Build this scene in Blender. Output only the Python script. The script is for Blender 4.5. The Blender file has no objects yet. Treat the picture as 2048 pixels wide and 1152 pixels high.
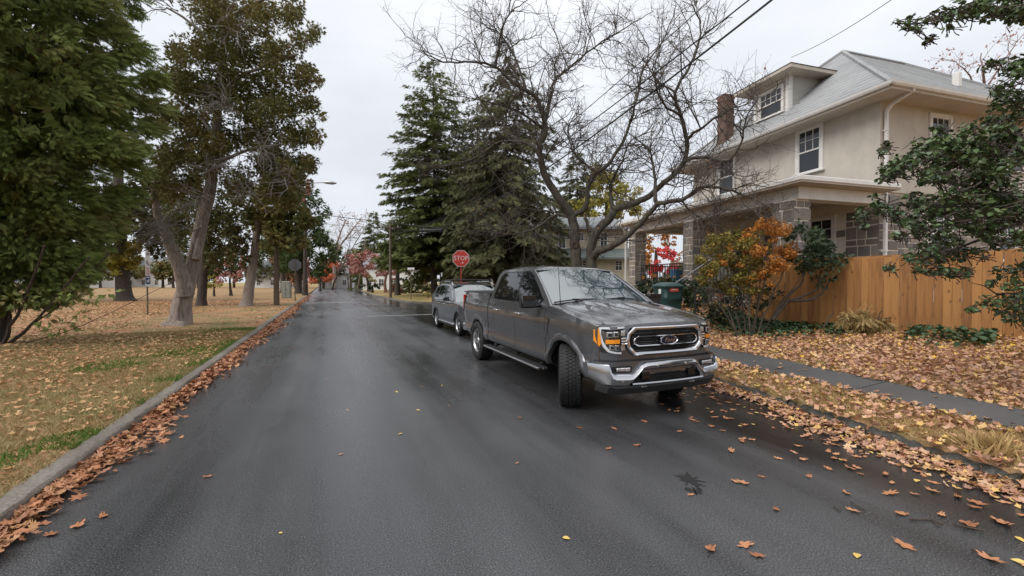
import bpy, bmesh, math, random
import numpy as np
from mathutils import Vector, Matrix

random.seed(7)
rng = np.random.default_rng(11)
scene = bpy.context.scene
COL = scene.collection
R = math.radians

# ------------------------------------------------------------------ camera
FPX, HOR, CAMH = 842.0, 565.0, 1.65          # focal length and horizon of the photo, in its own pixels
YAW = R(23.9)
cd = bpy.data.cameras.new('camera')
cam = bpy.data.objects.new('camera', cd); COL.objects.link(cam)
cd.sensor_width = 36; cd.lens = 36 * FPX / 2048
cd.clip_start = 0.05; cd.clip_end = 6000
cam.location = (0, 0, CAMH)
cam.rotation_euler = (R(90 - 0.75), 0, -YAW)
scene.camera = cam

# ------------------------------------------------------------------ sky and sun
SUN_EL, SUN_AZ = R(46), R(262)
world = bpy.data.worlds.new('World'); scene.world = world
world.use_nodes = True
wn = world.node_tree; wn.nodes.clear()
def wnode(t, **k):
    n = wn.nodes.new(t)
    for a, b in k.items(): setattr(n, a, b)
    return n
wout = wnode('ShaderNodeOutputWorld')
sky = wnode('ShaderNodeTexSky', sky_type='NISHITA', sun_disc=False, sun_elevation=SUN_EL, sun_rotation=SUN_AZ)
bg1 = wnode('ShaderNodeBackground'); bg1.inputs[1].default_value = 0.08
wn.links.new(sky.outputs[0], bg1.inputs[0])
tc = wnode('ShaderNodeTexCoord'); sx = wnode('ShaderNodeSeparateXYZ')
wn.links.new(tc.outputs['Generated'], sx.inputs[0])
rp = wnode('ShaderNodeValToRGB')             # overcast sky: the zenith brighter than the horizon
rp.color_ramp.elements[0].position = 0.0; rp.color_ramp.elements[0].color = (0.50, 0.52, 0.56, 1)
rp.color_ramp.elements[1].position = 1.0; rp.color_ramp.elements[1].color = (1.22, 1.22, 1.23, 1)
e = rp.color_ramp.elements.new(0.25); e.color = (0.555, 0.575, 0.62, 1)
e = rp.color_ramp.elements.new(0.5); e.color = (0.66, 0.675, 0.71, 1)
wn.links.new(sx.outputs[2], rp.inputs[0])
nz = wnode('ShaderNodeTexNoise'); nz.inputs['Scale'].default_value = 3.0; nz.inputs['Detail'].default_value = 5
mp = wnode('ShaderNodeMapping'); mp.inputs['Scale'].default_value = (1, 1, 2.6)
wn.links.new(tc.outputs['Generated'], mp.inputs[0]); wn.links.new(mp.outputs[0], nz.inputs[0])
mr = wnode('ShaderNodeMapRange'); mr.inputs[1].default_value = 0.3; mr.inputs[2].default_value = 0.7
mr.inputs[3].default_value = 0.91; mr.inputs[4].default_value = 1.07
wn.links.new(nz.outputs[0], mr.inputs[0])
vm = wnode('ShaderNodeVectorMath', operation='SCALE')
wn.links.new(rp.outputs[0], vm.inputs[0]); wn.links.new(mr.outputs[0], vm.inputs['Scale'])
bg2 = wnode('ShaderNodeBackground'); bg2.inputs[1].default_value = 0.91
wn.links.new(vm.outputs[0], bg2.inputs[0])
mx = wnode('ShaderNodeMixShader'); mx.inputs[0].default_value = 0.93
wn.links.new(bg1.outputs[0], mx.inputs[1]); wn.links.new(bg2.outputs[0], mx.inputs[2])
wn.links.new(mx.outputs[0], wout.inputs[0])

sl = bpy.data.lights.new('sun', 'SUN'); sl.energy = 1.4; sl.angle = R(35); sl.color = (1, 0.97, 0.93)
sun = bpy.data.objects.new('sun', sl); COL.objects.link(sun)
sdir = Vector((math.sin(SUN_AZ) * math.cos(SUN_EL), math.cos(SUN_AZ) * math.cos(SUN_EL), math.sin(SUN_EL)))
sun.rotation_euler = sdir.to_track_quat('Z', 'Y').to_euler()
sun.location = (0, 0, 40)
vs = scene.view_settings
vs.view_transform = 'Standard'; vs.look = 'None'; vs.gamma = 1.0; vs.use_curve_mapping = False
vs.exposure = 0.75
scene.cycles.max_bounces = 6
scene.cycles.diffuse_bounces = 3
scene.cycles.transparent_max_bounces = 6
scene.cycles.caustics_reflective = False; scene.cycles.caustics_refractive = False

# ------------------------------------------------------------------ helpers
CY, SY_ = math.cos(YAW), math.sin(YAW)
def cam2w(X, d): return (X * CY + d * SY_, -X * SY_ + d * CY)
def at(u, v, d):
    """the point of the place seen at photo pixel (u, v), d metres in front of the camera"""
    x, y = cam2w((u - 1024) / FPX * d, d)
    return Vector((x, y, CAMH + (HOR - v) / FPX * d))
def gpt(u, v, z=0.0):
    return at(u, v, (CAMH - z) * FPX / (v - HOR))

def tag(o, label=None, cat=None, group=None, kind=None):
    if label: o['label'] = label
    if cat: o['category'] = cat
    if group: o['group'] = group
    if kind: o['kind'] = kind
    return o
def empty(name, loc=(0, 0, 0), rz=0, parent=None):
    o = bpy.data.objects.new(name, None); COL.objects.link(o)
    o.location = loc; o.rotation_euler = (0, 0, rz); o.empty_display_size = 0.2
    if parent: o.parent = parent
    return o
def thing(name, label, cat, loc=(0, 0, 0), rz=0, group=None):
    return tag(empty(name, loc, rz), label, cat, group)
def link(name, me, m=None, parent=None):
    o = bpy.data.objects.new(name, me); COL.objects.link(o)
    if m is not None and not me.materials: me.materials.append(m)
    if parent: o.parent = parent
    return o
def dup(o, parent=None):
    c = o.copy(); COL.objects.link(c)
    if parent is not None: c.parent = parent
    return c
def children(o): return [k for k in o.children]
def copy_tree(o, parent=None):
    c = o.copy(); COL.objects.link(c)
    c.parent = parent
    for ch in children(o): copy_tree(ch, c)
    return c

class MB:
    """collects shapes into ONE mesh"""
    def __init__(s): s.v = []; s.f = []; s.mi = []; s.cur = 0
    def add(s, vs, fs):
        b = len(s.v); s.v += [tuple(p) for p in vs]
        for f in fs: s.f.append(tuple(i + b for i in f)); s.mi.append(s.cur)
        return s
    def box(s, c, d, rz=0, M=None):
        hx, hy, hz = d[0] / 2, d[1] / 2, d[2] / 2
        P = [Vector((a * hx, b * hy, e * hz)) for e in (-1, 1) for b in (-1, 1) for a in (-1, 1)]
        m = M if M is not None else Matrix.Rotation(rz, 3, 'Z')
        P = [m @ p + Vector(c) for p in P]
        return s.add(P, [(0, 2, 3, 1), (4, 5, 7, 6), (0, 1, 5, 4), (2, 6, 7, 3), (0, 4, 6, 2), (1, 3, 7, 5)])
    def bx(s, x0, x1, y0, y1, z0, z1):
        return s.box(((x0 + x1) / 2, (y0 + y1) / 2, (z0 + z1) / 2), (abs(x1 - x0), abs(y1 - y0), abs(z1 - z0)))
    def beam(s, p, q, w, h=None, up=(0, 0, 1)):
        p, q = Vector(p), Vector(q); d = q - p; L = d.length; d = d / L
        a = d.cross(Vector(up))
        if a.length < 1e-4: a = d.cross(Vector((1, 0, 0)))
        a.normalize(); b = a.cross(d)
        M = Matrix((d, a, b)).transposed()
        return s.box((p + q) / 2, (L, w, h or w), M=M)
    def tube(s, pts, rad, n=8, cap=True):
        pts = [Vector(p) for p in pts]; m = len(pts)
        if not hasattr(rad, '__len__'): rad = [rad] * m
        V = []; ref = None
        for i, p in enumerate(pts):
            d = (pts[min(i + 1, m - 1)] - pts[max(i - 1, 0)])
            d = d.normalized() if d.length > 1e-9 else Vector((0, 0, 1))
            if ref is None: ref = Vector((1, 0, 0)) if abs(d.x) < 0.8 else Vector((0, 1, 0))
            a = (ref - d * ref.dot(d)).normalized(); b = d.cross(a); ref = a
            for k in range(n):
                t = 2 * math.pi * k / n
                V.append(p + (a * math.cos(t) + b * math.sin(t)) * rad[i])
        F = [(i * n + k, i * n + (k + 1) % n, (i + 1) * n + (k + 1) % n, (i + 1) * n + k) for i in range(m - 1) for k in range(n)]
        if cap: F += [tuple(range(n - 1, -1, -1)), tuple((m - 1) * n + k for k in range(n))]
        return s.add(V, F)
    def cyl(s, p, q, r, n=16, r2=None): return s.tube([p, q], [r, r if r2 is None else r2], n)
    def grid(s, rows, flip=False):
        m, n = len(rows), len(rows[0])
        V = [p for r in rows for p in r]
        F = [(i * n + j, i * n + j + 1, (i + 1) * n + j + 1, (i + 1) * n + j) for i in range(m - 1) for j in range(n - 1)]
        if flip: F = [f[::-1] for f in F]
        return s.add(V, F)
    def prism(s, poly, off):
        n = len(poly); off = Vector(off); P = [Vector(p) for p in poly]
        V = P + [p + off for p in P]
        return s.add(V, [tuple(range(n - 1, -1, -1)), tuple(range(n, 2 * n))] + [(i, (i + 1) % n, (i + 1) % n + n, i + n) for i in range(n)])
    def lathe(s, prof, n=32, M=None, c=(0, 0, 0), close=False):
        """prof: (axial, radius) about local Y"""
        c = Vector(c); V = []
        for a, r in prof:
            for k in range(n):
                t = 2 * math.pi * k / n
                p = Vector((r * math.cos(t), a, r * math.sin(t)))
                V.append((M @ p if M is not None else p) + c)
        m = len(prof); rng_ = range(m if close else m - 1)
        F = [(i * n + k, ((i + 1) % m) * n + k, ((i + 1) % m) * n + (k + 1) % n, i * n + (k + 1) % n) for i in rng_ for k in range(n)]
        return s.add(V, F)
    def mesh(s, name, bevel=0, smooth=False, fix=True, angle=35, seg=1):
        me = bpy.data.meshes.new(name); me.from_pydata(s.v, [], s.f)
        if any(s.mi): me.polygons.foreach_set('material_index', s.mi)
        if fix or bevel:
            bm = bmesh.new(); bm.from_mesh(me)
            if bevel:
                bmesh.ops.remove_doubles(bm, verts=bm.verts, dist=1e-5)
                bmesh.ops.recalc_face_normals(bm, faces=bm.faces)
                ed = [e for e in bm.edges if len(e.link_faces) == 2 and e.calc_face_angle(0) > R(28)]
                bmesh.ops.bevel(bm, geom=ed, offset=bevel, segments=seg, affect='EDGES', clamp_overlap=True)
            else:
                bmesh.ops.recalc_face_normals(bm, faces=bm.faces)
            bm.to_mesh(me); bm.free()
        if smooth:
            me.polygons.foreach_set('use_smooth', [True] * len(me.polygons))
            try: me.set_sharp_from_angle(angle=R(angle))
            except Exception: pass
        me.update()
        return me
    def build(s, name, m=None, parent=None, **k):
        me = s.mesh(name, **k)
        for x in (m if isinstance(m, (list, tuple)) else [m]): me.materials.append(x)
        return link(name, me, None, parent)

def np_mesh(name, V, F):
    """V (n,3), F (k,3|4) -> mesh"""
    V = np.ascontiguousarray(V, dtype=np.float32); F = np.ascontiguousarray(F, dtype=np.int32)
    k = F.shape[1]; me = bpy.data.meshes.new(name)
    me.vertices.add(len(V)); me.vertices.foreach_set('co', V.ravel())
    me.loops.add(F.size); me.loops.foreach_set('vertex_index', F.ravel())
    me.polygons.add(len(F)); me.polygons.foreach_set('loop_start', np.arange(0, F.size, k, dtype=np.int32))
    me.update(calc_edges=True); me.validate(verbose=False)
    return me
def frames(N, yaw):
    """rotation matrices whose z axis is N and whose x axis is turned by yaw about it"""
    N = N / np.maximum(np.linalg.norm(N, axis=1, keepdims=True), 1e-9)
    ref = np.where(np.abs(N[:, 2:3]) < 0.95, np.array([[0, 0, 1.0]]), np.array([[1.0, 0, 0]]))
    a = np.cross(ref, N); a /= np.maximum(np.linalg.norm(a, axis=1, keepdims=True), 1e-9)
    b = np.cross(N, a); c, s = np.cos(yaw)[:, None], np.sin(yaw)[:, None]
    x = a * c + b * s; y = -a * s + b * c
    return np.stack([x, y, N], axis=2)
def along(D, roll):
    """rotation matrices whose x axis is D, rolled about it"""
    D = D / np.maximum(np.linalg.norm(D, axis=1, keepdims=True), 1e-9)
    ref = np.where(np.abs(D[:, 2:3]) < 0.95, np.array([[0, 0, 1.0]]), np.array([[1.0, 0, 0]]))
    y = np.cross(ref, D); y /= np.maximum(np.linalg.norm(y, axis=1, keepdims=True), 1e-9)
    z = np.cross(D, y); c, s = np.cos(roll)[:, None], np.sin(roll)[:, None]
    return np.stack([D, y * c + z * s, -y * s + z * c], axis=2)
def scatter(name, proto, P, RM, S, m, parent=None, kind='stuff'):
    pv, pf = proto; P = np.asarray(P, float); n = len(P)
    if n == 0: return None
    S = np.asarray(S, float); S = S[:, None, None] if S.ndim == 1 else S[:, None, :]
    V = np.einsum('nij,nkj->nki', RM, pv[None] * S) + P[:, None, :]
    F = pf[None] + (np.arange(n) * len(pv))[:, None, None]
    o = link(name, np_mesh(name, V.reshape(-1, 3), F.reshape(-1, pf.shape[1])), m, parent)
    if kind: o['kind'] = kind
    return o
def fan(outline, curl=0.0, fold=0.0):
    """star-shaped leaf outline -> (verts, tris) round its middle"""
    o = np.array(outline, float); c = o.mean(0)
    pts = np.vstack([c, o]); z = curl * ((pts - c) ** 2).sum(1) + fold * np.abs(pts[:, 1])
    V = np.column_stack([pts, z]); n = len(o)
    return V, np.array([(0, 1 + i, 1 + (i + 1) % n) for i in range(n)])
def oak_leaf(seed=0, lobes=7, n=34):
    r_ = random.Random(seed); o = []
    for i in range(n):
        t = 2 * math.pi * i / n
        k = 0.5 + 0.5 * math.cos(lobes * t + 0.2)
        r = (0.27 + 0.25 * k) * (1 + r_.uniform(-.14, .14))
        o.append((r * math.cos(t) * 1.5, r * math.sin(t) * 0.86))
    o.insert(n // 2 + 1, (-0.92, 0.02))
    V, F = fan(o, 0.0)
    V[:, 2] = 0.28 * V[:, 0] ** 2 + 0.35 * np.abs(V[:, 1]) * r_.uniform(.2, 1) + 0.05 * np.sin(V[:, 0] * 7 + seed) + 0.01
    return V, F
def small_leaf(seed=0, n=9):
    r_ = random.Random(seed)
    o = [((0.3 + 0.2 * (i % 2) + r_.uniform(-.06, .06)) * math.cos(2 * math.pi * i / n) * 1.15, (0.3 + 0.2 * (i % 2)) * math.sin(2 * math.pi * i / n)) for i in range(n)]
    V, F = fan(o); V[:, 2] = 0.5 * V[:, 0] ** 2 + 0.3 * np.abs(V[:, 1]) + 0.01
    return V, F
def oval_leaf(w=0.26, fold=0.25, curl=0.15):
    o = [(-.5, 0), (-.25, -w), (.1, -w * 1.05), (.36, -w * .5), (.52, 0), (.36, w * .5), (.1, w * 1.05), (-.25, w)]
    V, F = fan(o); V[:, 2] = fold * np.abs(V[:, 1]) - curl * V[:, 0] ** 2
    return V, F
QUAD_LEAF = (np.array([(-.5, 0, 0), (0, -.28, .06), (.5, 0, 0), (0, .28, .06)]), np.array([(0, 1, 2), (0, 2, 3)]))
def spray(n=5, w=0.24, droop=0.25, seed=0):
    """a flat conifer spray along +x: a stalk with tapering side shoots"""
    r_ = random.Random(seed); V = []; F = []
    def tri(a, b, c): i = len(V); V.extend([a, b, c]); F.append((i, i + 1, i + 2))
    tri((0, -.02, 0), (0, .02, 0), (1, 0, -droop))
    for i in range(n):
        x = 0.1 + 0.8 * i / n; L = w * (1 - 0.62 * i / n) * r_.uniform(.8, 1.2)
        for s in (-1, 1):
            z = -droop * x * x
            tri((x - .03, 0, z), (x + .19, 0, z - .02), (x + .16 + L * .55, s * L, z - .1 * L + r_.uniform(-.04, .04)))
    return np.array(V), np.array(F)

def frond(n=5, spread=1.0, droop=.2, inner=.62, seed=0):
    """a flat fan-shaped conifer spray with a toothed edge, stalk at the origin, along +x"""
    r_ = random.Random(seed); V = [(0, 0, 0)]; m = 2 * n + 1
    for i in range(m):
        a = spread * (i / (m - 1) * 2 - 1); r = (1.0 - .35 * abs(a) / spread) * (1 if i % 2 else inner) * r_.uniform(.88, 1.12)
        V.append((r * math.cos(a), r * math.sin(a), -droop * r * r + r_.uniform(-.05, .05)))
    return np.array(V), np.array([(0, i + 1, i + 2) for i in range(m - 1)])

# ------------------------------------------------------------------ materials
def pmat(name, cols, scale=4, rough=.6, metal=0, bump=0, bscale=None, detail=5, island=0, objrand=0, coat=0, coat_rough=.05,
         spec=.5, stretch=None, transl=0, rvar=0, pos=None, noise=1, ior=None, big=None, bdist=0.02):
    m = bpy.data.materials.new(name); m.use_nodes = True
    nt = m.node_tree; N = nt.nodes; L = nt.links; b = N['Principled BSDF']; out = N['Material Output']
    b.inputs['Roughness'].default_value = rough; b.inputs['Metallic'].default_value = metal
    b.inputs['Specular IOR Level'].default_value = spec
    if ior: b.inputs['IOR'].default_value = ior
    if coat: b.inputs['Coat Weight'].default_value = coat; b.inputs['Coat Roughness'].default_value = coat_rough
    if isinstance(cols[0], (int, float)): cols = [cols]
    t = N.new('ShaderNodeTexCoord'); mpn = N.new('ShaderNodeMapping')
    if stretch: mpn.inputs['Scale'].default_value = stretch
    L.new(t.outputs['Object'], mpn.inputs[0])
    src = None
    if len(cols) > 1 or rvar:
        nz_ = N.new('ShaderNodeTexNoise'); nz_.inputs['Scale'].default_value = scale; nz_.inputs['Detail'].default_value = detail
        nz_.inputs['Roughness'].default_value = .62
        L.new(mpn.outputs[0], nz_.inputs[0])
        st = N.new('ShaderNodeMapRange'); st.inputs[1].default_value = .28; st.inputs[2].default_value = .72
        L.new(nz_.outputs[0], st.inputs[0]); src = st.outputs[0]
    fac = src
    def mixf(a, bsock, w):
        k = N.new('ShaderNodeMix'); k.data_type = 'FLOAT'; k.inputs[0].default_value = w
        L.new(a, k.inputs[2]); L.new(bsock, k.inputs[3]); return k.outputs[0]
    if island:
        g = N.new('ShaderNodeNewGeometry'); fac = mixf(src, g.outputs['Random Per Island'], island)
    if objrand:
        g = N.new('ShaderNodeObjectInfo'); fac = mixf(src, g.outputs['Random'], objrand)
    if big:                                   # slow variation over metres
        n2 = N.new('ShaderNodeTexNoise'); n2.inputs['Scale'].default_value = big[0]; n2.inputs['Detail'].default_value = 3
        L.new(t.outputs['Object'], n2.inputs[0])
        s2 = N.new('ShaderNodeMapRange'); s2.inputs[1].default_value = .33; s2.inputs[2].default_value = .67
        L.new(n2.outputs[0], s2.inputs[0]); fac = mixf(fac, s2.outputs[0], big[1])
    if len(cols) > 1:
        r = N.new('ShaderNodeValToRGB'); el = r.color_ramp.elements
        ps = pos or [i / (len(cols) - 1) for i in range(len(cols))]
        while len(el) < len(cols): el.new(0.5)
        for q, (p_, c_) in enumerate(zip(ps, cols)): el[q].position = p_; el[q].color = (*c_, 1)
        L.new(fac, r.inputs[0]); csock = r.outputs[0]; L.new(csock, b.inputs['Base Color'])
    else:
        b.inputs['Base Color'].default_value = (*cols[0], 1); csock = None
    if rvar:
        q = N.new('ShaderNodeMapRange'); q.inputs[3].default_value = rough - rvar; q.inputs[4].default_value = rough + rvar
        L.new(src, q.inputs[0]); L.new(q.outputs[0], b.inputs['Roughness'])
    if bump:
        nb = N.new('ShaderNodeTexNoise'); nb.inputs['Scale'].default_value = bscale or scale * 6; nb.inputs['Detail'].default_value = 4
        L.new(mpn.outputs[0], nb.inputs[0])
        bn = N.new('ShaderNodeBump'); bn.inputs['Strength'].default_value = bump; bn.inputs['Distance'].default_value = bdist
        L.new(nb.outputs[0], bn.inputs['Height']); L.new(bn.outputs[0], b.inputs['Normal'])
    if transl:
        tr = N.new('ShaderNodeBsdfTranslucent')
        if csock: L.new(csock, tr.inputs[0])
        else: tr.inputs[0].default_value = (*cols[0], 1)
        ms = N.new('ShaderNodeMixShader'); ms.inputs[0].default_value = transl
        L.new(b.outputs[0], ms.inputs[1]); L.new(tr.outputs[0], ms.inputs[2]); L.new(ms.outputs[0], out.inputs[0])
    return m
# ------------------------------------------------------------------ ground
def smooth(a, b, x):
    t = np.clip((np.asarray(x, float) - a) / (b - a), 0, 1); return t * t * (3 - 2 * t)
KP = np.array([(-14, 1.85), (1.39, 5.03), (4.86, 5.75), (7.5, 6.13), (10, 6.18), (19.5, 6.15)])
CR = 3.6
def kx(y):
    y = np.asarray(y, float)
    base = np.interp(y, KP[:, 0], KP[:, 1])
    arc = 6.15 + CR - np.sqrt(np.maximum(CR * CR - np.clip(y - 19.5, 0, CR) ** 2, 0))
    return np.where(y > 19.5, arc, base)
def rz(x, y):
    """height of the yard on the right of the road"""
    x = np.asarray(x, float); y = np.asarray(y, float)
    d = x - np.interp(y, KP[:, 0], KP[:, 1])
    z = 0.11 + 0.062 * np.clip(d, 0, 6.5) + 0.1 * np.clip(d - 6.5, 0, 5)
    z = z + 0.35 * smooth(1.2, 3.2, d) * smooth(7.5, 9.5, y) * (1 - smooth(17, 21, y))
    return z + 0.012 * np.sin(x * 3.1 + y * 1.7) * np.sin(y * 2.3 - x) * smooth(0.2, 1, d)
def lz(x, y):
    x = np.asarray(x, float); y = np.asarray(y, float)
    return 0.12 + 0.02 * np.sin(x * .9) * np.sin(y * .6 + 1) * smooth(-2.4, -4, x) + 0.0016 * np.clip(-x - 3, 0, 60)

def road_mat():
    m = pmat('wet_asphalt', [(.013, .0135, .015), (.049, .050, .053), (.092, .094, .098), (.24, .24, .24)], pos=[.1, .45, .78, 1.0], scale=96, rough=.42, spec=.6, bump=.35, bscale=96, detail=3, bdist=.005)
    nt = m.node_tree; N = nt.nodes; L = nt.links; b = N['Principled BSDF']
    t = N.new('ShaderNodeTexCoord'); mp_ = N.new('ShaderNodeMapping'); mp_.inputs['Scale'].default_value = (1, .35, 1)
    L.new(t.outputs['Object'], mp_.inputs[0])
    n = N.new('ShaderNodeTexNoise'); n.inputs['Scale'].default_value = .55; n.inputs['Detail'].default_value = 7; n.inputs['Roughness'].default_value = .6
    L.new(mp_.outputs[0], n.inputs[0])
    # wetter towards the gutters
    s = N.new('ShaderNodeSeparateXYZ'); L.new(t.outputs['Object'], s.inputs[0])
    ab = N.new('ShaderNodeMath'); ab.operation = 'SUBTRACT'; L.new(s.outputs[0], ab.inputs[0]); ab.inputs[1].default_value = 1.4
    a2 = N.new('ShaderNodeMath'); a2.operation = 'ABSOLUTE'; L.new(ab.outputs[0], a2.inputs[0])
    g = N.new('ShaderNodeMapRange'); g.inputs[1].default_value = 1.9; g.inputs[2].default_value = 3.6; g.inputs[4].default_value = .20
    L.new(a2.outputs[0], g.inputs[0])
    q = N.new('ShaderNodeMapRange'); q.inputs[1].default_value = .34; q.inputs[2].default_value = .68; q.inputs[3].default_value = .22; q.inputs[4].default_value = .46
    L.new(n.outputs[0], q.inputs[0])
    su = N.new('ShaderNodeMath'); su.operation = 'SUBTRACT'; L.new(q.outputs[0], su.inputs[0]); L.new(g.outputs[0], su.inputs[1])
    mxm = N.new('ShaderNodeMath'); mxm.operation = 'MAXIMUM'; L.new(su.outputs[0], mxm.inputs[0]); mxm.inputs[1].default_value = .1
    L.new(mxm.outputs[0], b.inputs['Roughness'])
    # long tyre-worn streaks
    mp3 = N.new('ShaderNodeMapping'); mp3.inputs['Scale'].default_value = (1.5, .045, 1); L.new(t.outputs['Object'], mp3.inputs[0])
    n3 = N.new('ShaderNodeTexNoise'); n3.inputs['Scale'].default_value = 1.0; n3.inputs['Detail'].default_value = 6; L.new(mp3.outputs[0], n3.inputs[0])
    q3 = N.new('ShaderNodeMapRange'); q3.inputs[1].default_value = .35; q3.inputs[2].default_value = .65; q3.inputs[3].default_value = -.09; q3.inputs[4].default_value = .09; L.new(n3.outputs[0], q3.inputs[0])
    ad = N.new('ShaderNodeMath'); ad.operation = 'ADD'; L.new(mxm.outputs[0], ad.inputs[0]); L.new(q3.outputs[0], ad.inputs[1]); ad.use_clamp = True
    L.new(ad.outputs[0], b.inputs['Roughness']); mxm = ad
    # wet asphalt is also darker
    old = b.inputs['Base Color'].links[0].from_socket
    k = N.new('ShaderNodeMapRange'); k.inputs[1].default_value = .1; k.inputs[2].default_value = .5; k.inputs[3].default_value = .30; k.inputs[4].default_value = 1.25
    L.new(mxm.outputs[0], k.inputs[0])
    vm_ = N.new('ShaderNodeVectorMath'); vm_.operation = 'SCALE'; L.new(old, vm_.inputs[0]); L.new(k.outputs[0], vm_.inputs['Scale'])
    L.new(vm_.outputs[0], b.inputs['Base Color'])
    return m
def lawn_mat(name, g1, g2, l1, l2, lmask, sc=1.0):
    """dry grass with a carpet of leaves laid over it in patches"""
    m = bpy.data.materials.new(name); m.use_nodes = True
    nt = m.node_tree; N = nt.nodes; L = nt.links; b = N['Principled BSDF']; b.inputs['Roughness'].default_value = .85
    b.inputs['Specular IOR Level'].default_value = .2
    t = N.new('ShaderNodeTexCoord')
    def noise(s, d=4):
        n = N.new('ShaderNodeTexNoise'); n.inputs['Scale'].default_value = s; n.inputs['Detail'].default_value = d; n.inputs['Roughness'].default_value = .65
        L.new(t.outputs['Object'], n.inputs[0]); return n.outputs[0]
    def ramp(f, cols, a=.3, c=.7):
        r = N.new('ShaderNodeValToRGB'); el = r.color_ramp.elements
        while len(el) < len(cols): el.new(.5)
        for i, cc in enumerate(cols): el[i].position = a + (c - a) * i / (len(cols) - 1); el[i].color = (*cc, 1)
        L.new(f, r.inputs[0]); return r.outputs[0]
    grass = ramp(noise(16 * sc, 6), g1); grass2 = ramp(noise(26 * sc, 6), g2)
    big = N.new('ShaderNodeMapRange'); big.inputs[1].default_value = .42; big.inputs[2].default_value = .6; L.new(noise(.45, 4), big.inputs[0])
    mg = N.new('ShaderNodeMix'); mg.data_type = 'RGBA'; L.new(big.outputs[0], mg.inputs[0]); L.new(grass, mg.inputs[6]); L.new(grass2, mg.inputs[7])
    vor = N.new('ShaderNodeTexVoronoi'); vor.inputs['Scale'].default_value = 9 * sc; L.new(t.outputs['Object'], vor.inputs[0])
    hs = N.new('ShaderNodeSeparateColor'); L.new(vor.outputs['Color'], hs.inputs[0])
    leaf = ramp(hs.outputs[0], l1, .05, .95); leaf2 = ramp(noise(20 * sc, 5), l2)
    ml = N.new('ShaderNodeMix'); ml.data_type = 'RGBA'; ml.inputs[0].default_value = .45; L.new(leaf, ml.inputs[6]); L.new(leaf2, ml.inputs[7])
    ml2 = N.new('ShaderNodeMapRange'); ml2.inputs[1].default_value = .5 - lmask; ml2.inputs[2].default_value = .68 - lmask; L.new(noise(.7, 9), ml2.inputs[0])
    mm = N.new('ShaderNodeMix'); mm.data_type = 'RGBA'; L.new(ml2.outputs[0], mm.inputs[0]); L.new(mg.outputs[2], mm.inputs[6]); L.new(ml.outputs[2], mm.inputs[7])
    L.new(mm.outputs[2], b.inputs['Base Color'])
    bn = N.new('ShaderNodeBump'); bn.inputs['Strength'].default_value = .8; bn.inputs['Distance'].default_value = .05
    L.new(noise(22 * sc, 5), bn.inputs['Height']); L.new(bn.outputs[0], b.inputs['Normal'])
    return m
DRY = [(.11, .088, .04), (.23, .17, .075), (.33, .255, .125)]
GREEN = [(.06, .072, .022), (.145, .145, .05), (.26, .215, .09)]
LEAF1 = [(.20, .095, .055), (.36, .18, .10), (.46, .26, .15), (.54, .34, .20), (.32, .17, .11)]
LEAF2 = [(.10, .05, .03), (.28, .13, .06), (.42, .22, .11)]
M_ROAD = road_mat()
M_LAWN_L = lawn_mat('park_lawn_mat', DRY, GREEN, LEAF1, LEAF2, .09)
M_LAWN_R = lawn_mat('yard_lawn_mat', DRY, DRY, LEAF1, LEAF2, .1)
M_LAWN_F = lawn_mat('far_lawn_mat', [(.2, .15, .05), (.34, .25, .09), (.42, .30, .12)], GREEN, LEAF1, LEAF2, .0)
M_CONC = pmat('kerb_concrete', [(.055, .047, .038), (.14, .122, .10), (.24, .215, .18)], scale=38, rough=.7, bump=.6, bscale=90, bdist=.008, big=(.8, .4))
M_STONEK = pmat('dark_kerb_stone', [(.012, .013, .010), (.034, .032, .026), (.07, .062, .052)], scale=12, rough=.55, bump=1, bscale=22, bdist=.03)
M_WALK = pmat('wet_sidewalk', [(.042, .043, .044), (.068, .069, .07), (.10, .10, .10)], scale=60, rough=.5, rvar=.12, bump=.4, bscale=80, bdist=.005, big=(1.1, .35))
M_PAINTW = pmat('worn_road_paint', [(.09, .09, .09), (.34, .34, .33), (.62, .62, .60)], scale=7, rough=.5, detail=8)

def sheet(name, m, rows, kind='structure', smooth_=True):
    b = MB(); b.grid(rows); o = b.build(name, m, smooth=smooth_, angle=60)
    o['kind'] = kind; return o
def zsheet(name, m, xs, ys, zf):
    return sheet(name, m, [[(x, y, float(zf(x, y))) for x in xs] for y in ys])

# terrain to the horizon
zsheet('terrain', M_LAWN_F, np.linspace(-1500, 1500, 7), np.linspace(-300, 3000, 7), lambda x, y: -.06)
zsheet('road', M_ROAD, [-2.05, 0, 2, 4, 6, 9, 14, 30, 90], list(np.arange(-14, 60, 2)) + [70, 90, 120, 170], lambda x, y: 0)
lx = -2.13 - np.concatenate([np.arange(0, 12, .6), np.arange(12, 40, 3), [45, 60, 90, 140, 220]])
ly = np.concatenate([np.arange(-14, 30, .8), np.arange(30, 70, 3), [75, 90, 120, 170, 240]])
zsheet('park_lawn', M_LAWN_L, lx, ly, lz)
ry = np.concatenate([np.arange(-14, 19.5, .5), np.linspace(19.5, 23.1, 9)])
off = np.concatenate([[.11, .3], np.arange(.6, 10, .5), [10.5, 12, 14, 18, 24, 32, 44, 60]])
rows = []
for y in ry:
    k = float(kx(y)); rows.append([(k + .075, y, .03)] + [(k + o_, y, float(rz(k + o_, y))) for o_ in off])
sheet('yard_lawn', M_LAWN_R, rows)
FP = np.array([(31.7, 10.2), (32.3, 8.2), (33.2, 7.1), (34.6, 6.4), (37, 6.0), (58, 5.5), (90, 6.4), (130, 14), (240, 60)])
frows = []
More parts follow.
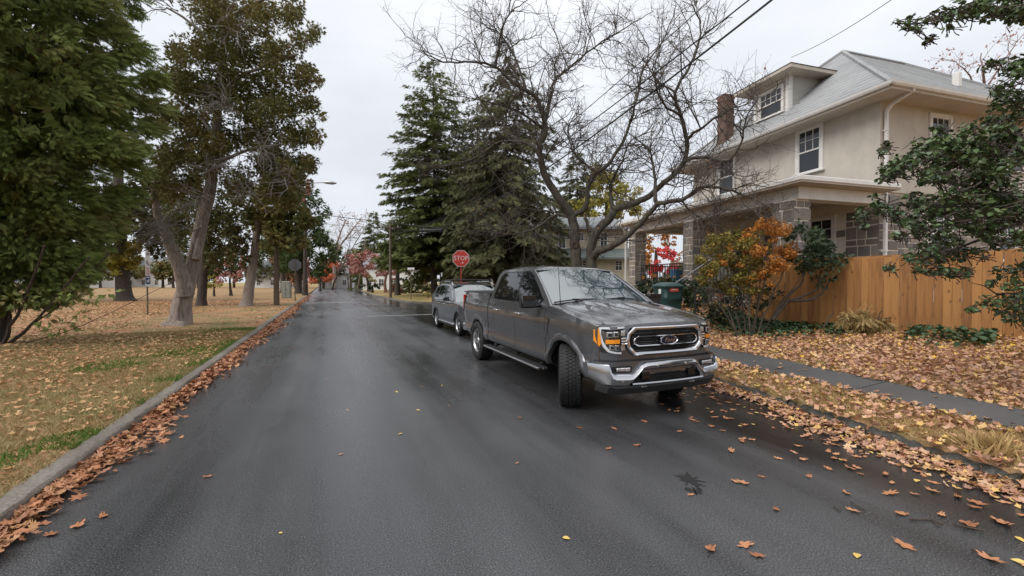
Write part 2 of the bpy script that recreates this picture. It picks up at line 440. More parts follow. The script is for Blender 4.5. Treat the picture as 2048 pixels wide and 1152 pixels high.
for y in list(np.linspace(31.7, 37, 12)) + list(np.arange(40, 60, 4)) + [66, 78, 90, 110, 130, 180, 240]:
    k = float(np.interp(y, FP[:, 0], FP[:, 1])); frows.append([(k + o_, y, .1 + .02 * min(o_, 8)) for o_ in (.15, 1, 3, 8, 20, 50, 120)])
sheet('corner_lawn', M_LAWN_F, frows)

# left kerb in cast sections
kb = tag(empty('kerb', (-2.05, 20, 0)), kind='structure')
prof = [(-.08, -.08), (.095, -.08), (.085, .095), (.07, .118), (.045, .128), (-.06, .132), (-.08, .12)]
KME = []
for q_ in range(4):
    b = MB(); rws = []
    for i in range(31):
        g_ = random.gauss(0, .004); chip = random.uniform(.008, .03) if random.random() < .14 else 0
        rws.append([(x + (g_ if z > 0 else 0) + random.gauss(0, .003) - (chip if .03 < x and z > .08 else 0), -1.494 + 2.988 * i / 30, z + random.gauss(0, .0025) - (chip * .6 if .03 < x and z > .1 else 0)) for x, z in prof])
    b.grid(rws); b.add(rws[0], [tuple(range(7))]); b.add(rws[-1], [tuple(range(7))]); kme = b.mesh('kerb_section', smooth=True, angle=22); kme.materials.append(M_CONC); KME.append(kme)
for i in range(24):
    o = link('kerb_section', random.choice(KME), None, kb); o.location = (random.uniform(-.006, .006), -27 + i * 3, random.uniform(-.008, .006)); o.rotation_euler = (random.uniform(-.002, .002), 0, random.uniform(-.002, .002))
# right kerb: low rough dark stone, half buried
kr = tag(empty('stone_kerb', (5.5, 4, 0)), kind='structure')
y = -6.0
while y < 23.0:
    L_ = random.uniform(.8, 1.5); y2 = min(y + L_, 23.05); b = MB(); rws = []
    n_ = 15
    for i in range(n_):
        yy = y + (y2 - y) * i / (n_ - 1) * .985; k = float(kx(yy)); hz = .095 + random.uniform(-.035, .02); j = random.uniform(-.035, .035)
        rws.append([(k + j, yy, -.03), (k + j + .008, yy, hz - .045), (k + .035 + j, yy, hz - .012), (k + .07, yy, hz + random.uniform(-.012, .012)), (k + .13, yy, .10 + random.uniform(-.02, .02)), (k + .17, yy, .03)])
    b.grid(rws)
    o = b.build('kerb_stone', M_STONEK, kr, smooth=True, angle=50); o.location = (-5.5, -4, 0); y = y2
kf = MB(); rws = []
for y_ in list(np.linspace(31.75, 37, 12)) + list(np.arange(40, 100, 4)):
    k = float(np.interp(y_, FP[:, 0], FP[:, 1])); rws.append([(k - .02, y_, -.02), (k, y_, .12), (k + .16, y_, .13), (k + .2, y_, -.02)])
kf.grid(rws); tag(kf.build('far_kerb', M_CONC), kind='structure')

# sidewalk slabs on the right
SW = np.array([(-3, 5.72, 6.42), (1.9, 6.26, 7.02), (5, 6.66, 7.62), (8.2, 7.0, 8.0), (22.4, 7.0, 8.0)])
def swx(y): return float(np.interp(y, SW[:, 0], SW[:, 1])), float(np.interp(y, SW[:, 0], SW[:, 2]))
sw = tag(empty('sidewalk', (6.9, 8, .2)), kind='structure')
ys_ = [-3, -1.4, .2, 1.75, 3.3, 4.62, 6.0] + list(np.arange(7.6, 23, 1.6))
for a_, c_ in zip(ys_[:-1], ys_[1:]):
    b = MB(); P = []
    for yy in (a_ + .004, c_ - .004):
        x0, x1 = swx(yy); P.append(((x0, yy), (x1, yy)))
    tl = random.uniform(-.005, .005)
    q = [(*P[0][0], float(rz(*P[0][0])) + .03 + tl), (*P[0][1], float(rz(*P[0][1])) + .02 + tl), (*P[1][1], float(rz(*P[1][1])) + .02 - tl), (*P[1][0], float(rz(*P[1][0])) + .03 - tl)]
    b.prism(q, (0, 0, -.12)); o = b.build('slab', M_WALK, sw, bevel=.006); o.location = (-6.9, -8, -.2)
ft = MB(); ft.grid([[(9.0 + t * 1.0, 33.6 + t * 22, .16), (10.4 + t * 1.0, 33.6 + t * 22, .19)] for t in np.linspace(0, 1, 6)])
tag(ft.build('footpath', M_CONC), kind='structure')

# worn white stop lines (sheets 4 mm above the road)
def line(name, pts, w):
    b = MB(); b.bx(pts[0], pts[1], pts[2] - w / 2, pts[2] + w / 2, .0005, .004); tag(b.build(name, M_PAINTW), kind='structure')
line('stop_line', (1.9, 5.95, 21.6), .22); line('stop_line', (-1.5, 2.0, 37.6), .4); line('stop_line', (2.0, 4.4, 33.0), .12)
p = gpt(1380, 962); b = MB(); o_ = []
for i in range(44):
    a = 2 * math.pi * i / 44; r = .115 * random.uniform(.4, 1.0) * (1.7 if i % 5 == 0 else 1); o_.append((p.x + r * math.cos(a) * .8, p.y + r * math.sin(a) * 1.1, .003))
b.add(o_, [tuple(range(44))])
q = gpt(1392, 985); b.add([(q.x + .075 * math.cos(a) * random.uniform(.4, 1.3), q.y + .06 * math.sin(a) * random.uniform(.4, 1.3), .003) for a in np.linspace(0, 6.1, 22)], [tuple(range(22))])
M_TAR = pmat('wet_tar', [(.004, .004, .004), (.009, .009, .009)], scale=30, rough=.6, bump=.5, bscale=80)
tag(b.build('tar_patch', M_TAR), kind='structure')

# ------------------------------------------------------------------ fallen leaves
def leafmat(name, cols, transl=.15, rough=.55, isl=.85, spec=.3, **k): return pmat(name, cols, scale=3, rough=rough, island=isl, transl=transl, spec=spec, **k)
M_BROWN = leafmat('brown_leaf', [(.13, .055, .03), (.30, .12, .055), (.42, .18, .085), (.50, .26, .14), (.40, .20, .11), (.24, .10, .055), (.55, .33, .12)], .1)
M_TAN = leafmat('tan_leaf', [(.20, .09, .05), (.38, .19, .09), (.50, .28, .14), (.56, .36, .18), (.42, .21, .11), (.30, .14, .07)], .1)
M_MIXR = leafmat('yard_leaf', [(.13, .065, .045), (.40, .19, .11), (.54, .31, .19), (.18, .085, .055), (.46, .27, .20), (.60, .40, .23), (.64, .41, .13), (.48, .26, .16), (.36, .18, .12), (.56, .33, .18)], .1)
M_YEL = leafmat('yellow_leaf', [(.55, .30, .03), (.75, .45, .05), (.70, .50, .16)], .15)
OAK = [oak_leaf(s, l) for s, l in ((1, 7), (2, 5), (3, 7))]
SML = [small_leaf(1, 9), small_leaf(2, 8), small_leaf(5, 10)]
def strew(name, P, size, m, protos, tilt=.35, kind='stuff', lift=0.0):
    P = np.array(P)
    if not len(P): return
    N = np.column_stack([rng.normal(0, tilt, len(P)), rng.normal(0, tilt, len(P)), np.ones(len(P))])
    Rm = frames(N, rng.uniform(0, 6.28, len(P))); S = size * rng.uniform(.6, 1.25, len(P))
    # several protos in one object
    Vs, Fs, off_ = [], [], 0
    for i, (pv, pf) in enumerate(protos):
        k = np.arange(len(P)) % len(protos) == i; n = k.sum()
        V = np.einsum('nij,nkj->nki', Rm[k], pv[None] * S[k][:, None, None]) + P[k][:, None, :] + np.array([0, 0, lift])
        Fs.append((pf[None] + (np.arange(n) * len(pv))[:, None, None] + off_).reshape(-1, 3)); Vs.append(V.reshape(-1, 3)); off_ += n * len(pv)
    o = link(name, np_mesh(name, np.vstack(Vs), np.vstack(Fs)), m)
    if kind: o['kind'] = kind
    return o
def vnoise(x, y, s, seed=0):
    """cheap smooth value noise 0..1"""
    r_ = np.random.default_rng(seed); g = r_.random((64, 64)); x = np.asarray(x) * s + 500; y = np.asarray(y) * s + 500
    xi, yi = np.floor(x).astype(int), np.floor(y).astype(int); fx, fy = x - xi, y - yi; fx = fx * fx * (3 - 2 * fx); fy = fy * fy * (3 - 2 * fy)
    G = lambda i, j: g[i % 64, j % 64]
    return (G(xi, yi) * (1 - fx) + G(xi + 1, yi) * fx) * (1 - fy) + (G(xi, yi + 1) * (1 - fx) + G(xi + 1, yi + 1) * fx) * fy
def inview(x, y, near=0.0):
    X = x * CY - y * SY_; d = x * SY_ + y * CY
    return (d > -.6) & (np.abs(X) < d * 1.5 + 3.2)
# gutter on the left
n = 8000; y = 1.9 + 57 * rng.random(n) ** 1.4; w_ = .12 + .32 * vnoise(y * 0, y, .9, 3); x = -1.955 + np.abs(rng.normal(0, 1, n)) * w_ * (.24 + .34 * smooth(3, 7, y))
k = (x < -1.0); x, y = x[k], y[k]; P = np.column_stack([x, y, .012 + .075 * rng.random(len(x)) * np.clip(1 - (x + 1.95) / .5, 0, 1)])
strew('leaf_litter', P[y < 7], .062, M_BROWN, OAK, .45); strew('leaf_litter', P[y >= 7], .075, M_BROWN, SML, .45)
# park lawn: near scattered leaves, then thick drifts further in
n = 95000; y = 1.5 + 42 * rng.random(n) ** .9; x = -2.2 - 27 * rng.random(n) ** 1.1
dens = .10 + .9 * smooth(.5, .68, vnoise(x, y, .22, 5) * .6 + .4 * vnoise(x, y, .6, 6) + .26 * smooth(-3.6, -7.5, x) * smooth(6, 11, y) + .1 * smooth(14, 20, y) * smooth(-4, -6, x))
k = inview(x, y) & (rng.random(n) < dens); x, y = x[k], y[k]; dist = np.hypot(x, y)
nr = dist < 13
strew('leaf_litter', np.column_stack([x[nr], y[nr], lz(x[nr], y[nr]) + .025]), .06, M_TAN, SML + [OAK[1]], .35)
strew('leaf_litter', np.column_stack([x[~nr], y[~nr], lz(x[~nr], y[~nr]) + .03]), .10, M_TAN, [QUAD_LEAF], .3)
# yard, verge and gutter on the right
n = 56000; y = -1.5 + 13.5 * rng.random(n); d_ = 9.2 * rng.random(n); x = np.interp(y, KP[:, 0], KP[:, 1]) + d_
sx0 = np.interp(y, SW[:, 0], SW[:, 1]); sx1 = np.interp(y, SW[:, 0], SW[:, 2]); edge_ = .07 * vnoise(x * 0, y, 3.1, 31); onw = (x > sx0 + edge_) & (x < sx1 - edge_ - .03)
dens = np.where(onw, .035, .93 * smooth(.22, .5, vnoise(x, y, .9, 9) * .6 + .4 * vnoise(x, y, 2.1, 8) + .22 * smooth(0, .35, x - sx1)))
dens = np.where((~onw) & (x < sx0), np.maximum(dens, .55) * (.75 + .25 * smooth(4.2, 5.5, y)), dens)
k = (rng.random(n) < dens) & inview(x, y) & (x < 13.4 - .1 * y); x, y = x[k], y[k]; onw = onw[k]
zz = rz(x, y) + np.where(onw, .035, .025 + .03 * rng.random(len(x)))
yel = rng.random(len(x)) < .025 + .11 * smooth(9, 11.5, x)
strew('leaf_litter', np.column_stack([x, y, zz])[~yel & ~onw], .066, M_MIXR, SML, .6)
strew('leaf_litter', np.column_stack([x, y, zz])[yel & ~onw], .068, M_YEL, SML + [OAK[1]], .3)
WALK_LEAVES = np.column_stack([x, y, zz])[onw]
n = 7000; y = -1 + 12.5 * rng.random(n) ** .9; x = kx(y) + .06 - np.abs(rng.normal(0, .19, n)) * (.5 + .9 * vnoise(y * 0, y, 1.3, 4)); k = inview(x, y)
strew('leaf_litter', np.column_stack([x, y, .012 + .05 * rng.random(n) * np.clip(1 - (kx(y) - x) / .3, 0, 1)])[k], .062, M_MIXR, OAK[:1] + SML + SML, .4)
n = 2600; y = 10 + 13 * rng.random(n); x = kx(y) + .2 + 9 * rng.random(n); strew('leaf_litter', np.column_stack([x, y, rz(x, y) + .03]), .13, M_MIXR, [QUAD_LEAF], .35)

# single leaves on the open asphalt, each an object
RL_GROUP = 'fallen leaves on the road'
lmes = []
for i, (pv, pf) in enumerate(OAK):
    me = np_mesh('fallen_leaf', pv, pf); me.materials.append(pmat('loose_leaf', [(.22, .085, .04), (.36, .15, .07), (.46, .23, .12), (.34, .13, .05)], scale=2, rough=.45, objrand=.8, spec=.4)); lmes.append(me)
pv, pf = oval_leaf(.3); ym = np_mesh('fallen_leaf', pv, pf); ym.materials.append(pmat('loose_yellow_leaf', [(.55, .36, .07), (.62, .46, .16)], scale=2, rough=.45, objrand=.8))
named = [(1425, 1104, .12), (1495, 1096, .14), (1520, 1118, .14), (1720, 1117, .1, 1), (1815, 1097, .14), (1990, 1125, .17), (1945, 1055, .2), (1850, 1030, .0), (1705, 940, .14),
         (1785, 990, .16), (1810, 1032, .14), (1710, 1025, .14), (1556, 1023, .12), (1490, 970, .12), (1697, 990, .13), (1775, 952, .12), (1622, 956, .12), (1465, 904, .15), (1487, 885, .14),
         (1560, 920, .12), (1610, 922, .12), (1340, 822, .1), (1160, 858, .1), (1218, 900, .11), (1275, 893, .1), (1040, 838, .1), (835, 822, .09, 1), (792, 785, .1, 1), (694, 822, .08, 1),
         (150, 1057, .15), (200, 1037, .15), (80, 1052, .14), (95, 1075, .12), (60, 1045, .12), (412, 957, .1), (360, 877, .12), (365, 820, .1), (445, 758, .12), (455, 712, .1), (800, 870, .08, 1), (1230, 860, .1), (1290, 845, .1),
         (1425, 855, .12), (1395, 845, .12), (1870, 985, .15), (1660, 905, .14), (1600, 895, .14), (1960, 1010, .16), (2010, 1050, .18), (1660, 940, .12), (1360, 865, .1)]
def road_leaf(p, s, yel=False, z=.006, where='lying on the wet road', grp=RL_GROUP):
    o = link('fallen_leaf', ym if yel else random.choice(lmes)); o.location = (p[0], p[1], z)
    o.rotation_euler = (random.uniform(-.12, .12), random.uniform(-.12, .12), random.uniform(0, 6.28)); s *= random.uniform(.46, .64); o.scale = (s, s, s * random.uniform(.5, 1.2))
    tag(o, ('small pale yellow oval leaf ' if yel else 'dry brown lobed oak leaf ') + where, 'leaf', grp)
for t in named:
    if t[2] > 0: road_leaf(gpt(t[0], t[1]), t[2] * .95, len(t) > 3)
for i in range(190):
    y = random.uniform(.6, 9); x = float(kx(y)) - .35 - abs(random.gauss(0, .55))
    if y > 3.4 and 2.9 < x: x = max(x, 2.2) if random.random() < .3 else x
    road_leaf((x, y), random.uniform(.07, .12), random.random() < .12)
for i in range(34):
    y = random.uniform(2, 22); x = random.uniform(-1.5, 2.6); road_leaf((x, y), random.uniform(.05, .09), random.random() < .35)
for i, p in enumerate(WALK_LEAVES[:70]):
    road_leaf(p, random.uniform(.08, .13), random.random() < .3, p[2], 'lying on the grey sidewalk slabs', 'fallen leaves on the sidewalk')

# grass blades
M_GRASS = leafmat('grass_blade', [(.09, .10, .028), (.18, .165, .055), (.30, .23, .10), (.39, .30, .15), (.20, .17, .06)], .2, .7, .7, big=(.5, .35))
M_GREENG = leafmat('green_blade', [(.05, .10, .015), (.09, .16, .02), (.17, .2, .05)], .2, .7, .7)
BLADE = (np.array([(0, -.075, 0), (0, .075, 0), (.25, 0, 1.0)]), np.array([(0, 1, 2)]))
def blades(name, P, h, m):
    N = np.column_stack([rng.normal(0, .75, len(P)), rng.normal(0, .75, len(P)), np.ones(len(P))])
    scatter(name, BLADE, P, frames(N, rng.uniform(0, 6.28, len(P))), h * rng.uniform(.5, 1.3, len(P)), m)
n = 170000; y = 1.5 + 15 * rng.random(n) ** 1.5; x = -2.10 - 7.0 * rng.random(n) ** 1.2
k = inview(x, y); x, y = x[k], y[k]; gr = vnoise(x, y, .8, 21) * .6 + .4 * vnoise(x, y, 2.2, 22) > .45 + .36 * smooth(-2.6, -4.4, x)
P = np.column_stack([x, y, lz(x, y)])
blades('grass', P[~gr], .062, M_GRASS); blades('grass', P[gr], .07, M_GREENG)
n = 30000; y = -.5 + 8.5 * rng.random(n); a0 = kx(y) + .12; a1 = np.interp(y, SW[:, 0], SW[:, 1]); x = a0 + (a1 - a0) * rng.random(n)
more = rng.random(n) < .25; x = np.where(more, np.interp(y, SW[:, 0], SW[:, 2]) + np.abs(rng.normal(0, .3, n)), x); k = inview(x, y)
M_STRAW = leafmat('straw_blade', [(.24, .15, .06), (.42, .28, .12), (.52, .37, .17), (.25, .19, .06)], .2, .7, .7)
blades('grass', np.column_stack([x, y, rz(x, y)])[k], .06, M_STRAW)
# ------------------------------------------------------------------ vehicles
M_PAINT = pmat('grey_metallic_paint', [(.128, .13, .138), (.15, .152, .16)], scale=1.2, rough=.2, metal=.68, coat=1, coat_rough=.04, bump=.12, bscale=260, bdist=.002)
M_PAINT2 = pmat('slate_metallic_paint', [(.062, .068, .077), (.075, .082, .091)], scale=1.2, rough=.26, metal=.6, coat=1, coat_rough=.05, bump=.12, bscale=260, bdist=.002)
M_CHROME = pmat('chrome', [(.62, .62, .64)], rough=.10, metal=1, rvar=.05, scale=3)
M_BCHROME = pmat('bumper_chrome', [(.52, .52, .535)], rough=.17, metal=1, rvar=.07, scale=2)
M_RIM = pmat('alloy_rim', [(.50, .50, .50), (.62, .62, .62)], rough=.25, metal=.9, scale=5)
M_BLACK = pmat('black_trim', [(.012, .012, .013), (.022, .022, .023)], rough=.45, scale=8, bump=.1)
M_GLOSSB = pmat('gloss_black', [(.008, .008, .009)], rough=.12)
M_TYRE = pmat('tyre_rubber', [(.006, .006, .006), (.016, .0155, .015)], rough=.7, scale=6, bump=.3, bscale=60, bdist=.004)
M_GLASS = pmat('windscreen_glass', [(.03, .05, .056)], rough=.02, spec=1, ior=2.05)
M_SIDEGL = pmat('privacy_glass', [(.006, .007, .008)], rough=.02, spec=.6, ior=1.6)
M_LENS = pmat('lamp_lens', [(.35, .36, .38), (.60, .61, .63)], rough=.12, metal=.7, scale=12)
M_DRL = pmat('white_lens', [(.62, .63, .65)], rough=.15, spec=.8)
M_AMBER = pmat('amber_lens', [(.75, .22, .01), (.85, .33, .03)], rough=.15, scale=14)
M_REDL = pmat('red_lens', [(.38, .012, .015), (.5, .02, .02)], rough=.15, scale=6)
M_BADGE = pmat('badge_navy', [(.01, .016, .05)], rough=.15, metal=.3)
M_UNDER = pmat('underbody', [(.006, .006, .006)], rough=.9)
M_DARKLAMP = pmat('lamp_housing', [(.015, .016, .018)], rough=.15)

def text_mesh(txt, size, depth=.002, shear=0, sx=1.0):
    cu = bpy.data.curves.new('lettering', 'FONT'); cu.body = txt; cu.size = size; cu.extrude = depth; cu.shear = shear
    cu.align_x = 'CENTER'; cu.align_y = 'CENTER'; cu.resolution_u = 2
    o = bpy.data.objects.new('lettering', cu); COL.objects.link(o); dg = bpy.context.evaluated_depsgraph_get()
    me = bpy.data.meshes.new_from_object(o.evaluated_get(dg)); bpy.data.objects.remove(o); bpy.data.curves.remove(cu)
    me.name = 'lettering'
    if sx != 1: me.transform(Matrix.Diagonal((sx, 1, 1, 1)))
    return me
def lettering(txt, size, m, parent, loc, xdir, ydir, name='lettering', **k):
    me = text_mesh(txt, size, **k); x = Vector(xdir).normalized(); y = Vector(ydir); y = (y - x * y.dot(x)).normalized(); z = x.cross(y)
    M4 = Matrix((x, y, z)).transposed().to_4x4(); me.transform(M4); me.materials.clear(); me.materials.append(m)
    o = link(name, me, None, parent); o.location = loc; return o

def interp(pts):
    a = np.array(sorted(pts)); return lambda x: float(np.interp(x, a[:, 0], a[:, 1]))
def make_wheel(parent, loc, side, r, w, rr, spokes=6, steer=0, tread=True, double=True):
    """side -1: the outer face looks to -Y"""
    wh = empty('wheel', loc, steer, parent); s = side
    b = MB(); h = w / 2
    half = [(h - .03, rr - .01), (h + .004, rr + .035), (h + .012, (rr + r) / 2), (h, r * .93), (h - .018, r * .975), (h - .05, r - .006)]
    prof = [(a, q) for a, q in half] + [(-a, q) for a, q in half[::-1]]
    b.lathe(prof, 48)
    if tread:
        n = 52
        for j, (a0, a1) in enumerate(((-h + .012, -h + .05), (-.062, -.03), (-.018, .018), (.03, .062), (h - .05, h - .012))):
            for i in range(n):
                t = 2 * math.pi * (i + .5 * (j % 2)) / n; dz = .009 if j in (1, 2, 3) else .004
                M = Matrix.Rotation(-t, 3, 'Y') @ Matrix.Rotation((.3 if j % 2 else -.25), 3, 'X' if False else 'Z')
                M = Matrix.Rotation(-t, 3, 'Y')
                b.box(M @ Vector((r - (.004 if j in (1, 2, 3) else .012), (a0 + a1) / 2, 0)), (.018, (a1 - a0), 2 * math.pi * r / n * .74), M=M)
    b.build('tyre', M_TYRE, wh, smooth=True, angle=40)
    b = MB(); o = h - .012
    b.lathe([(s * (o - .005), rr + .004), (s * o, rr * .985), (s * (o - .012), rr * .93), (s * (o - .03), rr * .90), (s * (o - .12), rr * .86)], 40)
    for i in range(spokes):
        for q in ((-.085, .085) if double else (0,)):
            t = 2 * math.pi * i / spokes + .3; t2 = t + q * 1.5; t1 = t + q * .9
            def pt(ra, an, dy): return Vector((ra * math.cos(an), s * (o - .02 - dy), ra * math.sin(an)))
            r0, r1 = rr * .2, rr * .93; wd0, wd1 = .10 if double else .2, .055 if double else .1
            P = [pt(r0, t1 - wd0 * (1.2 if double else 1), .012), pt(r0, t1 + wd0 * (1.2 if double else 1), .012), pt(r1, t2 + wd1, 0), pt(r1, t2 - wd1, 0)]
            b.prism(P, (0, -s * .03, 0))
    b.lathe([(s * (o - .012), .001), (s * (o - .012), rr * .2), (s * (o - .03), rr * .28), (s * (o - .06), rr * .29)], 24)
    for i in range(6):
        t = 2 * math.pi * i / 6; b.cyl((rr * .15 * math.cos(t) * 1.4, s * (o - .03), rr * .15 * math.sin(t) * 1.4), (rr * .15 * math.cos(t) * 1.4, s * (o - .005), rr * .15 * math.sin(t) * 1.4), .011, 6)
    b.build('rim', M_RIM, wh, smooth=True, angle=30)
    b = MB(); b.lathe([(s * (o - .10), .0), (s * (o - .10), rr * .9)], 24); b.cyl((0, -h * .6, 0), (0, h * .6, 0), rr * .88, 24)
    b.build('brake_drum', M_UNDER, wh, smooth=True)
    return wh

def side_shell(xs, zb, zt, yf, s, rows=10, lip=.07, push=0.0):
    b = MB(); R_ = []
    ts = [0, .06] + list(np.linspace(.14, 1, rows))
    R_.append([(x, s * (yf(x, zb(x)) - lip), zb(x) + .004) for x in xs])
    for t in ts: R_.append([(x, s * (yf(x, zb(x) + t * (zt(x) - zb(x))) + push), zb(x) + t * (zt(x) - zb(x))) for x in xs])
    R_.append([(x, s * (yf(x, zt(x)) - .03), zt(x) + .006) for x in xs])
    b.grid(R_)
    for xx in (0, -1):
        b.grid([[r[xx] for r in R_], [(r[xx][0], r[xx][1] - s * .05, r[xx][2]) for r in R_]])
    return b
def arch(base, cx, r, cz=.41):
    def f(x):
        d = abs(x - cx)
        return max(base(x), cz + math.sqrt(max(r * r - d * d, 0))) if d < r else base(x)
    return f
def archxs(x0, x1, cx, r, n=14):
    xs = set(np.linspace(x0, x1, n))
    for k in range(25):
        xs.add(cx + r * math.cos(math.pi * k / 24))
    xs.add(cx + r + .002); xs.add(cx - r - .002)
    return sorted((x for x in xs if min(x0, x1) <= x <= max(x0, x1)), reverse=True)
def flare(b, cx, r, w, yf, s, base, cz=.41, out=.02, n=22, a0=.045, a1=.955):
    rows = []
    for k in range(n + 1):
        t = math.pi * (a0 + (a1 - a0) * k / n); row = []
        for rad, o in ((r - .012, -.06), (r - .008, out * .6), (r + w * .25, out), (r + w * .75, out * .75), (r + w, -.004)):
            x, z = cx + rad * math.cos(t), cz + rad * math.sin(t); row.append((x, s * (yf(x, max(z, base)) + o), z))
        rows.append(row)
    b.grid(rows)

# ---- pickup
TX, TY = 3.885, 4.86
truck = thing('pickup_truck', 'grey crew cab pickup truck with chrome grille parked nearest the camera, wheels turned', 'pickup truck', (TX, TY, 0), R(-91.15))
yz = interp([(.30, .93), (.48, .945), (.565, .993), (.735, .953), (.785, .970), (1.02, .992), (1.16, .988), (1.22, .972), (1.32, .945), (1.46, .925)])
def yt(x, z):
    y = yz(z)
    if x > .25: y -= .12 * ((x - .25) / .55) ** 2
    if x < -4.5: y -= .05 * ((-4.5 - x) / .36) ** 2
    return y
def xf(y, z=.95):
    a = abs(y); return .85 - .075 * (a / .93) ** 2 - .14 * max(0, (a - .70) / .22) ** 2 - .10 * max(0, z - 1.05) - .03 * max(0, .85 - z)
def fp(y, z, o=0.0): return (xf(y, z) + o, y, z)
def hoodz(x, y):
    t = min(1, max(0, (xf(y, 1.1) + .0 - x) / 1.24)); a = abs(y)
    z = 1.160 + .230 * t ** .62 - .045 * (a / .82) ** 2.2
    dome = 1 / (1 + math.exp((a - .50 + .08 * t) / .022)); z += .020 * dome * min(1, t * 6) * (1 - .35 * t)
    return z
def hx(y, t): return xf(y, 1.1) + .015 - t * (xf(y, 1.1) + .015 + .40 + .05 * (1 - (y / .85) ** 2) * -1)
base0 = interp([(1, .55), (.5, .5), (-3, .5), (-5, .56)])
for s in (-1, 1):
    # front fender
    zb = arch(base0, 0, .475); zt = lambda x: min(1.335, hoodz(x, .80) - .028)
    b = side_shell(archxs(.70, -.515, 0, .475), zb, zt, yt, s)
    f_xs = np.linspace(.70, -.46, 14); rows = []
    for q in np.linspace(0, 1, 6):
        rows.append([(x, s * (.80 + q * (yt(x, zt(x)) - .03 - .80)), hoodz(x, .80) * (1 - q) + (zt(x) + .006) * q + .012 * math.sin(q * math.pi)) for x in f_xs])
    b.grid(rows)
    flare(b, 0, .475, .085, yt, s, .4)
    fen = b.build('front_fender', M_PAINT, truck, smooth=True, angle=50)
    b = MB(); y0 = s * (yt(-.44, 1.0) + .008)
    b.prism([(-.36, y0, 1.13), (-.41, y0, 1.14), (-.485, y0, .86), (-.47, y0, .86), (-.42, y0, 1.0)], (0, s * .012, 0)); b.prism([(-.36, y0, 1.135), (-.50, y0, 1.155), (-.50, y0, 1.135), (-.40, y0, 1.115)], (0, s * .01, 0))
    b.build('fender_trim', M_CHROME, fen)
    lettering('XLT', .035, M_LENS, fen, (-.455, s * (yt(-.4, 1.1) + .006), 1.108), (-s * -1 if s < 0 else -1, 0, 0) if s < 0 else (-1, 0, 0), (0, 0, 1))
    # doors and cab corner
    for nm, x0, x1 in (('front_door', -.53, -1.635), ('rear_door', -1.647, -2.66)):
        b = side_shell(np.linspace(x0, x1, 16), base0, lambda x: 1.315, yt, s)
        d_ = b.build(nm, M_PAINT, truck, smooth=True, angle=50)
        b = MB(); xh = x1 + .17; b.box((xh, s * (yt(xh, 1.13) + .028), 1.135), (.20, .022, .034)); b.box((xh + .07, s * (yt(xh, 1.13) + .012), 1.135), (.03, .03, .03)); b.box((xh - .07, s * (yt(xh, 1.13) + .012), 1.135), (.03, .03, .03))
        b.build('handle', M_CHROME, d_, bevel=.006)
    side_shell(np.linspace(-2.672, -2.985, 6), base0, lambda x: 1.315, yt, s).build('cab_corner', M_PAINT, truck, smooth=True, angle=50)
    # bed side
    zb = arch(base0, -3.69, .475); b = side_shell(archxs(-3.02, -4.86, -3.69, .475, 20), zb, lambda x: 1.425, yt, s)
    flare(b, -3.69, .475, .085, yt, s, .4)
    bed = b.build('bed_side', M_PAINT, truck, smooth=True, angle=50)
    b = MB(); b.bx(-3.03, -4.85, s * .84, s * .935, 1.425, 1.447); b.build('bed_rail', M_BLACK, bed, bevel=.008)
    lettering('FX4', .075, M_LENS, bed, (-4.55, s * (yt(-4.55, 1.34) + .004), 1.345), (-1 if s > 0 else 1, 0, 0), (0, 0, 1))
    b = MB(); rows = [[(x, s * (yt(x, z) + .012), z) for x in (-4.70, -4.78, -4.83, -4.875)] for z in np.linspace(.98, 1.36, 6)]; rows[0][0] = (-4.755, rows[0][0][1], .98); rows[1][0] = (-4.72, rows[1][0][1], rows[1][0][2])
    b.grid(rows); b.bx(-4.84, -4.88, s * .80, s * .94, .98, 1.36); b.build('tail_light', M_REDL, truck, smooth=True)
    # cab side above the belt
    yb = lambda z: .945 - (z - 1.31) * .345
    def cs(x, z, o=0): return (x, s * (yb(z) + o), z)
    pol = [(-.40, 1.30), (-.56, 1.415), (-.86, 1.60), (-1.18, 1.785), (-1.34, 1.855), (-1.6, 1.89), (-2.62, 1.89), (-2.78, 1.86), (-2.87, 1.77), (-2.985, 1.31), (-2.985, 1.28), (-.40, 1.28)]
    b = MB(); b.add([cs(*p) for p in pol] + [cs(p[0], p[1], -.03) for p in pol], [tuple(range(12))] + [(i, (i + 1) % 12, (i + 1) % 12 + 12, i + 12) for i in range(12)])
    cabs = b.build('cab_pillar_panel', M_PAINT, truck)
    gl = [('front_side_window', [(-.80, 1.33), (-.70, 1.42), (-.93, 1.565), (-1.22, 1.735), (-1.36, 1.80), (-1.45, 1.82), (-1.66, 1.825), (-1.635, 1.345), (-.98, 1.335)]),
          ('rear_side_window', [(-1.70, 1.345), (-1.73, 1.825), (-2.52, 1.825), (-2.64, 1.80), (-2.70, 1.73), (-2.775, 1.45), (-2.76, 1.385), (-2.68, 1.36)])]
    for nm, pg in gl:
        cx_ = sum(p[0] for p in pg) / len(pg); cz_ = sum(p[1] for p in pg) / len(pg)
        big = [((x - cx_) * 1.05 + cx_, (z - cz_) * 1.09 + cz_) for x, z in pg]
        b = MB(); b.prism([cs(x, z, .002) for x, z in big], (0, s * .006, 0)); sur = b.build('window_surround', M_GLOSSB, truck)
        b = MB(); b.prism([cs(x, z, .006) for x, z in pg], (0, s * .006, 0)); b.build('window_glass', M_SIDEGL, sur)
    # mirror
    b = MB(); b.box((-.70, s * 1.175, 1.365), (.13, .235, .185)); b.box((-.73, s * 1.0, 1.30), (.07, .20, .05))
    mir = b.build('wing_mirror', M_BLACK, truck, bevel=.028, seg=3, smooth=True, angle=60)
    b = MB(); b.box((-.64, s * 1.17, 1.425), (.03, .21, .07)); b.box((-.768, s * 1.175, 1.365), (.004, .2, .15)); b.build('mirror_cap', M_GLOSSB, mir, bevel=.01)
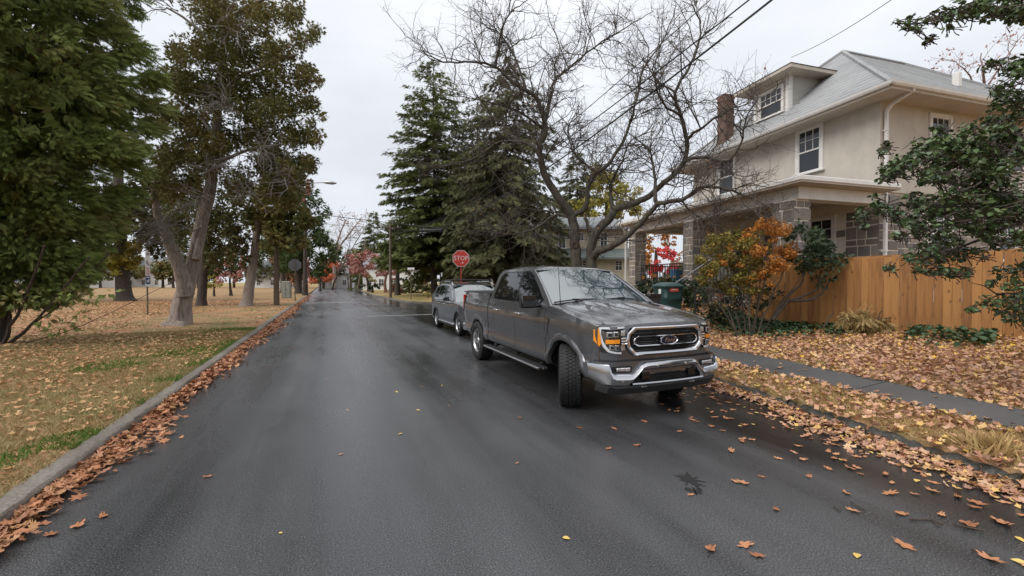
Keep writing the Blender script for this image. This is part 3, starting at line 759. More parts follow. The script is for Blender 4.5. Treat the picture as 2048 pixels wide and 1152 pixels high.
    # step
    b = MB(); b.box((-1.72, s * 1.02, .405), (2.46, .15, .05)); b.box((-.50, s * 1.0, .405), (.1, .09, .04))
    st = b.build('running_board', M_BLACK, truck, bevel=.012)
    b = MB(); b.box((-1.72, s * 1.098, .408), (2.40, .012, .022)); b.build('step_trim', M_RIM, st, bevel=.004)
    for x in (-.75, -1.7, -2.7): b = MB(); b.beam((x, s * .75, .5), (x, s * 1.0, .39), .07, .03); b.build('step_bracket', M_UNDER, st)

# hood, roof, glass
b = MB(); rows = []
for t in list(np.linspace(0, .12, 5)) + list(np.linspace(.18, 1, 16)):
    row = []
    for y in np.linspace(-.80, .80, 41):
        x = xf(y, 1.1) + .02 - t * (xf(y, 1.1) + .02 + .44 - .06 * (1 - (y / .8) ** 2)); row.append((x, y, hoodz(x, y)))
    rows.append(row)
b.grid(rows); b.grid([rows[0], [(p[0] + .004, p[1], p[2] - .035) for p in rows[0]], [(p[0] - .05, p[1], p[2] - .045) for p in rows[0]]])
b.build('hood', M_PAINT, truck, smooth=True, angle=40)
b = MB(); b.grid([[(-.36 - .0 * y, y, 1.372 - .03 * (y / .86) ** 2) for y in np.linspace(-.88, .88, 9)], [(-.50, y, 1.378 - .04 * (y / .9) ** 2) for y in np.linspace(-.9, .9, 9)]]); b.build('cowl', M_BLACK, truck)
def wsp(u, v, o=0):      # windscreen: u across -1..1, v up 0..1
    hw = .875 + (.70 - .875) * v; x = -.455 + .09 * (1 - u * u) * (1 - .3 * v) + (-1.335 + .455) * v; z = 1.362 + (1.868 - 1.362) * (math.copysign(abs(v) ** .93, v)) - .03 * u * u * (1 - v) - .022 * u * u
    return (x + o * .5, hw * u, z + o * .85)
b = MB(); b.grid([[wsp(u, v) for u in np.linspace(-1, 1, 21)] for v in np.linspace(0, 1, 10)]); b.build('windscreen', M_GLASS, truck, smooth=True)
b = MB()
for s in (-1, 1):
    rows = []
    pl = [(-.40, 1.30), (-.56, 1.415), (-.86, 1.60), (-1.18, 1.785), (-1.34, 1.855)]
    for i, (x, z) in enumerate(pl):
        v = min(1, max(0, (z - 1.36) / .505)); e_ = Vector(wsp(s, v)); o_ = Vector((x, s * yb(z), z)); m_ = (e_ + o_) / 2 + Vector((.012, s * .012, .006)); rows.append([tuple(o_), tuple(m_), tuple(e_)])
    b.grid(rows)
b.build('windscreen_pillar', M_PAINT, truck, smooth=True)
zr = interp([(-1.30, 1.868), (-1.36, 1.893), (-1.5, 1.925), (-1.8, 1.95), (-2.1, 1.957), (-2.5, 1.948), (-2.75, 1.92), (-2.86, 1.87), (-2.92, 1.80)])
b = MB(); rows = []
for x in [-1.30, -1.33, -1.36, -1.45, -1.6, -1.8, -2.1, -2.4, -2.6, -2.75, -2.82, -2.87, -2.92]:
    row = []
    for q in np.linspace(-1, 1, 25):
        y = .752 * q; a = abs(q); e_ = max(0, (a - .80) / .20); row.append((x, y, zr(x) - .018 * q * q - (zr(x) - min(zr(x), 1.878) + .006) * e_ ** 2 * .9))
    rows.append(row)
b.grid(rows); roof = b.build('roof', M_PAINT, truck, smooth=True, angle=60)
b = MB(); b.box((-2.55, 0, 1.965), (.20, .05, .03)); b.build('roof_antenna', M_PAINT, roof, bevel=.012)
b = MB(); b.prism([(-2.90, -.76, 1.83), (-2.90, .76, 1.83), (-2.98, .945, 1.29), (-2.98, -.945, 1.29)], (.02, 0, 0)); b.build('cab_back', M_PAINT, truck)
b = MB(); b.prism([(-2.925, -.62, 1.74), (-2.925, .62, 1.74), (-2.985, .74, 1.36), (-2.985, -.74, 1.36)], (.02, 0, 0)); b.build('rear_window', M_SIDEGL, truck)
b = MB(); b.bx(-3.04, -4.82, -.86, .86, 1.43, 1.458); [b.bx(x - .004, x + .004, -.86, .86, 1.458, 1.462) for x in (-3.6, -4.2)]
b.build('bed_cover', M_BLACK, truck, bevel=.008)
b = MB(); b.bx(-4.80, -4.86, -.80, .80, .70, 1.42); b.build('tailgate', M_PAINT, truck, bevel=.02)
b = MB(); b.bx(-4.80, -5.0, -.93, .93, .50, .68); b.build('rear_bumper', M_BCHROME, truck, bevel=.03)
b = MB(); b.bx(.55, -4.75, -.72, .72, .45, 1.10); b.bx(.4, -4.6, -.5, .5, .30, .46); b.bx(-.5, -2.98, -.90, .90, .48, 1.28); b.bx(-3.05, -3.2, -.9, .9, .6, 1.4); b.bx(-4.25, -4.8, -.88, .88, .6, 1.4); b.cyl((0, -.75, .41), (0, .75, .41), .06); b.cyl((-3.69, -.75, .41), (-3.69, .75, .41), .07)
b.build('underbody', M_UNDER, truck)
# wipers and aerial
b = MB()
for (u0, v0), (u1, v1) in (((-.98, .045), (-.13, .03)), ((-.02, .03), (.74, .045))):
    P = [Vector(wsp(u0 + (u1 - u0) * t, v0 + (v1 - v0) * t + .02 * math.sin(t * 3.14), .02)) for t in np.linspace(0, 1, 6)]; b.tube(P, .011, 5)
    q = Vector(wsp(u0 * .55 + u1 * .45, .045, .03)); b.box(q, (.05, .09, .03)); b.tube([q, Vector(wsp(u1 + .05, -.03, .01))], .012, 5)
b.build('wiper', M_BLACK, truck)
b = MB(); b.tube([(-.30, -.845, 1.33), (-.30, -.845, 1.36), (-.31, -.845, 1.42), (-.37, -.85, 2.0)], [.014, .012, .005, .003], 6); b.build('aerial', M_BLACK, truck)

# ---- front end
b = MB(); ys = np.linspace(-.925, .925, 45)
b.grid([[fp(y, z) for y in ys] for z in np.linspace(.66, 1.15, 12)])
for s in (-1, 1): b.grid([[fp(s * .925, z) for z in np.linspace(.66, 1.14, 5)], [(.62, s * yt(.62, z), z) for z in np.linspace(.66, 1.14, 5)], [(.56, s * (yt(.56, z) + .0), z) for z in np.linspace(.66, 1.14, 5)]])
fas = b.build('front_panel', M_PAINT, truck, smooth=True, angle=40)
def edge_sub(pg, n=6):
    o = []
    for i, p in enumerate(pg):
        q = pg[(i + 1) % len(pg)]; o += [(p[0] + (q[0] - p[0]) * k / n, p[1] + (q[1] - p[1]) * k / n) for k in range(n)]
    return o
def ring(outer, w, o0, o1, name, m, parent, n=5, shrink=None):
    """a raised frame on the front end; w is its width"""
    oc = edge_sub(outer, n); cy = sum(p[0] for p in oc) / len(oc); cz = sum(p[1] for p in oc) / len(oc)
    hw = max(abs(p[0] - cy) for p in oc); hh = max(abs(p[1] - cz) for p in oc)
    def sc(k): return [((p[0] - cy) * (1 - k * w / hw) + cy, (p[1] - cz) * (1 - k * w / hh) + cz) for p in oc]
    L_ = [[fp(*p, o0) for p in sc(0)], [fp(*p, o1 * .8) for p in sc(.04)], [fp(*p, o1) for p in sc(.25)], [fp(*p, o1 * .9) for p in sc(.7)], [fp(*p, o1 * .55) for p in sc(.95)], [fp(*p, o0) for p in sc(1.0)]]
    b = MB(); b.grid([r + [r[0]] for r in L_]); return b.build(name, m, parent, smooth=True, angle=38)
def plate(pg, o0, o1, name, m, parent, n=3, bev=0):
    pg = edge_sub(pg, n); b = MB(); k = len(pg)
    V = [fp(*p, o0) for p in pg] + [fp(*p, o1) for p in pg]
    cy = sum(p[0] for p in pg) / k; cz = sum(p[1] for p in pg) / k; V.append(fp(cy, cz, o1))
    b.add(V, [(i, (i + 1) % k, (i + 1) % k + k, i + k) for i in range(k)] + [(i + k, (i + 1) % k + k, 2 * k) for i in range(k)])
    return b.build(name, m, parent, bevel=bev)
G = [(-.50, 1.118), (.50, 1.118), (.585, 1.045), (.60, .96), (.585, .865), (.50, .775), (-.50, .775), (-.585, .865), (-.60, .96), (-.585, 1.045)]
gr = empty('grille', (0, 0, 0), 0, truck)
plate([(y * .97, (z - .947) * .95 + .947) for y, z in G], .004, .012, 'grille_mesh', M_UNDER, gr, 5)
ring(G, .052, .0, .05, 'grille_frame', M_CHROME, gr)
H = [(-.44, 1.013), (.44, 1.013), (.49, .985), (.505, .948), (.49, .905), (.44, .878), (-.44, .878), (-.49, .905), (-.505, .948), (-.49, .985)]
ring(H, .024, .008, .045, 'grille_bar', M_CHROME, gr)
b = MB()
for z in (1.04, 1.062, .99, .966, .93, .906, .85, .828):
    P = [fp(y, z, .014) for y in np.linspace(-.51, .51, 15)]; b.tube(P, .0055, 5)
for y in np.linspace(-.5, .5, 21): b.tube([fp(y, z, .012) for z in (.80, .95, 1.09)], .004, 4)
b.build('grille_lattice', M_GLOSSB, gr)
ov = [(.135 * math.cos(2 * math.pi * i / 28), .946 + .056 * math.sin(2 * math.pi * i / 28)) for i in range(28)]
bd = ring(ov, .017, .02, .075, 'badge', M_CHROME, gr, n=1)
plate([(y * .9, (z - .946) * .88 + .946) for y, z in ov], .03, .066, 'badge_oval', M_BADGE, bd, 1)
lettering('Ford', .078, M_CHROME, bd, (xf(0) + .0685, 0, .946), (0, 1, 0), (0, 0, 1), shear=.35, depth=.002, sx=1.05)
for s in (-1, 1):
    S_ = lambda pg: [(s * y, z) for y, z in pg]
    hl = plate(S_([(.90, 1.10), (.61, 1.124), (.635, 1.0), (.635, .80), (.86, .815), (.905, .90)]), .002, .010, 'headlight', M_DARKLAMP, truck, 4)
    C_ = [(.615, 1.115), (.70, 1.111), (.80, 1.105), (.876, 1.102), (.880, 1.03), (.864, .95), (.836, .885), (.80, .832), (.74, .815), (.655, .808)]
    b = MB(); b.grid([[fp(s * (y + dy), z + dz, o) for y, z, (dy, dz) in [(q[0], q[1], n_) for q, n_ in zip(C_, [(0, 1), (0, 1), (.3, 1), (.8, .8), (1, .1), (1, -.2), (1, -.4), (.7, -.8), (.2, -1), (0, -1)])] for dy, dz in [(dy * k, dz * k)]] for k, o in ((-.013, .008), (-.011, .024), (.011, .024), (.013, .008))]); b.build('light_bracket', M_DRL, hl, smooth=True)
    for (y0, y1, z0, z1) in ((.70, .755, 1.0, 1.065), (.765, .822, .995, 1.06), (.69, .735, .84, .905), (.745, .795, .845, .905)):
        lp = plate(S_([(y0, z0), (y1, z0), (y1, z1), (y0, z1)]), .010, .030, 'lamp_projector', M_LENS, hl, 1, .004)
        plate(S_([(y0 + .01, z0 + .012), (y1 - .01, z0 + .012), (y1 - .01, z1 - .012), (y0 + .01, z1 - .012)]), .028, .032, 'lamp_eye', M_DARKLAMP, lp, 1)
    plate(S_([(.685, .925), (.825, .92), (.825, .968), (.685, .973)]), .010, .032, 'turn_signal', M_AMBER, hl, 2)
    plate(S_([(.890, 1.10), (.926, 1.085), (.926, .95), (.885, .885), (.872, .93)]), .020, .036, 'side_marker', M_AMBER, hl, 3)
    for z in (.915, .948, .981): plate(S_([(.565, z - .011), (.66, z - .009), (.66, z + .009), (.565, z + .011)]), .006, .036, 'grille_link', M_CHROME, gr, 2, .004)
    plate(S_([(.60, 1.012), (.655, 1.012), (.655, 1.07), (.60, 1.085)]), .006, .02, 'lamp_insert', M_LENS, hl, 1, .004)
    plate(S_([(.60, .905), (.655, .905), (.655, .83), (.60, .84)]), .006, .016, 'lamp_insert', M_LENS, hl, 1, .004)
# bumper
def xb(y, o=0):
    a = abs(y); return .945 - .085 * (a / .95) ** 2 - .26 * max(0, (a - .80) / .19) ** 2 + o
tp = interp([(0, .705), (.36, .695), (.42, .675), (.52, .575), (.56, .562), (.78, .572), (.82, .60), (.845, .685), (.99, .68)])
bt = interp([(0, .602), (.38, .602), (.43, .585), (.56, .44), (.60, .425), (.88, .44), (.99, .52)])
pr = [(0, -.05), (.0, -.008), (.06, .002), (.2, .006), (.42, .024), (.7, .012), (.93, -.012), (1, -.05)]
ysb = sorted(set(list(np.linspace(-.985, .985, 41)) + [s * k for s in (-1, 1) for k in (.36, .42, .47, .52, .56, .78, .82, .845, .43, .38, .6, .88)]))
b = MB(); b.grid([[(xb(y, o), y, tp(abs(y)) + t * (bt(abs(y)) - tp(abs(y)))) for y in ysb] for t, o in pr])
for s in (-1, 1): b.grid([[(xb(.985, o), s * .985, .68 + t * (.52 - .68)) for t, o in pr], [(.52, s * .99, .68 + t * (.545 - .68)) for t, o in pr]])
bu = b.build('front_bumper', M_BCHROME, truck, smooth=True, angle=34)
b = MB(); ysl = np.linspace(-.555, .555, 15)
b.grid([[(xb(y, -.02), y, .452 + dz - .006 * (abs(y) > .5)) for y in ysl] for dz in (0, 0)] and [[(xb(y, o), y, .455 - k + (.0 if abs(y) < .5 else .0)) for y in ysl] for o, k in ((-.06, -.008), (.004, -.004), (.008, .012), (-.01, .028), (-.06, .03))])
b.build('bumper_lower_strip', M_BCHROME, bu, smooth=True)
b = MB(); b.grid([[(xb(y, -.06), y, z) for y in np.linspace(-.6, .6, 13)] for z in (.44, .62)]); b.build('air_intake', M_UNDER, bu)
b = MB(); [b.bx(xb(y0, -.05), xb(y0, -.012), y0 - .055, y0 + .055, .49, .575) for y0 in (-.36, .36)]; b.bx(xb(0, -.05), xb(0, -.03), -.2, .2, .505, .515); b.bx(xb(0, -.05), xb(0, -.03), -.2, .2, .545, .555); b.build('intake_bar', M_GLOSSB, bu, bevel=.006)
b = MB(); b.grid([[(xb(y, -.045 - .0), y, z) for y in np.linspace(-.95, .95, 31)] for z in (.54, .71)]); b.build('bumper_backing', M_PAINT, bu, smooth=True)
for s in (-1, 1):
    b = MB(); b.grid([[(xb(y, -.03), s * y, z) for y in np.linspace(.545, .80, 6)] for z in (.585, .655)]); fg = b.build('fog_lamp', M_DARKLAMP, bu)
    b = MB(); [b.bx(xb(y, -.03), xb(y, -.014), s * (y - .035), s * (y + .035), .60, .642) for y in (.6, .66, .72)]; b.build('fog_lens', M_LENS, fg, bevel=.008)
    b = MB(); b.bx(xb(.35, -.09), xb(.35, -.02), s * .33, s * .42, .392, .41); b.build('tow_hook', M_RIM, bu, bevel=.006)
    for y, z in ((.22, .655), (.70, .50)):
        b = MB(); b.cyl((xb(y, .015), s * y, z), (xb(y, .03), s * y, z), .014, 10); b.build('parking_sensor', M_RIM, bu)
b = MB(); b.grid([[(xb(y, o), y, z + .05 * max(0, (abs(y) - .75) / .2)) for y in np.linspace(-.93, .93, 21)] for z, o in ((.45, -.05), (.40, -.03), (.315, -.07), (.30, -.14))]); b.build('air_dam', M_BLACK, bu, smooth=True, angle=30)
for s in (-1, 1):
    make_wheel(truck, (0, s * .865, .41), s, .41, .275, .245, steer=R(-30)); make_wheel(truck, (-3.69, s * .865, .41), s, .41, .275, .245)

# ---- the second vehicle, a grey SUV behind it
UX, UY = 4.66, 12.62
suv = thing('parked_suv', 'dark grey SUV with roof rails parked behind the pickup truck', 'SUV', (UX, UY, 0), R(-90))
yzs = interp([(.22, .86), (.32, .90), (.45, .935), (.62, .925), (.80, .94), (.93, .95), (1.0, .935), (1.08, .895)])
def ys_(x, z):
    y = yzs(z)
    if x > .1: y -= .16 * ((x - .1) / .8) ** 2
    if x < -3.1: y -= .10 * ((-3.1 - x) / .7) ** 2
    return y
belt = interp([(.85, .78), (.6, .88), (.2, .96), (-.3, 1.01), (-.9, 1.03), (-2.6, 1.07), (-3.6, 1.10)]); base1 = interp([(1, .3), (.5, .26), (-3, .26), (-3.8, .36)])
for s in (-1, 1):
    for nm, x0, x1, cx, r in (('front_fender', .80, -.66, 0, .37), ('rear_quarter', -2.32, -3.72, -2.765, .37)):
        b = side_shell(archxs(x0, x1, cx, r), arch(base1, cx, r, .355), belt, ys_, s, 8, .06); o = b.build(nm, M_PAINT2, suv, smooth=True, angle=50)
        b = MB(); flare(b, cx, r, .05, ys_, s, .3, .355, .016); b.build('arch_trim', M_BLACK, o, smooth=True)
    for nm, x0, x1 in (('front_door', -.67, -1.62), ('rear_door', -1.63, -2.31)):
        o = side_shell(np.linspace(x0, x1, 10), base1, belt, ys_, s, 9).build(nm, M_PAINT2, suv, smooth=True, angle=50)
        b = MB(); b.box((x1 + .15, s * .965, .93), (.17, .02, .028)); b.build('handle', M_CHROME, o, bevel=.006)
    b = MB(); b.box((-1.45, s * .915, .31), (1.9, .05, .035)); b.build('sill_trim', M_RIM, suv, bevel=.01)
    b = MB(); b.box((-1.45, s * .88, .26), (2.0, .06, .09)); b.build('sill', M_BLACK, suv, bevel=.02)
    yb2 = lambda z: .90 - (z - 1.04) * .33
    cs2 = lambda x, z, o=0: (x, s * (yb2(z) + o), z)
    pol = [(-.40, .99), (-.75, 1.22), (-1.15, 1.47), (-1.45, 1.575), (-2.0, 1.615), (-2.8, 1.59), (-3.25, 1.52), (-3.62, 1.12), (-3.62, 1.05), (-.40, .95)]
    b = MB(); b.add([cs2(*p) for p in pol], [tuple(range(10))]); b.build('cab_pillar_panel', M_PAINT2, suv)
    pg = [(-.74, 1.055), (-.80, 1.19), (-1.18, 1.425), (-1.46, 1.525), (-2.0, 1.56), (-2.7, 1.54), (-3.05, 1.46), (-3.2, 1.24), (-2.95, 1.12)]
    b = MB(); b.prism([cs2(x, z, .002) for x, z in [((x + 1.95) * 1.035 - 1.95, (z - 1.3) * 1.12 + 1.3) for x, z in pg]], (0, s * .006, 0)); sw_ = b.build('window_trim', M_CHROME, suv)
    b = MB(); b.prism([cs2(x, z, .006) for x, z in pg], (0, s * .006, 0)); b.build('window_glass', M_SIDEGL, sw_)
    b = MB(); [b.prism([cs2(x, z, .012) for x, z in q], (0, s * .004, 0)) for q in ([(-1.60, 1.08), (-1.66, 1.545), (-1.76, 1.55), (-1.70, 1.08)], [(-2.50, 1.10), (-2.60, 1.55), (-2.68, 1.545), (-2.58, 1.105)])]; b.build('door_pillar', M_GLOSSB, sw_)
    b = MB(); b.box((-.84, s * 1.06, 1.12), (.12, .21, .14)); b.box((-.86, s * .95, 1.06), (.06, .12, .04)); b.build('wing_mirror', M_PAINT2, suv, bevel=.03, seg=3, smooth=True, angle=60)
    b = MB(); b.tube([(-1.12, s * .72, 1.56), (-1.3, s * .72, 1.645), (-1.6, s * .715, 1.69), (-2.6, s * .70, 1.69), (-2.95, s * .68, 1.65), (-3.1, s * .67, 1.56)], .02, 8); b.build('roof_rail', M_RIM, suv, smooth=True)
    b = MB(); b.grid([[(.86 - .30 * ((y - .45) / .38) ** 2 + dx, s * y, z) for y in np.linspace(.42, .83, 8)] for z, dx in ((.76, -.03), (.74, .01), (.70, .012), (.685, -.02))]); b.build('daytime_light', M_LENS, suv, smooth=True)
    b = MB(); b.grid([[(.885 - .26 * ((y - .45) / .38) ** 2 + dx, s * y, z) for y in np.linspace(.52, .80, 6)] for z, dx in ((.62, -.04), (.60, .0), (.44, .01), (.42, -.04))]); hl = b.build('headlight', M_DARKLAMP, suv, smooth=True)
    b = MB(); [b.box((.86 - .26 * ((y - .45) / .38) ** 2 + .02, s * y, z), (.05, .07, .06)) for y in (.60, .70) for z in (.48, .56)]; b.build('lamp_projector', M_LENS, hl, bevel=.01)
b = MB(); rows = []
for t in np.linspace(0, 1, 12):
    rows.append([((.87 - .12 * (y / .8) ** 2) * (1 - t) + t * (-.36 + .12 * (1 - (y / .8) ** 2)), y, .80 + .22 * t ** .6 + .035 * (1 - (y / .8) ** 2) + (.012 if abs(y) < .55 else 0)) for y in np.linspace(-.78, .78, 21)])
b.grid(rows); b.build('hood', M_PAINT2, suv, smooth=True)
for s in (-1, 1):
    b = MB(); b.grid([[(x, s * (.775 + q * (ys_(x, belt(x)) - .03 - .775)), (.80 + .22 * max(0, (.75 - x) / 1.12) ** .6) * (1 - q) + belt(x) * q + .01) for x in np.linspace(.76, -.36, 9)] for q in np.linspace(0, 1, 4)]); b.build('fender_top', M_PAINT2, suv, smooth=True)
def wsu(u, v): hw = .84 + (.66 - .84) * v; return (-.42 + .12 * (1 - u * u) - .80 * v, hw * u, 1.0 + .565 * v ** .95 - .03 * u * u)
b = MB(); b.grid([[wsu(u, v) for u in np.linspace(-1, 1, 13)] for v in np.linspace(0, 1, 8)]); b.build('windscreen', M_GLASS, suv, smooth=True)
b = MB()
for s in (-1, 1): b.grid([[(x, s * (.90 - (z - 1.04) * .33), z), tuple((Vector((x, s * (.90 - (z - 1.04) * .33), z)) + Vector(wsu(s, min(1, max(0, (z - 1) / .53))))) / 2 + Vector((.01, s * .01, .008))), wsu(s, min(1, max(0, (z - 1) / .53)))] for x, z in [(-.40, .99), (-.75, 1.22), (-1.15, 1.47), (-1.30, 1.53)]])
b.build('windscreen_pillar', M_PAINT2, suv, smooth=True)
zr2 = interp([(-1.12, 1.545), (-1.2, 1.575), (-1.5, 1.64), (-2.0, 1.675), (-2.6, 1.665), (-3.1, 1.60), (-3.35, 1.50)])
b = MB(); b.grid([[(x, .715 * q, zr2(x) - .02 * q * q - (.045 * max(0, (abs(q) - .8) / .2) ** 2)) for q in np.linspace(-1, 1, 19)] for x in (-1.10, -1.15, -1.22, -1.35, -1.6, -2, -2.5, -2.9, -3.1, -3.35)]); b.build('roof', M_PAINT2, suv, smooth=True)
b = MB()
for x in (-1.45, -2.45): b.tube([(x, -.74, 1.715), (x, -.60, 1.735), (x, 0, 1.745), (x, .60, 1.735), (x, .74, 1.715)], .022, 8); [b.box((x, s * .715, 1.70), (.09, .05, .06)) for s in (-1, 1)]
b.build('roof_crossbar', M_BLACK, suv)
b = MB(); b.grid([[(.90 - .10 * (y / .8) ** 2 - .22 * max(0, (abs(y) - .55) / .27) ** 2 + o, y, z) for y in np.linspace(-.82, .82, 25)] for z, o in ((.80, -.05), (.78, 0), (.62, .02), (.40, .03), (.28, 0), (.22, -.08))]); b.build('front_bumper', M_PAINT2, suv, smooth=True)
b = MB(); b.grid([[(.935 - .10 * (y / .8) ** 2 + o, y, z) for y in np.linspace(-.48, .48, 11)] for z, o in ((.73, -.02), (.71, .01), (.50, .015), (.46, -.02))]); gg = b.build('grille', M_GLOSSB, suv, smooth=True)
b = MB(); b.grid([[(.94 - .10 * (y / .8) ** 2 - .2 * max(0, (abs(y) - .55) / .27) ** 2 + o, y, z) for y in np.linspace(-.78, .78, 15)] for z, o in ((.31, -.02), (.30, .012), (.255, .012), (.25, -.02))]); b.build('skid_plate', M_RIM, suv, smooth=True)
b = MB(); b.bx(.5, -3.5, -.68, .68, .22, .95); b.bx(-.66, -2.3, -.86, .86, .24, 1.0); b.bx(-3.2, -3.66, -.80, .80, .3, 1.1); b.bx(-.9, -3.4, -.7, .7, 1, 1.1); b.build('underbody', M_UNDER, suv)
b = MB(); b.prism([(-3.36, -.68, 1.5), (-3.36, .68, 1.5), (-3.66, .80, 1.08), (-3.66, -.80, 1.08)], (.02, 0, 0)); b.build('rear_window', M_SIDEGL, suv)
for s in (-1, 1):
    make_wheel(suv, (0, s * .80, .355), s, .355, .23, .235, 5, tread=False, double=True); make_wheel(suv, (-2.765, s * .80, .355), s, .355, .23, .235, 5, tread=False, double=True)
# ------------------------------------------------------------------ main house
M_STUCCO = pmat('tan_stucco', [(.355, .32, .28), (.46, .415, .36), (.545, .495, .435)], scale=2.2, rough=.9, bump=.6, bscale=60, bdist=.008, detail=9, stretch=(1, 1, .55), big=(.45, .35))
M_STONE = pmat('grey_stone', [(.09, .08, .075), (.19, .165, .145), (.30, .255, .21), (.15, .14, .14), (.24, .205, .175)], scale=6, rough=.8, bump=.7, bscale=18, objrand=.7, bdist=.03)
M_MORTAR = pmat('pale_mortar', [(.62, .57, .49), (.78, .72, .63)], scale=20, rough=.9, bump=.4)
M_TRIM = pmat('white_trim', [(.58, .56, .53), (.72, .70, .67)], scale=3, rough=.5, detail=8)
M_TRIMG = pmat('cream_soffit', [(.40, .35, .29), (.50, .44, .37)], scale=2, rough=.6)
M_ROOFG = pmat('grey_roof_shingle', [(.17, .175, .18), (.26, .265, .27), (.34, .34, .34)], scale=3, rough=.75, bump=.5, bscale=40, stretch=(1, 1, 6), big=(.7, .4))
M_DARKIN = pmat('dark_room', [(.012, .012, .013)], rough=.8)
M_PANE = pmat('window_pane', [(.02, .024, .028)], rough=.03, spec=.5)
M_BRICKM = pmat('chimney_brick', [(.09, .055, .042), (.17, .10, .075), (.13, .085, .07)], scale=14, rough=.85, bump=.5, objrand=.5)
M_SIDING = pmat('weathered_siding', [(.33, .32, .29), (.45, .43, .40)], scale=4, rough=.7, objrand=.3)
M_WOODD = pmat('dark_brown_timber', [(.035, .022, .016), (.07, .045, .033)], scale=4, rough=.6)
M_GUTTER = pmat('white_gutter', [(.60, .58, .55), (.70, .68, .66)], scale=4, rough=.4)
M_IRON = pmat('black_iron', [(.012, .012, .013)], rough=.5)

HC = at(1757, 565, 13.0)
H = thing('stone_house', 'tan stucco and grey stone two storey house with stone pillared porch behind the wooden fence', 'house', (HC.x, HC.y, 0), math.atan2(.991, .136))
ZB, ZP, ZS, ZE = .5, 1.55, 4.46, 7.22      # ground, porch floor, top of the stone, soffit
W_, D_ = 8.3, 12.0

sb = MB(); sb.box((0, 0, 0), (1, 1, 1)); STONE_ME = sb.mesh('stone', bevel=.035); STONE_ME.materials.append(M_STONE)
def ashlar(parent, x0, x1, z0, z1, place, seed, thick=.034, hmin=.2, hmax=.42, skip=None, name='stone'):
    """cut stones of uneven size laid on a wall face; place(x, z, w, h) -> (location, size)"""
    r_ = random.Random(seed)
    def put(a, b_, c, d):
        if b_ - a < .05 or d - c < .05: return
        if skip and skip((a + b_) / 2, (c + d) / 2): return
        o = link(name, STONE_ME, None, parent); g = r_.uniform(.036, .052)
        loc, size = place((a + b_) / 2, (c + d) / 2, b_ - a - g, d - c - g, thick * r_.uniform(.75, 1.15)); o.location = loc; o.scale = size
    def split(a, b_, c, d):
        w, h = b_ - a, d - c
        if h > hmax * r_.uniform(.9, 1.25) and h > hmin * 1.9:
            m_ = c + h * r_.uniform(.36, .64); split(a, b_, c, m_); split(a, b_, m_, d)
        elif w > h * r_.uniform(1.3, 2.1) and w > .3:
            m_ = a + w * r_.uniform(.34, .66); split(a, m_, c, d); split(m_, b_, c, d)
        else: put(a, b_, c, d)
    # band the wall into blocks first
    x = x0
    while x < x1 - .01:
        w = min(x1 - x, r_.uniform(.7, 1.2))
        if x1 - (x + w) < .35: w = x1 - x
        split(x, x + w, z0, z1); x += w

# stone storey and stucco storey
b = MB(); b.bx(.06, W_ - .06, -.06, -D_ + .06, ZB - .6, ZS); stw = b.build('stone_wall', M_MORTAR, H)
b = MB(); b.bx(0, W_, 0, -D_, ZS, ZE + .02); stu = b.build('stucco_wall', M_STUCCO, H)
b = MB(); b.bx(-.02, W_ + .02, .02, -D_ - .02, ZS - .03, ZS + .03)
side_skip = lambda y, z: 2.0 < -y < 3.5 and 2.3 < z < 4.2
ashlar(stw, -8.6, -.02, ZB + .9, ZS - .04, lambda x, z, w, h, t: ((.06 - t / 2 + .006, x, z), (t, w, h)), 3, skip=side_skip)
front_skip = lambda x, z: (1.2 < x < 3.2 and 2.3 < z < 4.0) or (4.7 < x < 5.9 and z < 4.0)
ashlar(stw, .02, 4.2, ZP + .2, ZS - .5, lambda x, z, w, h, t: ((x, -.06 + t / 2 - .012, z), (w, t, h)), 5, skip=front_skip, hmax=.5)

def window(parent, name, x, z, w, h, axis, cols=3, rows=2, y=0.0, fw=.11, sill=True, upper=True):
    """axis 'y': in a wall facing +Y at depth y; axis 'x': in the side wall facing -X at x=y"""
    def P(a, d, c): return (a, y + d, c) if axis == 'y' else (y - d, a, c)
    def bxx(b, a0, a1, d0, d1, c0, c1):
        p, q = P(a0, d0, c0), P(a1, d1, c1); b.bx(p[0], q[0], p[1], q[1], p[2], q[2])
    b = MB()
    for a0, a1, c0, c1 in ((x - w / 2 - fw, x - w / 2, z, z + h + fw), (x + w / 2, x + w / 2 + fw, z, z + h + fw), (x - w / 2, x + w / 2, z + h, z + h + fw)): bxx(b, a0, a1, -.02, .05, c0, c1)
    f = b.build(name, M_TRIM, parent, bevel=.008)
    b = MB(); bxx(b, x - w / 2, x + w / 2, -.02, .004, z, z + h); b.build('pane', M_PANE, f)
    b = MB(); t = .022
    bxx(b, x - w / 2, x + w / 2, .004, .032, z + h * .5 - .03, z + h * .5 + .02)
    for s in (-1, 1): bxx(b, x + s * (w / 2 - .02) - .02, x + s * (w / 2 - .02) + .02, .004, .028, z, z + h)
    bxx(b, x - w / 2, x + w / 2, .004, .029, z + h - .04, z + h); bxx(b, x - w / 2, x + w / 2, .004, .029, z, z + .05)
    if upper:
        for i in range(1, cols): bxx(b, x - w / 2 + w * i / cols - t / 2, x - w / 2 + w * i / cols + t / 2, .004, .02, z + h * .52, z + h - .03)
        for i in range(1, rows): bxx(b, x - w / 2 + .03, x + w / 2 - .03, .004, .018, z + h * .5 + h * .5 * i / rows - t / 2, z + h * .5 + h * .5 * i / rows + t / 2)
    b.build('sash', M_TRIM, f)
    if sill:
        b = MB(); bxx(b, x - w / 2 - fw - .06, x + w / 2 + fw + .06, -.02, .11, z - .07, z); b.build('sill', M_TRIM, f, bevel=.01)
    return f
window(stu, 'window', 2.28, 5.62, .82, 1.52, 'y'); window(stu, 'window', 6.15, 5.62, .82, 1.52, 'y')
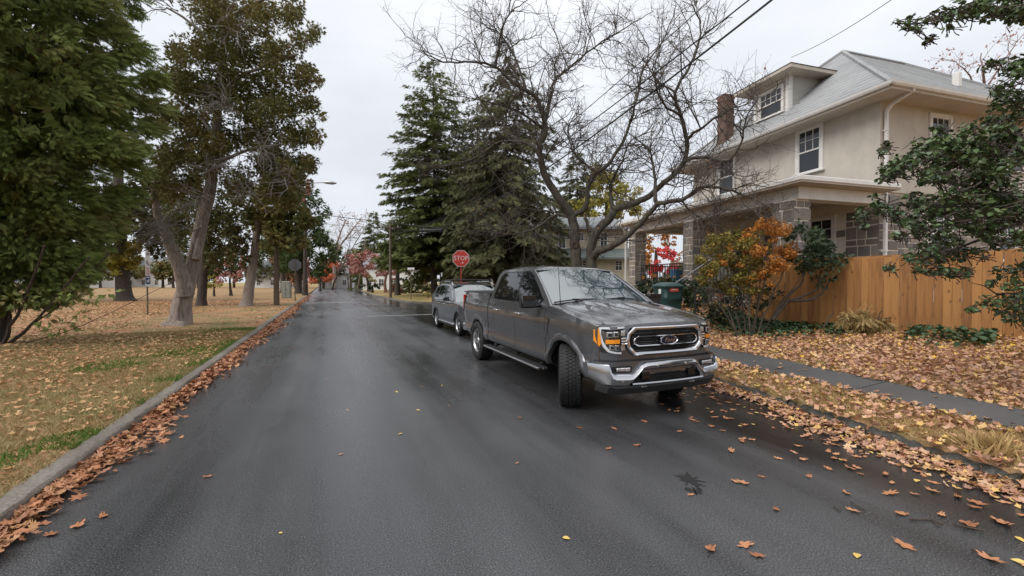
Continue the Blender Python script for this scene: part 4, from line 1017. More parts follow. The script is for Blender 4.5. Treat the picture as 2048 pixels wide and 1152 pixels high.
window(stu, 'window', -2.7, 5.55, .85, 1.45, 'x'); window(stu, 'window', -6.6, 5.55, .85, 1.45, 'x')
window(stw, 'window', -2.75, 2.42, .95, 1.65, 'x'); window(stw, 'window', -6.2, 2.42, .95, 1.65, 'x', cols=2)
window(stw, 'porch_window', 2.2, 2.45, 1.5, 1.4, 'y', cols=4, y=-.04)
b = MB(); b.bx(4.8, 5.8, -.1, .0, ZP, 3.9); dr = b.build('front_door', M_WOODD, H, bevel=.01)
b = MB(); b.bx(4.95, 5.65, .0, .02, 2.5, 3.7); b.build('pane', M_PANE, dr)

# main hip roof
OV = .72; rz0 = ZE + .06; K = .845
def roofz(d): return rz0 + .10 + K * d          # d: distance in from the eave
e0x, e1x, e0y, e1y = -OV, W_ + OV, OV, -D_ - OV
hw = (e1x - e0x) / 2; xm = (e0x + e1x) / 2; ztop = roofz(hw)
b = MB()
A, B_, C_, D2 = (e0x, e0y), (e1x, e0y), (e1x, e1y), (e0x, e1y)
p1, p2 = (xm, e0y - hw), (xm, e1y + hw); ze = roofz(0)
def slope_grid(b, q0, q1, t0, t1, nz_=22):
    """one roof slope as overlapping shingle courses"""
    rows = []
    for i in range(nz_ + 1):
        f = i / nz_; L_ = Vector(q0).lerp(Vector(t0), f); R2 = Vector(q1).lerp(Vector(t1), f); rows.append([tuple(L_), tuple(R2)])
        if 0 < i < nz_: rows.append([(L_.x, L_.y, L_.z + .014), (R2.x, R2.y, R2.z + .014)])
    b.grid(rows)
v3 = lambda p, z: (p[0], p[1], z)
slope_grid(b, v3(A, ze), v3(B_, ze), v3(p1, ztop), v3((xm + .001, p1[1]), ztop)); slope_grid(b, v3(D2, ze), v3(A, ze), v3(p2, ztop), v3(p1, ztop))
slope_grid(b, v3(B_, ze), v3(C_, ze), v3(p1, ztop), v3(p2, ztop)); slope_grid(b, v3(C_, ze), v3(D2, ze), v3((xm + .001, p2[1]), ztop), v3(p2, ztop))
rf = b.build('roof', M_ROOFG, H)
b = MB()
for q in (A, B_, C_, D2):
    t = p1 if q in (A, B_) else p2; b.tube([(q[0], q[1], ze + .02), (t[0], t[1], ztop + .03)], .075, 6)
b.tube([(p1[0], p1[1], ztop + .03), (p2[0], p2[1], ztop + .03)], .075, 6); b.build('ridge_cap', M_ROOFG, rf, smooth=True)
b = MB(); b.bx(-2.9, -2.9, 0, 0, 0, 0) if False else b.box((1.0, -5.4, roofz(1.72) + .2), (.2, .2, .55)); b.build('roof_vent', M_TRIM, rf, bevel=.02)
b = MB()
b.grid([[(e0x, e0y, ZE), (e1x, e0y, ZE)], [(.0, .0, ZE), (W_, 0, ZE)]]); b.grid([[(e0x, e0y, ZE), (e0x, e1y, ZE)], [(0, 0, ZE), (0, -D_, ZE)]]); b.grid([[(e1x, e0y, ZE), (e1x, e1y, ZE)], [(W_, 0, ZE), (W_, -D_, ZE)]])
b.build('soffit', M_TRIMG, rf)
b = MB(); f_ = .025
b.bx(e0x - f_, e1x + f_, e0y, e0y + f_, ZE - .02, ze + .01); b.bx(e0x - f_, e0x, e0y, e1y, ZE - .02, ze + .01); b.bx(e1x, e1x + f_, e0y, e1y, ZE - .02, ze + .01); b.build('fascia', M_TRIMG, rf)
b = MB(); gprof = [(0, -.10), (.07, -.10), (.10, -.05), (.115, .015), (.10, .02), (.09, -.03), (.06, -.085), (.0, -.085)]
def gutter(b, a0, a1, fixed, sgn, ax):
    P = lambda t, o, z: (t, fixed + sgn * (o + .03), ze + z) if ax == 'x' else (fixed + sgn * (o + .03), t, ze + z)
    b.grid([[P(t, o, z) for t in (a0, a1)] for o, z in gprof])
gutter(b, e0x - .14, e1x + .14, e0y, 1, 'x'); gutter(b, e0y + .14, e1y, e0x, -1, 'y'); b.build('gutter', M_GUTTER, rf)
b = MB()
pth = [(-.35, .40 + .2, ze - .08), (-.30, .35, ze - .17), (-.12, .06, ze - .42), (-.07, -.06, ze - .62), (-.07, -.06, ZB + .6)]
pth = [(e0x - .05, -.14, ze - .08), (e0x - .02, -.14, ze - .16), (-.2, -.14, ze - .34), (-.085, -.14, ze - .5), (-.085, -.14, 1.0)]
for p_, q_ in zip(pth[:-1], pth[1:]): b.beam(p_, q_, .085, .07)
for z_ in (6.3, 5.2, 3.9, 2.6): b.bx(-.135, -.0, -.20, -.08, z_, z_ + .03)
b.build('downspout', M_GUTTER, H)

# dormer on the front slope
dx0, dx1, dyf = 3.5, 5.1, -.45
zd0 = roofz(OV - dyf) - .12; zd1 = 9.70
dm = empty('dormer', (0, 0, 0), 0, H)
b = MB(); b.bx(dx0, dx1, dyf, dyf - 2.4, zd0 - .2, zd1); b.build('dormer_wall', M_SIDING, dm)
bm_ = MB(); bm_.box((0, 0, 0), (1, 1, 1)); cl_me = bm_.mesh('siding_board'); cl_me.materials.append(M_SIDING)
n_ = 10
for i in range(n_):
    z_ = zd0 + .02 + (zd1 - zd0) * i / n_; dz_ = (zd1 - zd0) / n_
    back = max(.2, (z_ - (rz0 + .10)) / K - (OV - dyf) + .3)
    o = link('siding_board', cl_me, None, dm); o.location = (dx0 - .014, dyf - back / 2, z_ + dz_ / 2); o.scale = (.022, back, dz_ * 1.06); o.rotation_euler = (0, R(-6), 0)
    o = link('siding_board', cl_me, None, dm); o.location = (dx1 + .014, dyf - back / 2, z_ + dz_ / 2); o.scale = (.022, back, dz_ * 1.06); o.rotation_euler = (0, R(6), 0)
b = MB(); [b.bx(x - .07, x + .07, dyf - .06, dyf + .035, zd0, zd1) for x in (dx0 + .05, dx1 - .05)]; b.bx(dx0 - .04, dx0, dyf - .14, dyf + .035, zd0, zd1); b.bx(dx0, dx1, dyf, dyf + .03, zd1 - .12, zd1); b.build('corner_board', M_TRIM, dm)
window(dm, 'dormer_window', (dx0 + dx1) / 2, zd0 + .18, 1.02, 1.0, 'y', cols=4, rows=2, y=dyf, fw=.09)
b = MB(); q = .56; x0_, x1_, y0_, y1_ = dx0 - q, dx1 + q, dyf + q, dyf - 3.2
b.bx(x0_, x1_, y0_, y1_, zd1 - .0, zd1 + .15)
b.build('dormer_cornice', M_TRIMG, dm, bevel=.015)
b = MB(); xm2 = (x0_ + x1_) / 2; r_ = .50
b.add([(x0_ - .03, y0_ + .03, zd1 + .152), (x1_ + .03, y0_ + .03, zd1 + .152), (x1_ + .03, y1_, zd1 + .152), (x0_ - .03, y1_, zd1 + .152), (xm2 - .25, y0_ - 1.1, zd1 + .152 + r_), (xm2 + .25, y0_ - 1.1, zd1 + .152 + r_), (xm2 + .25, y1_, zd1 + .152 + r_), (xm2 - .25, y1_, zd1 + .152 + r_)], [(0, 1, 5, 4), (1, 2, 6, 5), (3, 0, 4, 7), (4, 5, 6, 7), (2, 3, 7, 6)]); b.build('dormer_roof', M_ROOFG, dm)

# chimney beyond the dormer, laid in brick courses
cxp = (6.35, -.1); ch = empty('chimney', (0, 0, 0), 0, H)
zc0, zc1 = roofz(OV + .2) - 1.0, 9.98
b = MB(); b.box((cxp[0], cxp[1], (zc0 + zc1) / 2), ((.47), (.47), zc1 - zc0)); b.build('chimney_core', M_MORTAR, ch)
bb = MB(); bb.box((0, 0, 0), (1, 1, 1)); BR = bb.mesh('brick', bevel=.05); BR.materials.append(M_BRICKM)
nz2 = 24
for i in range(nz2):
    z_ = zc1 - (i + .5) * .105; ov = .03 if i < 2 else 0
    for k in range(2):
        t = -.118 + .236 * k + (.02 if i % 2 else -.02)
        for (px, py, sx_, sy_) in ((t, -.24 - ov, .222, .03), (-.24 - ov, t, .03, .222), (t, .24 + ov, .222, .03)):
            if abs(t) > .27 and False: continue
            o = link('brick', BR, None, ch); o.location = (cxp[0] + px, cxp[1] + py, z_); o.scale = (sx_, sy_, .09)
b = MB(); b.box((cxp[0], cxp[1], zc1 + .03), (.58, .58, .07)); b.build('chimney_cap', M_BRICKM, ch, bevel=.015)

# porch
PD = 3.45; PX0, PX1 = -.15, 8.6
po = empty('porch', (0, 0, 0), 0, H)
b = MB(); b.bx(PX0 - .1, PX1 + .1, .02, PD + .25, ZP - .15, ZP); b.build('porch_floor', M_CONC, po)
b = MB(); b.bx(PX0, PX1, .0, PD + .1, ZB - .5, ZP - .15); pb = b.build('porch_base', M_MORTAR, po)
ashlar(pb, PX0, PX1, ZB - .1, ZP - .17, lambda x, z, w, h, t: ((x, PD + .1 + t / 2 - .012, z), (w, t, h)), 7)
ashlar(pb, .05, PD, ZB - .1, ZP - .17, lambda x, z, w, h, t: ((PX0 - t / 2 + .012, x, z), (t, w, h)), 8)
PT = 4.02
for i, (x, w) in enumerate(((.25, .72), (4.35, .62), (8.25, .62))):
    b = MB(); b.box((x, PD - .25, (ZP + PT) / 2), (w - .1, w - .1, PT - ZP)); pl = b.build('porch_pillar', M_MORTAR, po); h_ = w / 2
    ashlar(pl, x - h_, x + h_, ZP + .02, PT - .02, lambda a, z, ww, hh, t, h_=h_: ((a, PD - .25 + h_ - .05 + t / 2 - .012, z), (ww, t, hh)), 20 + i, hmax=.31)
    ashlar(pl, -h_, h_, ZP + .02, PT - .02, lambda a, z, ww, hh, t, x=x, h_=h_: ((x - h_ + .05 - t / 2 + .012, PD - .25 + a, z), (t, ww, hh)), 30 + i, hmax=.31)
    ashlar(pl, -h_, h_, ZP + .02, PT - .02, lambda a, z, ww, hh, t, x=x, h_=h_: ((x + h_ - .05 + t / 2 - .012, PD - .25 + a, z), (t, ww, hh)), 40 + i, hmax=.31)
b = MB(); b.bx(PX0, PX1, PD - .45, PD - .05, PT, PT + .36); b.bx(PX0, PX0 + .40, .02, PD - .45, PT + .002, PT + .358); b.bx(PX1 - .40, PX1, .02, PD - .45, PT + .002, PT + .358); b.build('porch_beam', M_TRIM, po, bevel=.01)
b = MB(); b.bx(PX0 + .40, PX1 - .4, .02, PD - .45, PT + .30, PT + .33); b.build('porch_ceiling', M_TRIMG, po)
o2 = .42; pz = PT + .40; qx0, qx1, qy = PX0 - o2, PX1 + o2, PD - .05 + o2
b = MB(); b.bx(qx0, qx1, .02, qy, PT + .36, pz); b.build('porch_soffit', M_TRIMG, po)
b = MB(); b.bx(qx0 - .03, qx1 + .03, .02, qy + .03, pz, pz + .14); b.build('porch_fascia', M_GUTTER, po, bevel=.02)
b = MB(); zt_ = pz + .14 + .62
rows = []
for i in range(9):
    f = i / 8; zz_ = pz + .142 + (zt_ - pz - .142) * f; q1 = qy + (0 - qy) * f; rows.append([(qx0 + 2.2 * f, q1, zz_), (qx1 - 2.2 * f, q1, zz_)])
    if i < 8: rows.append([(qx0 + 2.2 * f, q1, zz_ + .012), (qx1 - 2.2 * f, q1, zz_ + .012)])
b.grid(rows); b.add([(qx0, qy, pz + .142), (qx0, .02, pz + .142), (qx0 + 2.2, .02, zt_)], [(0, 1, 2)]); b.add([(qx1, qy, pz + .142), (qx1, .02, pz + .142), (qx1 - 2.2, .02, zt_)], [(0, 1, 2)])
b.build('porch_roof', M_ROOFG, po)
b = MB(); [b.beam((8.72, PD + .32, pz - .05), (8.72, PD + .08, pz - .4), .07), b.beam((8.72, PD + .08, pz - .4), (8.72, PD + .08, .8), .07)]; b.build('porch_downspout', M_GUTTER, po)
rl = empty('railing', (0, 0, 0), 0, po)
b = MB(); bl = MB(); bl.box((0, 0, .42), (.022, .022, .84)); BLM = bl.mesh('baluster'); BLM.materials.append(M_IRON)
for (xa, xb_) in ((4.7, 7.92), (.65, 4.0)):
    b.bx(xa, xb_, PD - .28, PD - .22, ZP + .86, ZP + .90); b.bx(xa, xb_, PD - .27, PD - .23, ZP + .08, ZP + .11)
    n_ = int((xb_ - xa) / .16)
    for i in range(n_ + 1): o = link('baluster', BLM, None, rl); o.location = (xa + (xb_ - xa) * i / n_, PD - .25, ZP + .06)
b.bx(8.28, 8.32, .1, PD - .6, ZP + .86, ZP + .90)
for i in range(16): o = link('baluster', BLM, None, rl); o.location = (8.30, .15 + i * .18, ZP + .06)
b.build('handrail', M_IRON, rl)

# ------------------------------------------------------------------ wooden fence
M_BOARD = pmat('cedar_board', [(.13, .05, .013), (.28, .122, .032), (.38, .18, .052), (.22, .088, .022)], scale=1.8, rough=.6, objrand=.5, stretch=(7, 7, .55), bump=.35, bscale=9, bdist=.006)
def knots(m):
    nt = m.node_tree; N = nt.nodes; L = nt.links; b = N['Principled BSDF']; old = b.inputs['Base Color'].links[0].from_socket
    t = N.new('ShaderNodeTexCoord'); oi = N.new('ShaderNodeObjectInfo'); ad = N.new('ShaderNodeVectorMath'); ad.operation = 'MULTIPLY_ADD'
    L.new(oi.outputs['Random'], ad.inputs[0]); ad.inputs[1].default_value = (37, 91, 53); L.new(t.outputs['Object'], ad.inputs[2])
    mp_ = N.new('ShaderNodeMapping'); mp_.inputs['Scale'].default_value = (9, .4, 5.2); L.new(ad.outputs[0], mp_.inputs[0])
    v = N.new('ShaderNodeTexVoronoi'); v.inputs['Scale'].default_value = .8; L.new(mp_.outputs[0], v.inputs[0])
    r_ = N.new('ShaderNodeMapRange'); r_.inputs[1].default_value = .05; r_.inputs[2].default_value = .22; L.new(v.outputs['Distance'], r_.inputs[0])
    mxn = N.new('ShaderNodeMix'); mxn.data_type = 'RGBA'; L.new(r_.outputs[0], mxn.inputs[0]); mxn.inputs[6].default_value = (.14, .055, .018, 1); L.new(old, mxn.inputs[7]); L.new(mxn.outputs[2], b.inputs['Base Color'])
knots(M_BOARD)
FA, FB = Vector((12.9, .2)), Vector((11.42, 8.55)); fd = (FB - FA).normalized(); flen = (FB - FA).length
fang = math.atan2(fd.y, fd.x)
fence = thing('wooden_fence', 'new orange-brown wooden board fence beside the stone house', 'fence', (FA.x, FA.y, 0), fang)
b = MB(); b.box((0, 0, .88), (.1395, .02, 1.76)); BDM = b.mesh('board', bevel=.004); BDM.materials.append(M_BOARD)
n_ = int(flen / .1415)
for i in range(n_):
    s_ = (i + .5) * .1415; p = FA + fd * s_; z0 = float(rz(p.x, p.y)) + .03
    o = link('board', BDM, None, fence); o.location = (s_ + random.uniform(-.002, .002), random.uniform(-.004, .004), z0 + random.uniform(-.018, .016) - .03); o.rotation_euler = (random.uniform(-.006, .006), random.uniform(-.004, .004), random.uniform(-.02, .02)); o.scale = (1, 1, 1.0)
for zz_ in (.3, 1.0, 1.6):
    b = MB(); b.beam((0, -.035, zz_ + float(rz(FA.x, FA.y))), (flen, -.035, zz_ + float(rz(FB.x, FB.y))), .04, .09); b.build('rail', M_BOARD, fence)
for s_ in np.linspace(.1, flen - .1, 5):
    p = FA + fd * s_; b = MB(); b.box((s_, -.11, float(rz(p.x, p.y)) + .85), (.1, .1, 1.9)); b.build('post', M_BOARD, fence)

# ------------------------------------------------------------------ signs, poles and wires
M_SIGNRED = pmat('sign_red', [(.50, .028, .018), (.60, .05, .03)], scale=9, rough=.45, detail=8)
M_SIGNW = pmat('sign_white', [(.62, .62, .62), (.74, .74, .74)], scale=8, rough=.45)
M_SIGNBK = pmat('sign_back_aluminium', [(.10, .105, .115), (.15, .155, .165)], scale=7, rough=.55)
M_REDPOST = pmat('red_post', [(.30, .025, .02), (.40, .04, .03)], scale=8, rough=.5)
M_POLE = pmat('weathered_pole', [(.075, .05, .035), (.13, .095, .07), (.17, .13, .10)], scale=3, stretch=(8, 8, .7), rough=.85, bump=.5, bscale=10)
M_STEELPOST = pmat('rusty_post', [(.05, .045, .03), (.13, .10, .06), (.09, .085, .06)], scale=9, rough=.7)
M_WIRE = pmat('cable', [(.012, .012, .013)], rough=.6)
M_GALV = pmat('galvanised', [(.33, .34, .35), (.42, .43, .44)], scale=5, rough=.4, metal=.5)
M_SBLUE = pmat('sign_blue', [(.02, .06, .16), (.03, .08, .2)], scale=6, rough=.45)
M_SRED2 = pmat('sign_faded_red', [(.5, .12, .11)], rough=.5)

def octa(r): return [(r * math.cos(math.pi / 8 + k * math.pi / 4), r * math.sin(math.pi / 8 + k * math.pi / 4)) for k in range(8)]
def stop_sign(label, p, zc, R_, rz_, post_m):
    t = thing('stop_sign', label, 'stop sign', p, rz_, 'stop signs at the corner')
    b = MB(); b.box((0, .05, zc / 2 + .2), (.07, .05, zc + .4)); b.build('post', post_m, t)
    k = R_ / math.cos(math.pi / 8)
    b = MB(); b.prism([(x, .012, zc + z) for x, z in octa(k)], (0, .006, 0)); pl = b.build('sign_back', M_SIGNBK, t)
    b = MB(); b.prism([(x, .004, zc + z) for x, z in octa(k)], (0, .008, 0)); b.build('sign_border', M_SIGNW, pl)
    b = MB(); b.prism([(x, .0, zc + z) for x, z in octa(k * .945)], (0, .004, 0)); b.build('sign_face', M_SIGNRED, pl)
    lettering('STOP', R_ * .80, M_SIGNW, pl, (0, -.0025, zc + R_ * .02), (1, 0, 0), (0, 0, 1), depth=.002, sx=.92)
    b = MB(); [b.cyl((0, -.004, zc + z), (0, .02, zc + z), .014, 6) for z in (R_ * .78, -R_ * .62)]; b.cyl((R_ * .2, -.003, zc - R_ * .52), (R_ * .2, .0, zc - R_ * .52), R_ * .09, 10); b.build('bolt', M_SIGNW, pl)
    return t
p = at(922, 565, 20); stop_sign('red stop sign on a red post rising behind the SUV', (p.x, p.y, .1), CAMH - .1 + (HOR - 517) / FPX * 20, .385, R(-19), M_REDPOST)
p = at(590, 565, 34); stop_sign('stop sign seen from its grey back beside the park kerb', (p.x, p.y, .1), CAMH - .1 + (HOR - 530) / FPX * 34, .46, R(186), M_STEELPOST)

p = at(296, 565, 19.7)
ps = thing('parking_sign_post', 'thin post with narrow stacked parking signs in the leaf covered park', 'sign post', (p.x, p.y, .14), R(-24))
b = MB(); b.box((0, .03, 1.45), (.06, .04, 2.9)); b.build('post', M_STEELPOST, ps)
def panel(z0, z1, m, w=.30):
    b = MB(); b.box((0, 0, (z0 + z1) / 2), (w, .006, z1 - z0)); return b.build('sign_panel', m, ps, bevel=.002)
ps.rotation_euler = (0, 0, R(-24 + 97))
pa = panel(2.57, 2.94, M_SIGNW); pb_ = panel(2.23, 2.56, M_SIGNW); pc = panel(1.82, 2.22, M_SIGNW); pd_ = panel(1.44, 1.81, M_SBLUE); pe = panel(1.32, 1.43, M_SIGNW)
M_INK = pmat('sign_ink', [(.05, .05, .06)], rough=.6)
b = MB(); [b.box((0, -.004, z), (w, .002, .035)) for z, w in ((2.86, .22), (2.80, .18))]; b.build('printed_lines', M_INK, pa)
b = MB(); [b.box((x, -.004, z), (w, .002, .05)) for x, z, w in ((-.05, 2.50, .1), (-.05, 2.42, .12), (.05, 2.33, .13), (.04, 2.40, .04))]; b.build('printed_lines', M_INK, pb_)
b = MB(); [b.box((0, -.004, 2.17 - .06 * i), (.22 - .03 * (i % 2), .002, .03)) for i in range(6)]; b.build('printed_lines', M_SRED2, pc)
b = MB(); b.box((-.04, -.004, 1.56), (.08, .002, .1)); b.box((.05, -.004, 1.6), (.06, .002, .16)); b.box((0, -.004, 1.75), (.2, .002, .04)); b.build('printed_lines', M_SIGNW, pd_)

p = gpt(822, 599, .12)
ss = thing('street_name_sign', 'slim post with two white street name blades on the far corner', 'street sign', (p.x, p.y, .1), R(-24))
hz_ = CAMH - .1 + (HOR - 537) / FPX * math.hypot(p.x, p.y) * .96
b = MB(); b.cyl((0, 0, 0), (0, 0, hz_ - .05), .04, 8); b.build('post', M_STEELPOST, ss)
b = MB(); b.box((0, 0, hz_), (.62, .02, .2)); b.build('name_blade', M_SIGNW, ss); b = MB(); b.box((0, 0, hz_ - .22), (.02, .6, .2)); b.build('name_blade', M_SIGNW, ss)
p = gpt(822 - 4, 587, .12); b = MB(); b.box((0, 0, .8), (.12, .12, 1.6)); o = b.build('wooden_post', M_POLE); o.location = (p.x, p.y, .1); tag(o, 'short dark post standing behind the street name sign', 'post')

def pole(label, u, vb, vt, lean=0.0, r=.15, arm=True, grp='utility poles along the far road', gz=.1):
    p = gpt(u, vb, gz); d = (CAMH - gz) * FPX / (vb - HOR); h = CAMH - .05 + (HOR - vt) / FPX * d
    t = thing('utility_pole', label, 'utility pole', (p.x, p.y, .05), 0, grp)
    b = MB(); b.tube([(0, 0, 0), (lean * .5, 0, h * .5), (lean, 0, h)], [r, r * .85, r * .7], 10); b.build('pole', M_POLE, t, smooth=True)
    if arm:
        b = MB(); b.box((lean, 0, h - .3), (1.7, .1, .12)); a = b.build('crossarm', M_POLE, t)
        b = MB(); [b.cyl((lean + x, 0, h - .24), (lean + x, 0, h - .02), .05, 6) for x in (-.75, .0, .75)]; b.build('insulator', M_GALV, a)
    return p, h
P1, h1 = pole('tall brown utility pole at the far street corner', 781, 592, 449, gz=.3)
pole('dark utility pole leaning right beside the distant bend', 715, 580.5, 481, 1.6, .16, False); pole('thin utility pole furthest down the road, leaning right', 702, 578.5, 500, 1.2, .14, False)
b = MB(); tr_ = at(862, 461, 50)
tf = thing('cable_splice_case', 'long black splice case hanging on the cable before the spruce', 'splice case', at(862, 461, 34.0), R(-30))
b.tube([(-.95, 0, 0), (-.9, 0, 0), (.9, 0, 0), (.95, 0, 0)], [.05, .13, .13, .05], 10); b.build('case', M_WIRE, tf, smooth=True)
b = MB(); [b.box((x, 0, .16), (.03, .02, .12)) for x in (-.6, .6)]; b.build('hanger', M_GALV, tf)

def wire(label, pts, sag, r=.012, n=40, grp='overhead wires'):
    A_, B2 = Vector(pts[0]), Vector(pts[1]); P = []
    for i in range(n + 1):
        t = i / n; q = A_.lerp(B2, t); q.z -= 4 * sag * t * (1 - t); P.append(q)
    b = MB(); b.tube(P, r, 5, False); o = b.build('overhead_wire', M_WIRE); tag(o, label, 'wire', grp)
pt = (P1.x, P1.y)
for lab, dx, dz, r_, sg, ex, ez in (('thick black cable running overhead down the right side, the lowest of its bundle', .1, -.98, .024, 2.5, 8.75, 9.5), ('black cable running overhead just above the lowest one', 0, -.83, .017, 2, 8.75, 9.5), ('thin wire running overhead down the right side', -.4, -.5, .010, 2.5, 7.5, 9.5)):
    wire(lab, ((pt[0] + dx, pt[1], h1 + dz), (ex, -3.5, ez)), sg, r_)
wire('thick cable crossing the side street in front of the big spruce', (at(600, 424, 40), at(1300, 488, 27)), .25, .028); wire('thinner wire crossing below the thick cable by the spruce', (at(600, 443, 40), at(1300, 476, 27)), .3, .016); wire('faint upper wire crossing the street above the others', (at(730, 434, 44), at(1180, 452, 30)), .2, .008)
wire('service wire dropping to the dormer of the stone house', (H.matrix_world @ Vector((0, 0, 0)) if False else at(1578, 118, 16.2), at(1800, -12, 9.0)), .12, .009)

p = gpt(553, 610, .14); d_ = (CAMH - .14) * FPX / 45.0
lp = thing('street_lamp', 'wooden street lamp pole with long curved arm over the road', 'street lamp', (p.x, p.y, .1), 0); hl_ = CAMH - .1 + (HOR - 366) / FPX * d_
b = MB(); b.tube([(0, 0, 0), (0, 0, 4), (0, 0, hl_ - .4)], [.18, .15, .12], 10); b.build('pole', M_POLE, lp, smooth=True)
b = MB(); b.tube([(.05, 0, hl_ - .9), (1.0, -.4, hl_ - .35), (2.1, -.9, hl_ - .02), (3.0, -1.3, hl_ + .03)], .035, 8); b.build('arm', M_GALV, lp, smooth=True)
b = MB(); b.tube([(2.9, -1.26, hl_ + .02), (3.1, -1.35, hl_ + .03), (3.45, -1.5, hl_), (3.7, -1.62, hl_ - .03)], [.05, .11, .13, .05], 10); b.build('lamp_head', M_GALV, lp, smooth=True)
p = gpt(573, 579, .14); p.z = 0; b = MB(); b.box((0, 0, .72), (1.1, .6, 1.4)); 
ub = thing('utility_cabinet', 'pale green utility cabinet standing beyond the lamp pole', 'utility cabinet', (*at(573, 565, 42).xy, .12), R(-20)); b = MB(); b.box((0, 0, .83), (.82, .5, 1.66)); b.build('housing', pmat('cabinet_green', [(.24, .24, .20), (.32, .32, .27)], scale=3, rough=.6), ub, bevel=.03)
b = MB(); b.box((0, -.255, .85), (.015, .02, 1.4)); b.box((.08, -.27, .85), (.03, .03, .12)); b.build('door_seam', M_IRON, ub)

# green wheeled bin
M_BIN = pmat('bin_green', [(.008, .035, .032), (.014, .05, .046)], scale=3, rough=.45, bump=.2)
p = at(1336, 565, 11.4); zb_ = CAMH + (HOR - 563) / FPX * 11.4 - 1.12
bn = thing('wheeled_bin', 'dark green wheeled rubbish bin with a red label near the porch', 'bin', (p.x, p.y, zb_), R(-12))
b = MB(); secs = []
for z_, w_, d2 in ((.08, .46, .50), (.5, .52, .58), (.62, .53, .59), (.64, .55, .61), (.72, .55, .61), (.74, .53, .6), (1.0, .56, .64)):
    r2 = .06; secs.append([(sx_ * (w_ / 2 - (0 if k == 0 else r2)), sy_ * (d2 / 2 - (r2 if k == 0 else 0)), z_) for sx_, sy_, ks in ((-1, -1, (0, 1)), (1, -1, (1, 0)), (1, 1, (0, 1)), (-1, 1, (1, 0))) for k in ks])
b.grid([s_ + [s_[0]] for s_ in secs]); b.build('bin_body', M_BIN, bn, smooth=True, angle=40)
b = MB(); b.grid([[(x, y, 1.0 + .10 * max(0, 1 - (x / .31) ** 4) * max(0, 1 - (y / .36) ** 4)) for x in np.linspace(-.31, .31, 11)] for y in np.linspace(-.36, .36, 11)]); b.bx(-.31, .31, -.36, .36, .965, 1.0); b.build('lid', M_BIN, bn, smooth=True, angle=50)
b = MB(); b.cyl((-.25, .36, 1.02), (.25, .36, 1.02), .018, 8); b.build('handle', M_BIN, bn)
for s_ in (-1, 1): b = MB(); b.cyl((s_ * .24, .24, .12), (s_ * .30, .24, .12), .12, 16); b.build('wheel', M_TYRE, bn)
b = MB(); b.box((-.02, -.318, .90), (.26, .006, .09)); b.box((-.06, -.3185, .93), (.12, .006, .04)); lb = b.build('red_label', pmat('label_red', [(.62, .07, .05)], rough=.5), bn)
b = MB(); b.box((-.02, -.3225, .905), (.16, .002, .022)); b.build('label_print', M_SIGNW, lb)
b = MB(); b.box((-.276, -.05, .82), (.004, .12, .2)); b.build('grey_sticker', M_SIGNW, bn)
# guy wire guard and small number post in the shrubs
b = MB(); b.tube([at(1352, 565, 11.0), at(1420, 520, 11.6)], .012, 6); tag(b.build('guy_wire', M_GALV), 'pale slanting guy wire rising behind the green bin', 'guy wire')
p = at(1390, 565, 10.2); b = MB(); b.box((0, 0, .5), (.03, .03, 1.2)); o = b.build('thin_stake', M_IRON); o.location = (p.x, p.y, .4); tag(o, 'thin dark stake standing in the shrubs right of the green bin', 'stake')

# ------------------------------------------------------------------ houses farther off
M_CREAM = pmat('cream_siding', [(.50, .44, .33), (.60, .53, .41)], scale=2, rough=.7)
M_GROOF = pmat('green_grey_shingle', [(.08, .10, .095), (.13, .155, .145), (.17, .19, .18)], scale=4, rough=.8, bump=.3, stretch=(1, 1, 5))
M_GROOF2 = pmat('grey_shingle', [(.16, .17, .18), (.24, .25, .255)], scale=4, rough=.8, bump=.3)
M_WHITEH = pmat('white_siding', [(.60, .60, .58), (.72, .72, .70)], scale=2, rough=.7)
def small_window(par, x, z, w, h, y):
    b = MB(); b.bx(x - w / 2 - .12, x + w / 2 + .12, y - .06, y + .0, z - .12, z + h + .12); f = b.build('window', M_TRIM, par)
    b = MB(); b.bx(x - w / 2, x + w / 2, y - .075, y - .06, z, z + h); b.build('pane', M_PANE, f)
    b = MB(); b.bx(x - .03, x + .03, y - .09, y - .075, z, z + h); b.bx(x - w / 2, x + w / 2, y - .088, y - .075, z + h / 2 - .03, z + h / 2 + .03); b.bx(x - w / 2, x + w / 2, y - .086, y - .075, z + h * .75 - .02, z + h * .75 + .02); b.build('sash', M_TRIM, f)
# cream house: local x to the right across the view, local -y towards the camera
q = at(1170, 565, 44); hs = thing('cream_house', 'cream two storey house with green skirt roof behind the bare tree', 'house', (q.x, q.y, .1), -YAW)
mp_px = 44 / FPX
X = lambda u: (u - 1170) * mp_px
Z = lambda v: CAMH - .1 + (HOR - v) * mp_px
b = MB(); b.bx(X(1085), X(1262), 0, 8, 0, Z(502)); lw = b.build('lower_wall', M_CREAM, hs)
b = MB(); b.bx(X(1098), X(1258), .5, 8, Z(502), Z(452)); uw = b.build('upper_wall', M_CREAM, hs)
bm_ = MB(); bm_.box((0, 0, 0), (1, 1, 1)); SBM = bm_.mesh('siding_board'); SBM.materials.append(M_CREAM)
for i in range(11):
    o = link('siding_board', SBM, None, uw); zz_ = Z(500) + (Z(454) - Z(500)) * (i + .5) / 11; o.location = ((X(1098) + X(1258)) / 2, .49, zz_); o.scale = (X(1258) - X(1098), .04, (Z(454) - Z(500)) / 11 * .98); o.rotation_euler = (R(8), 0, 0)
b = MB(); b.grid([[(X(1078), -1.2, Z(516)), (X(1268), -1.2, Z(516))], [(X(1092), .5, Z(496)), (X(1260), .5, Z(496))]]); b.bx(X(1078), X(1268), -1.2, -1.1, Z(520), Z(516)); b.build('skirt_roof', M_GROOF, hs)
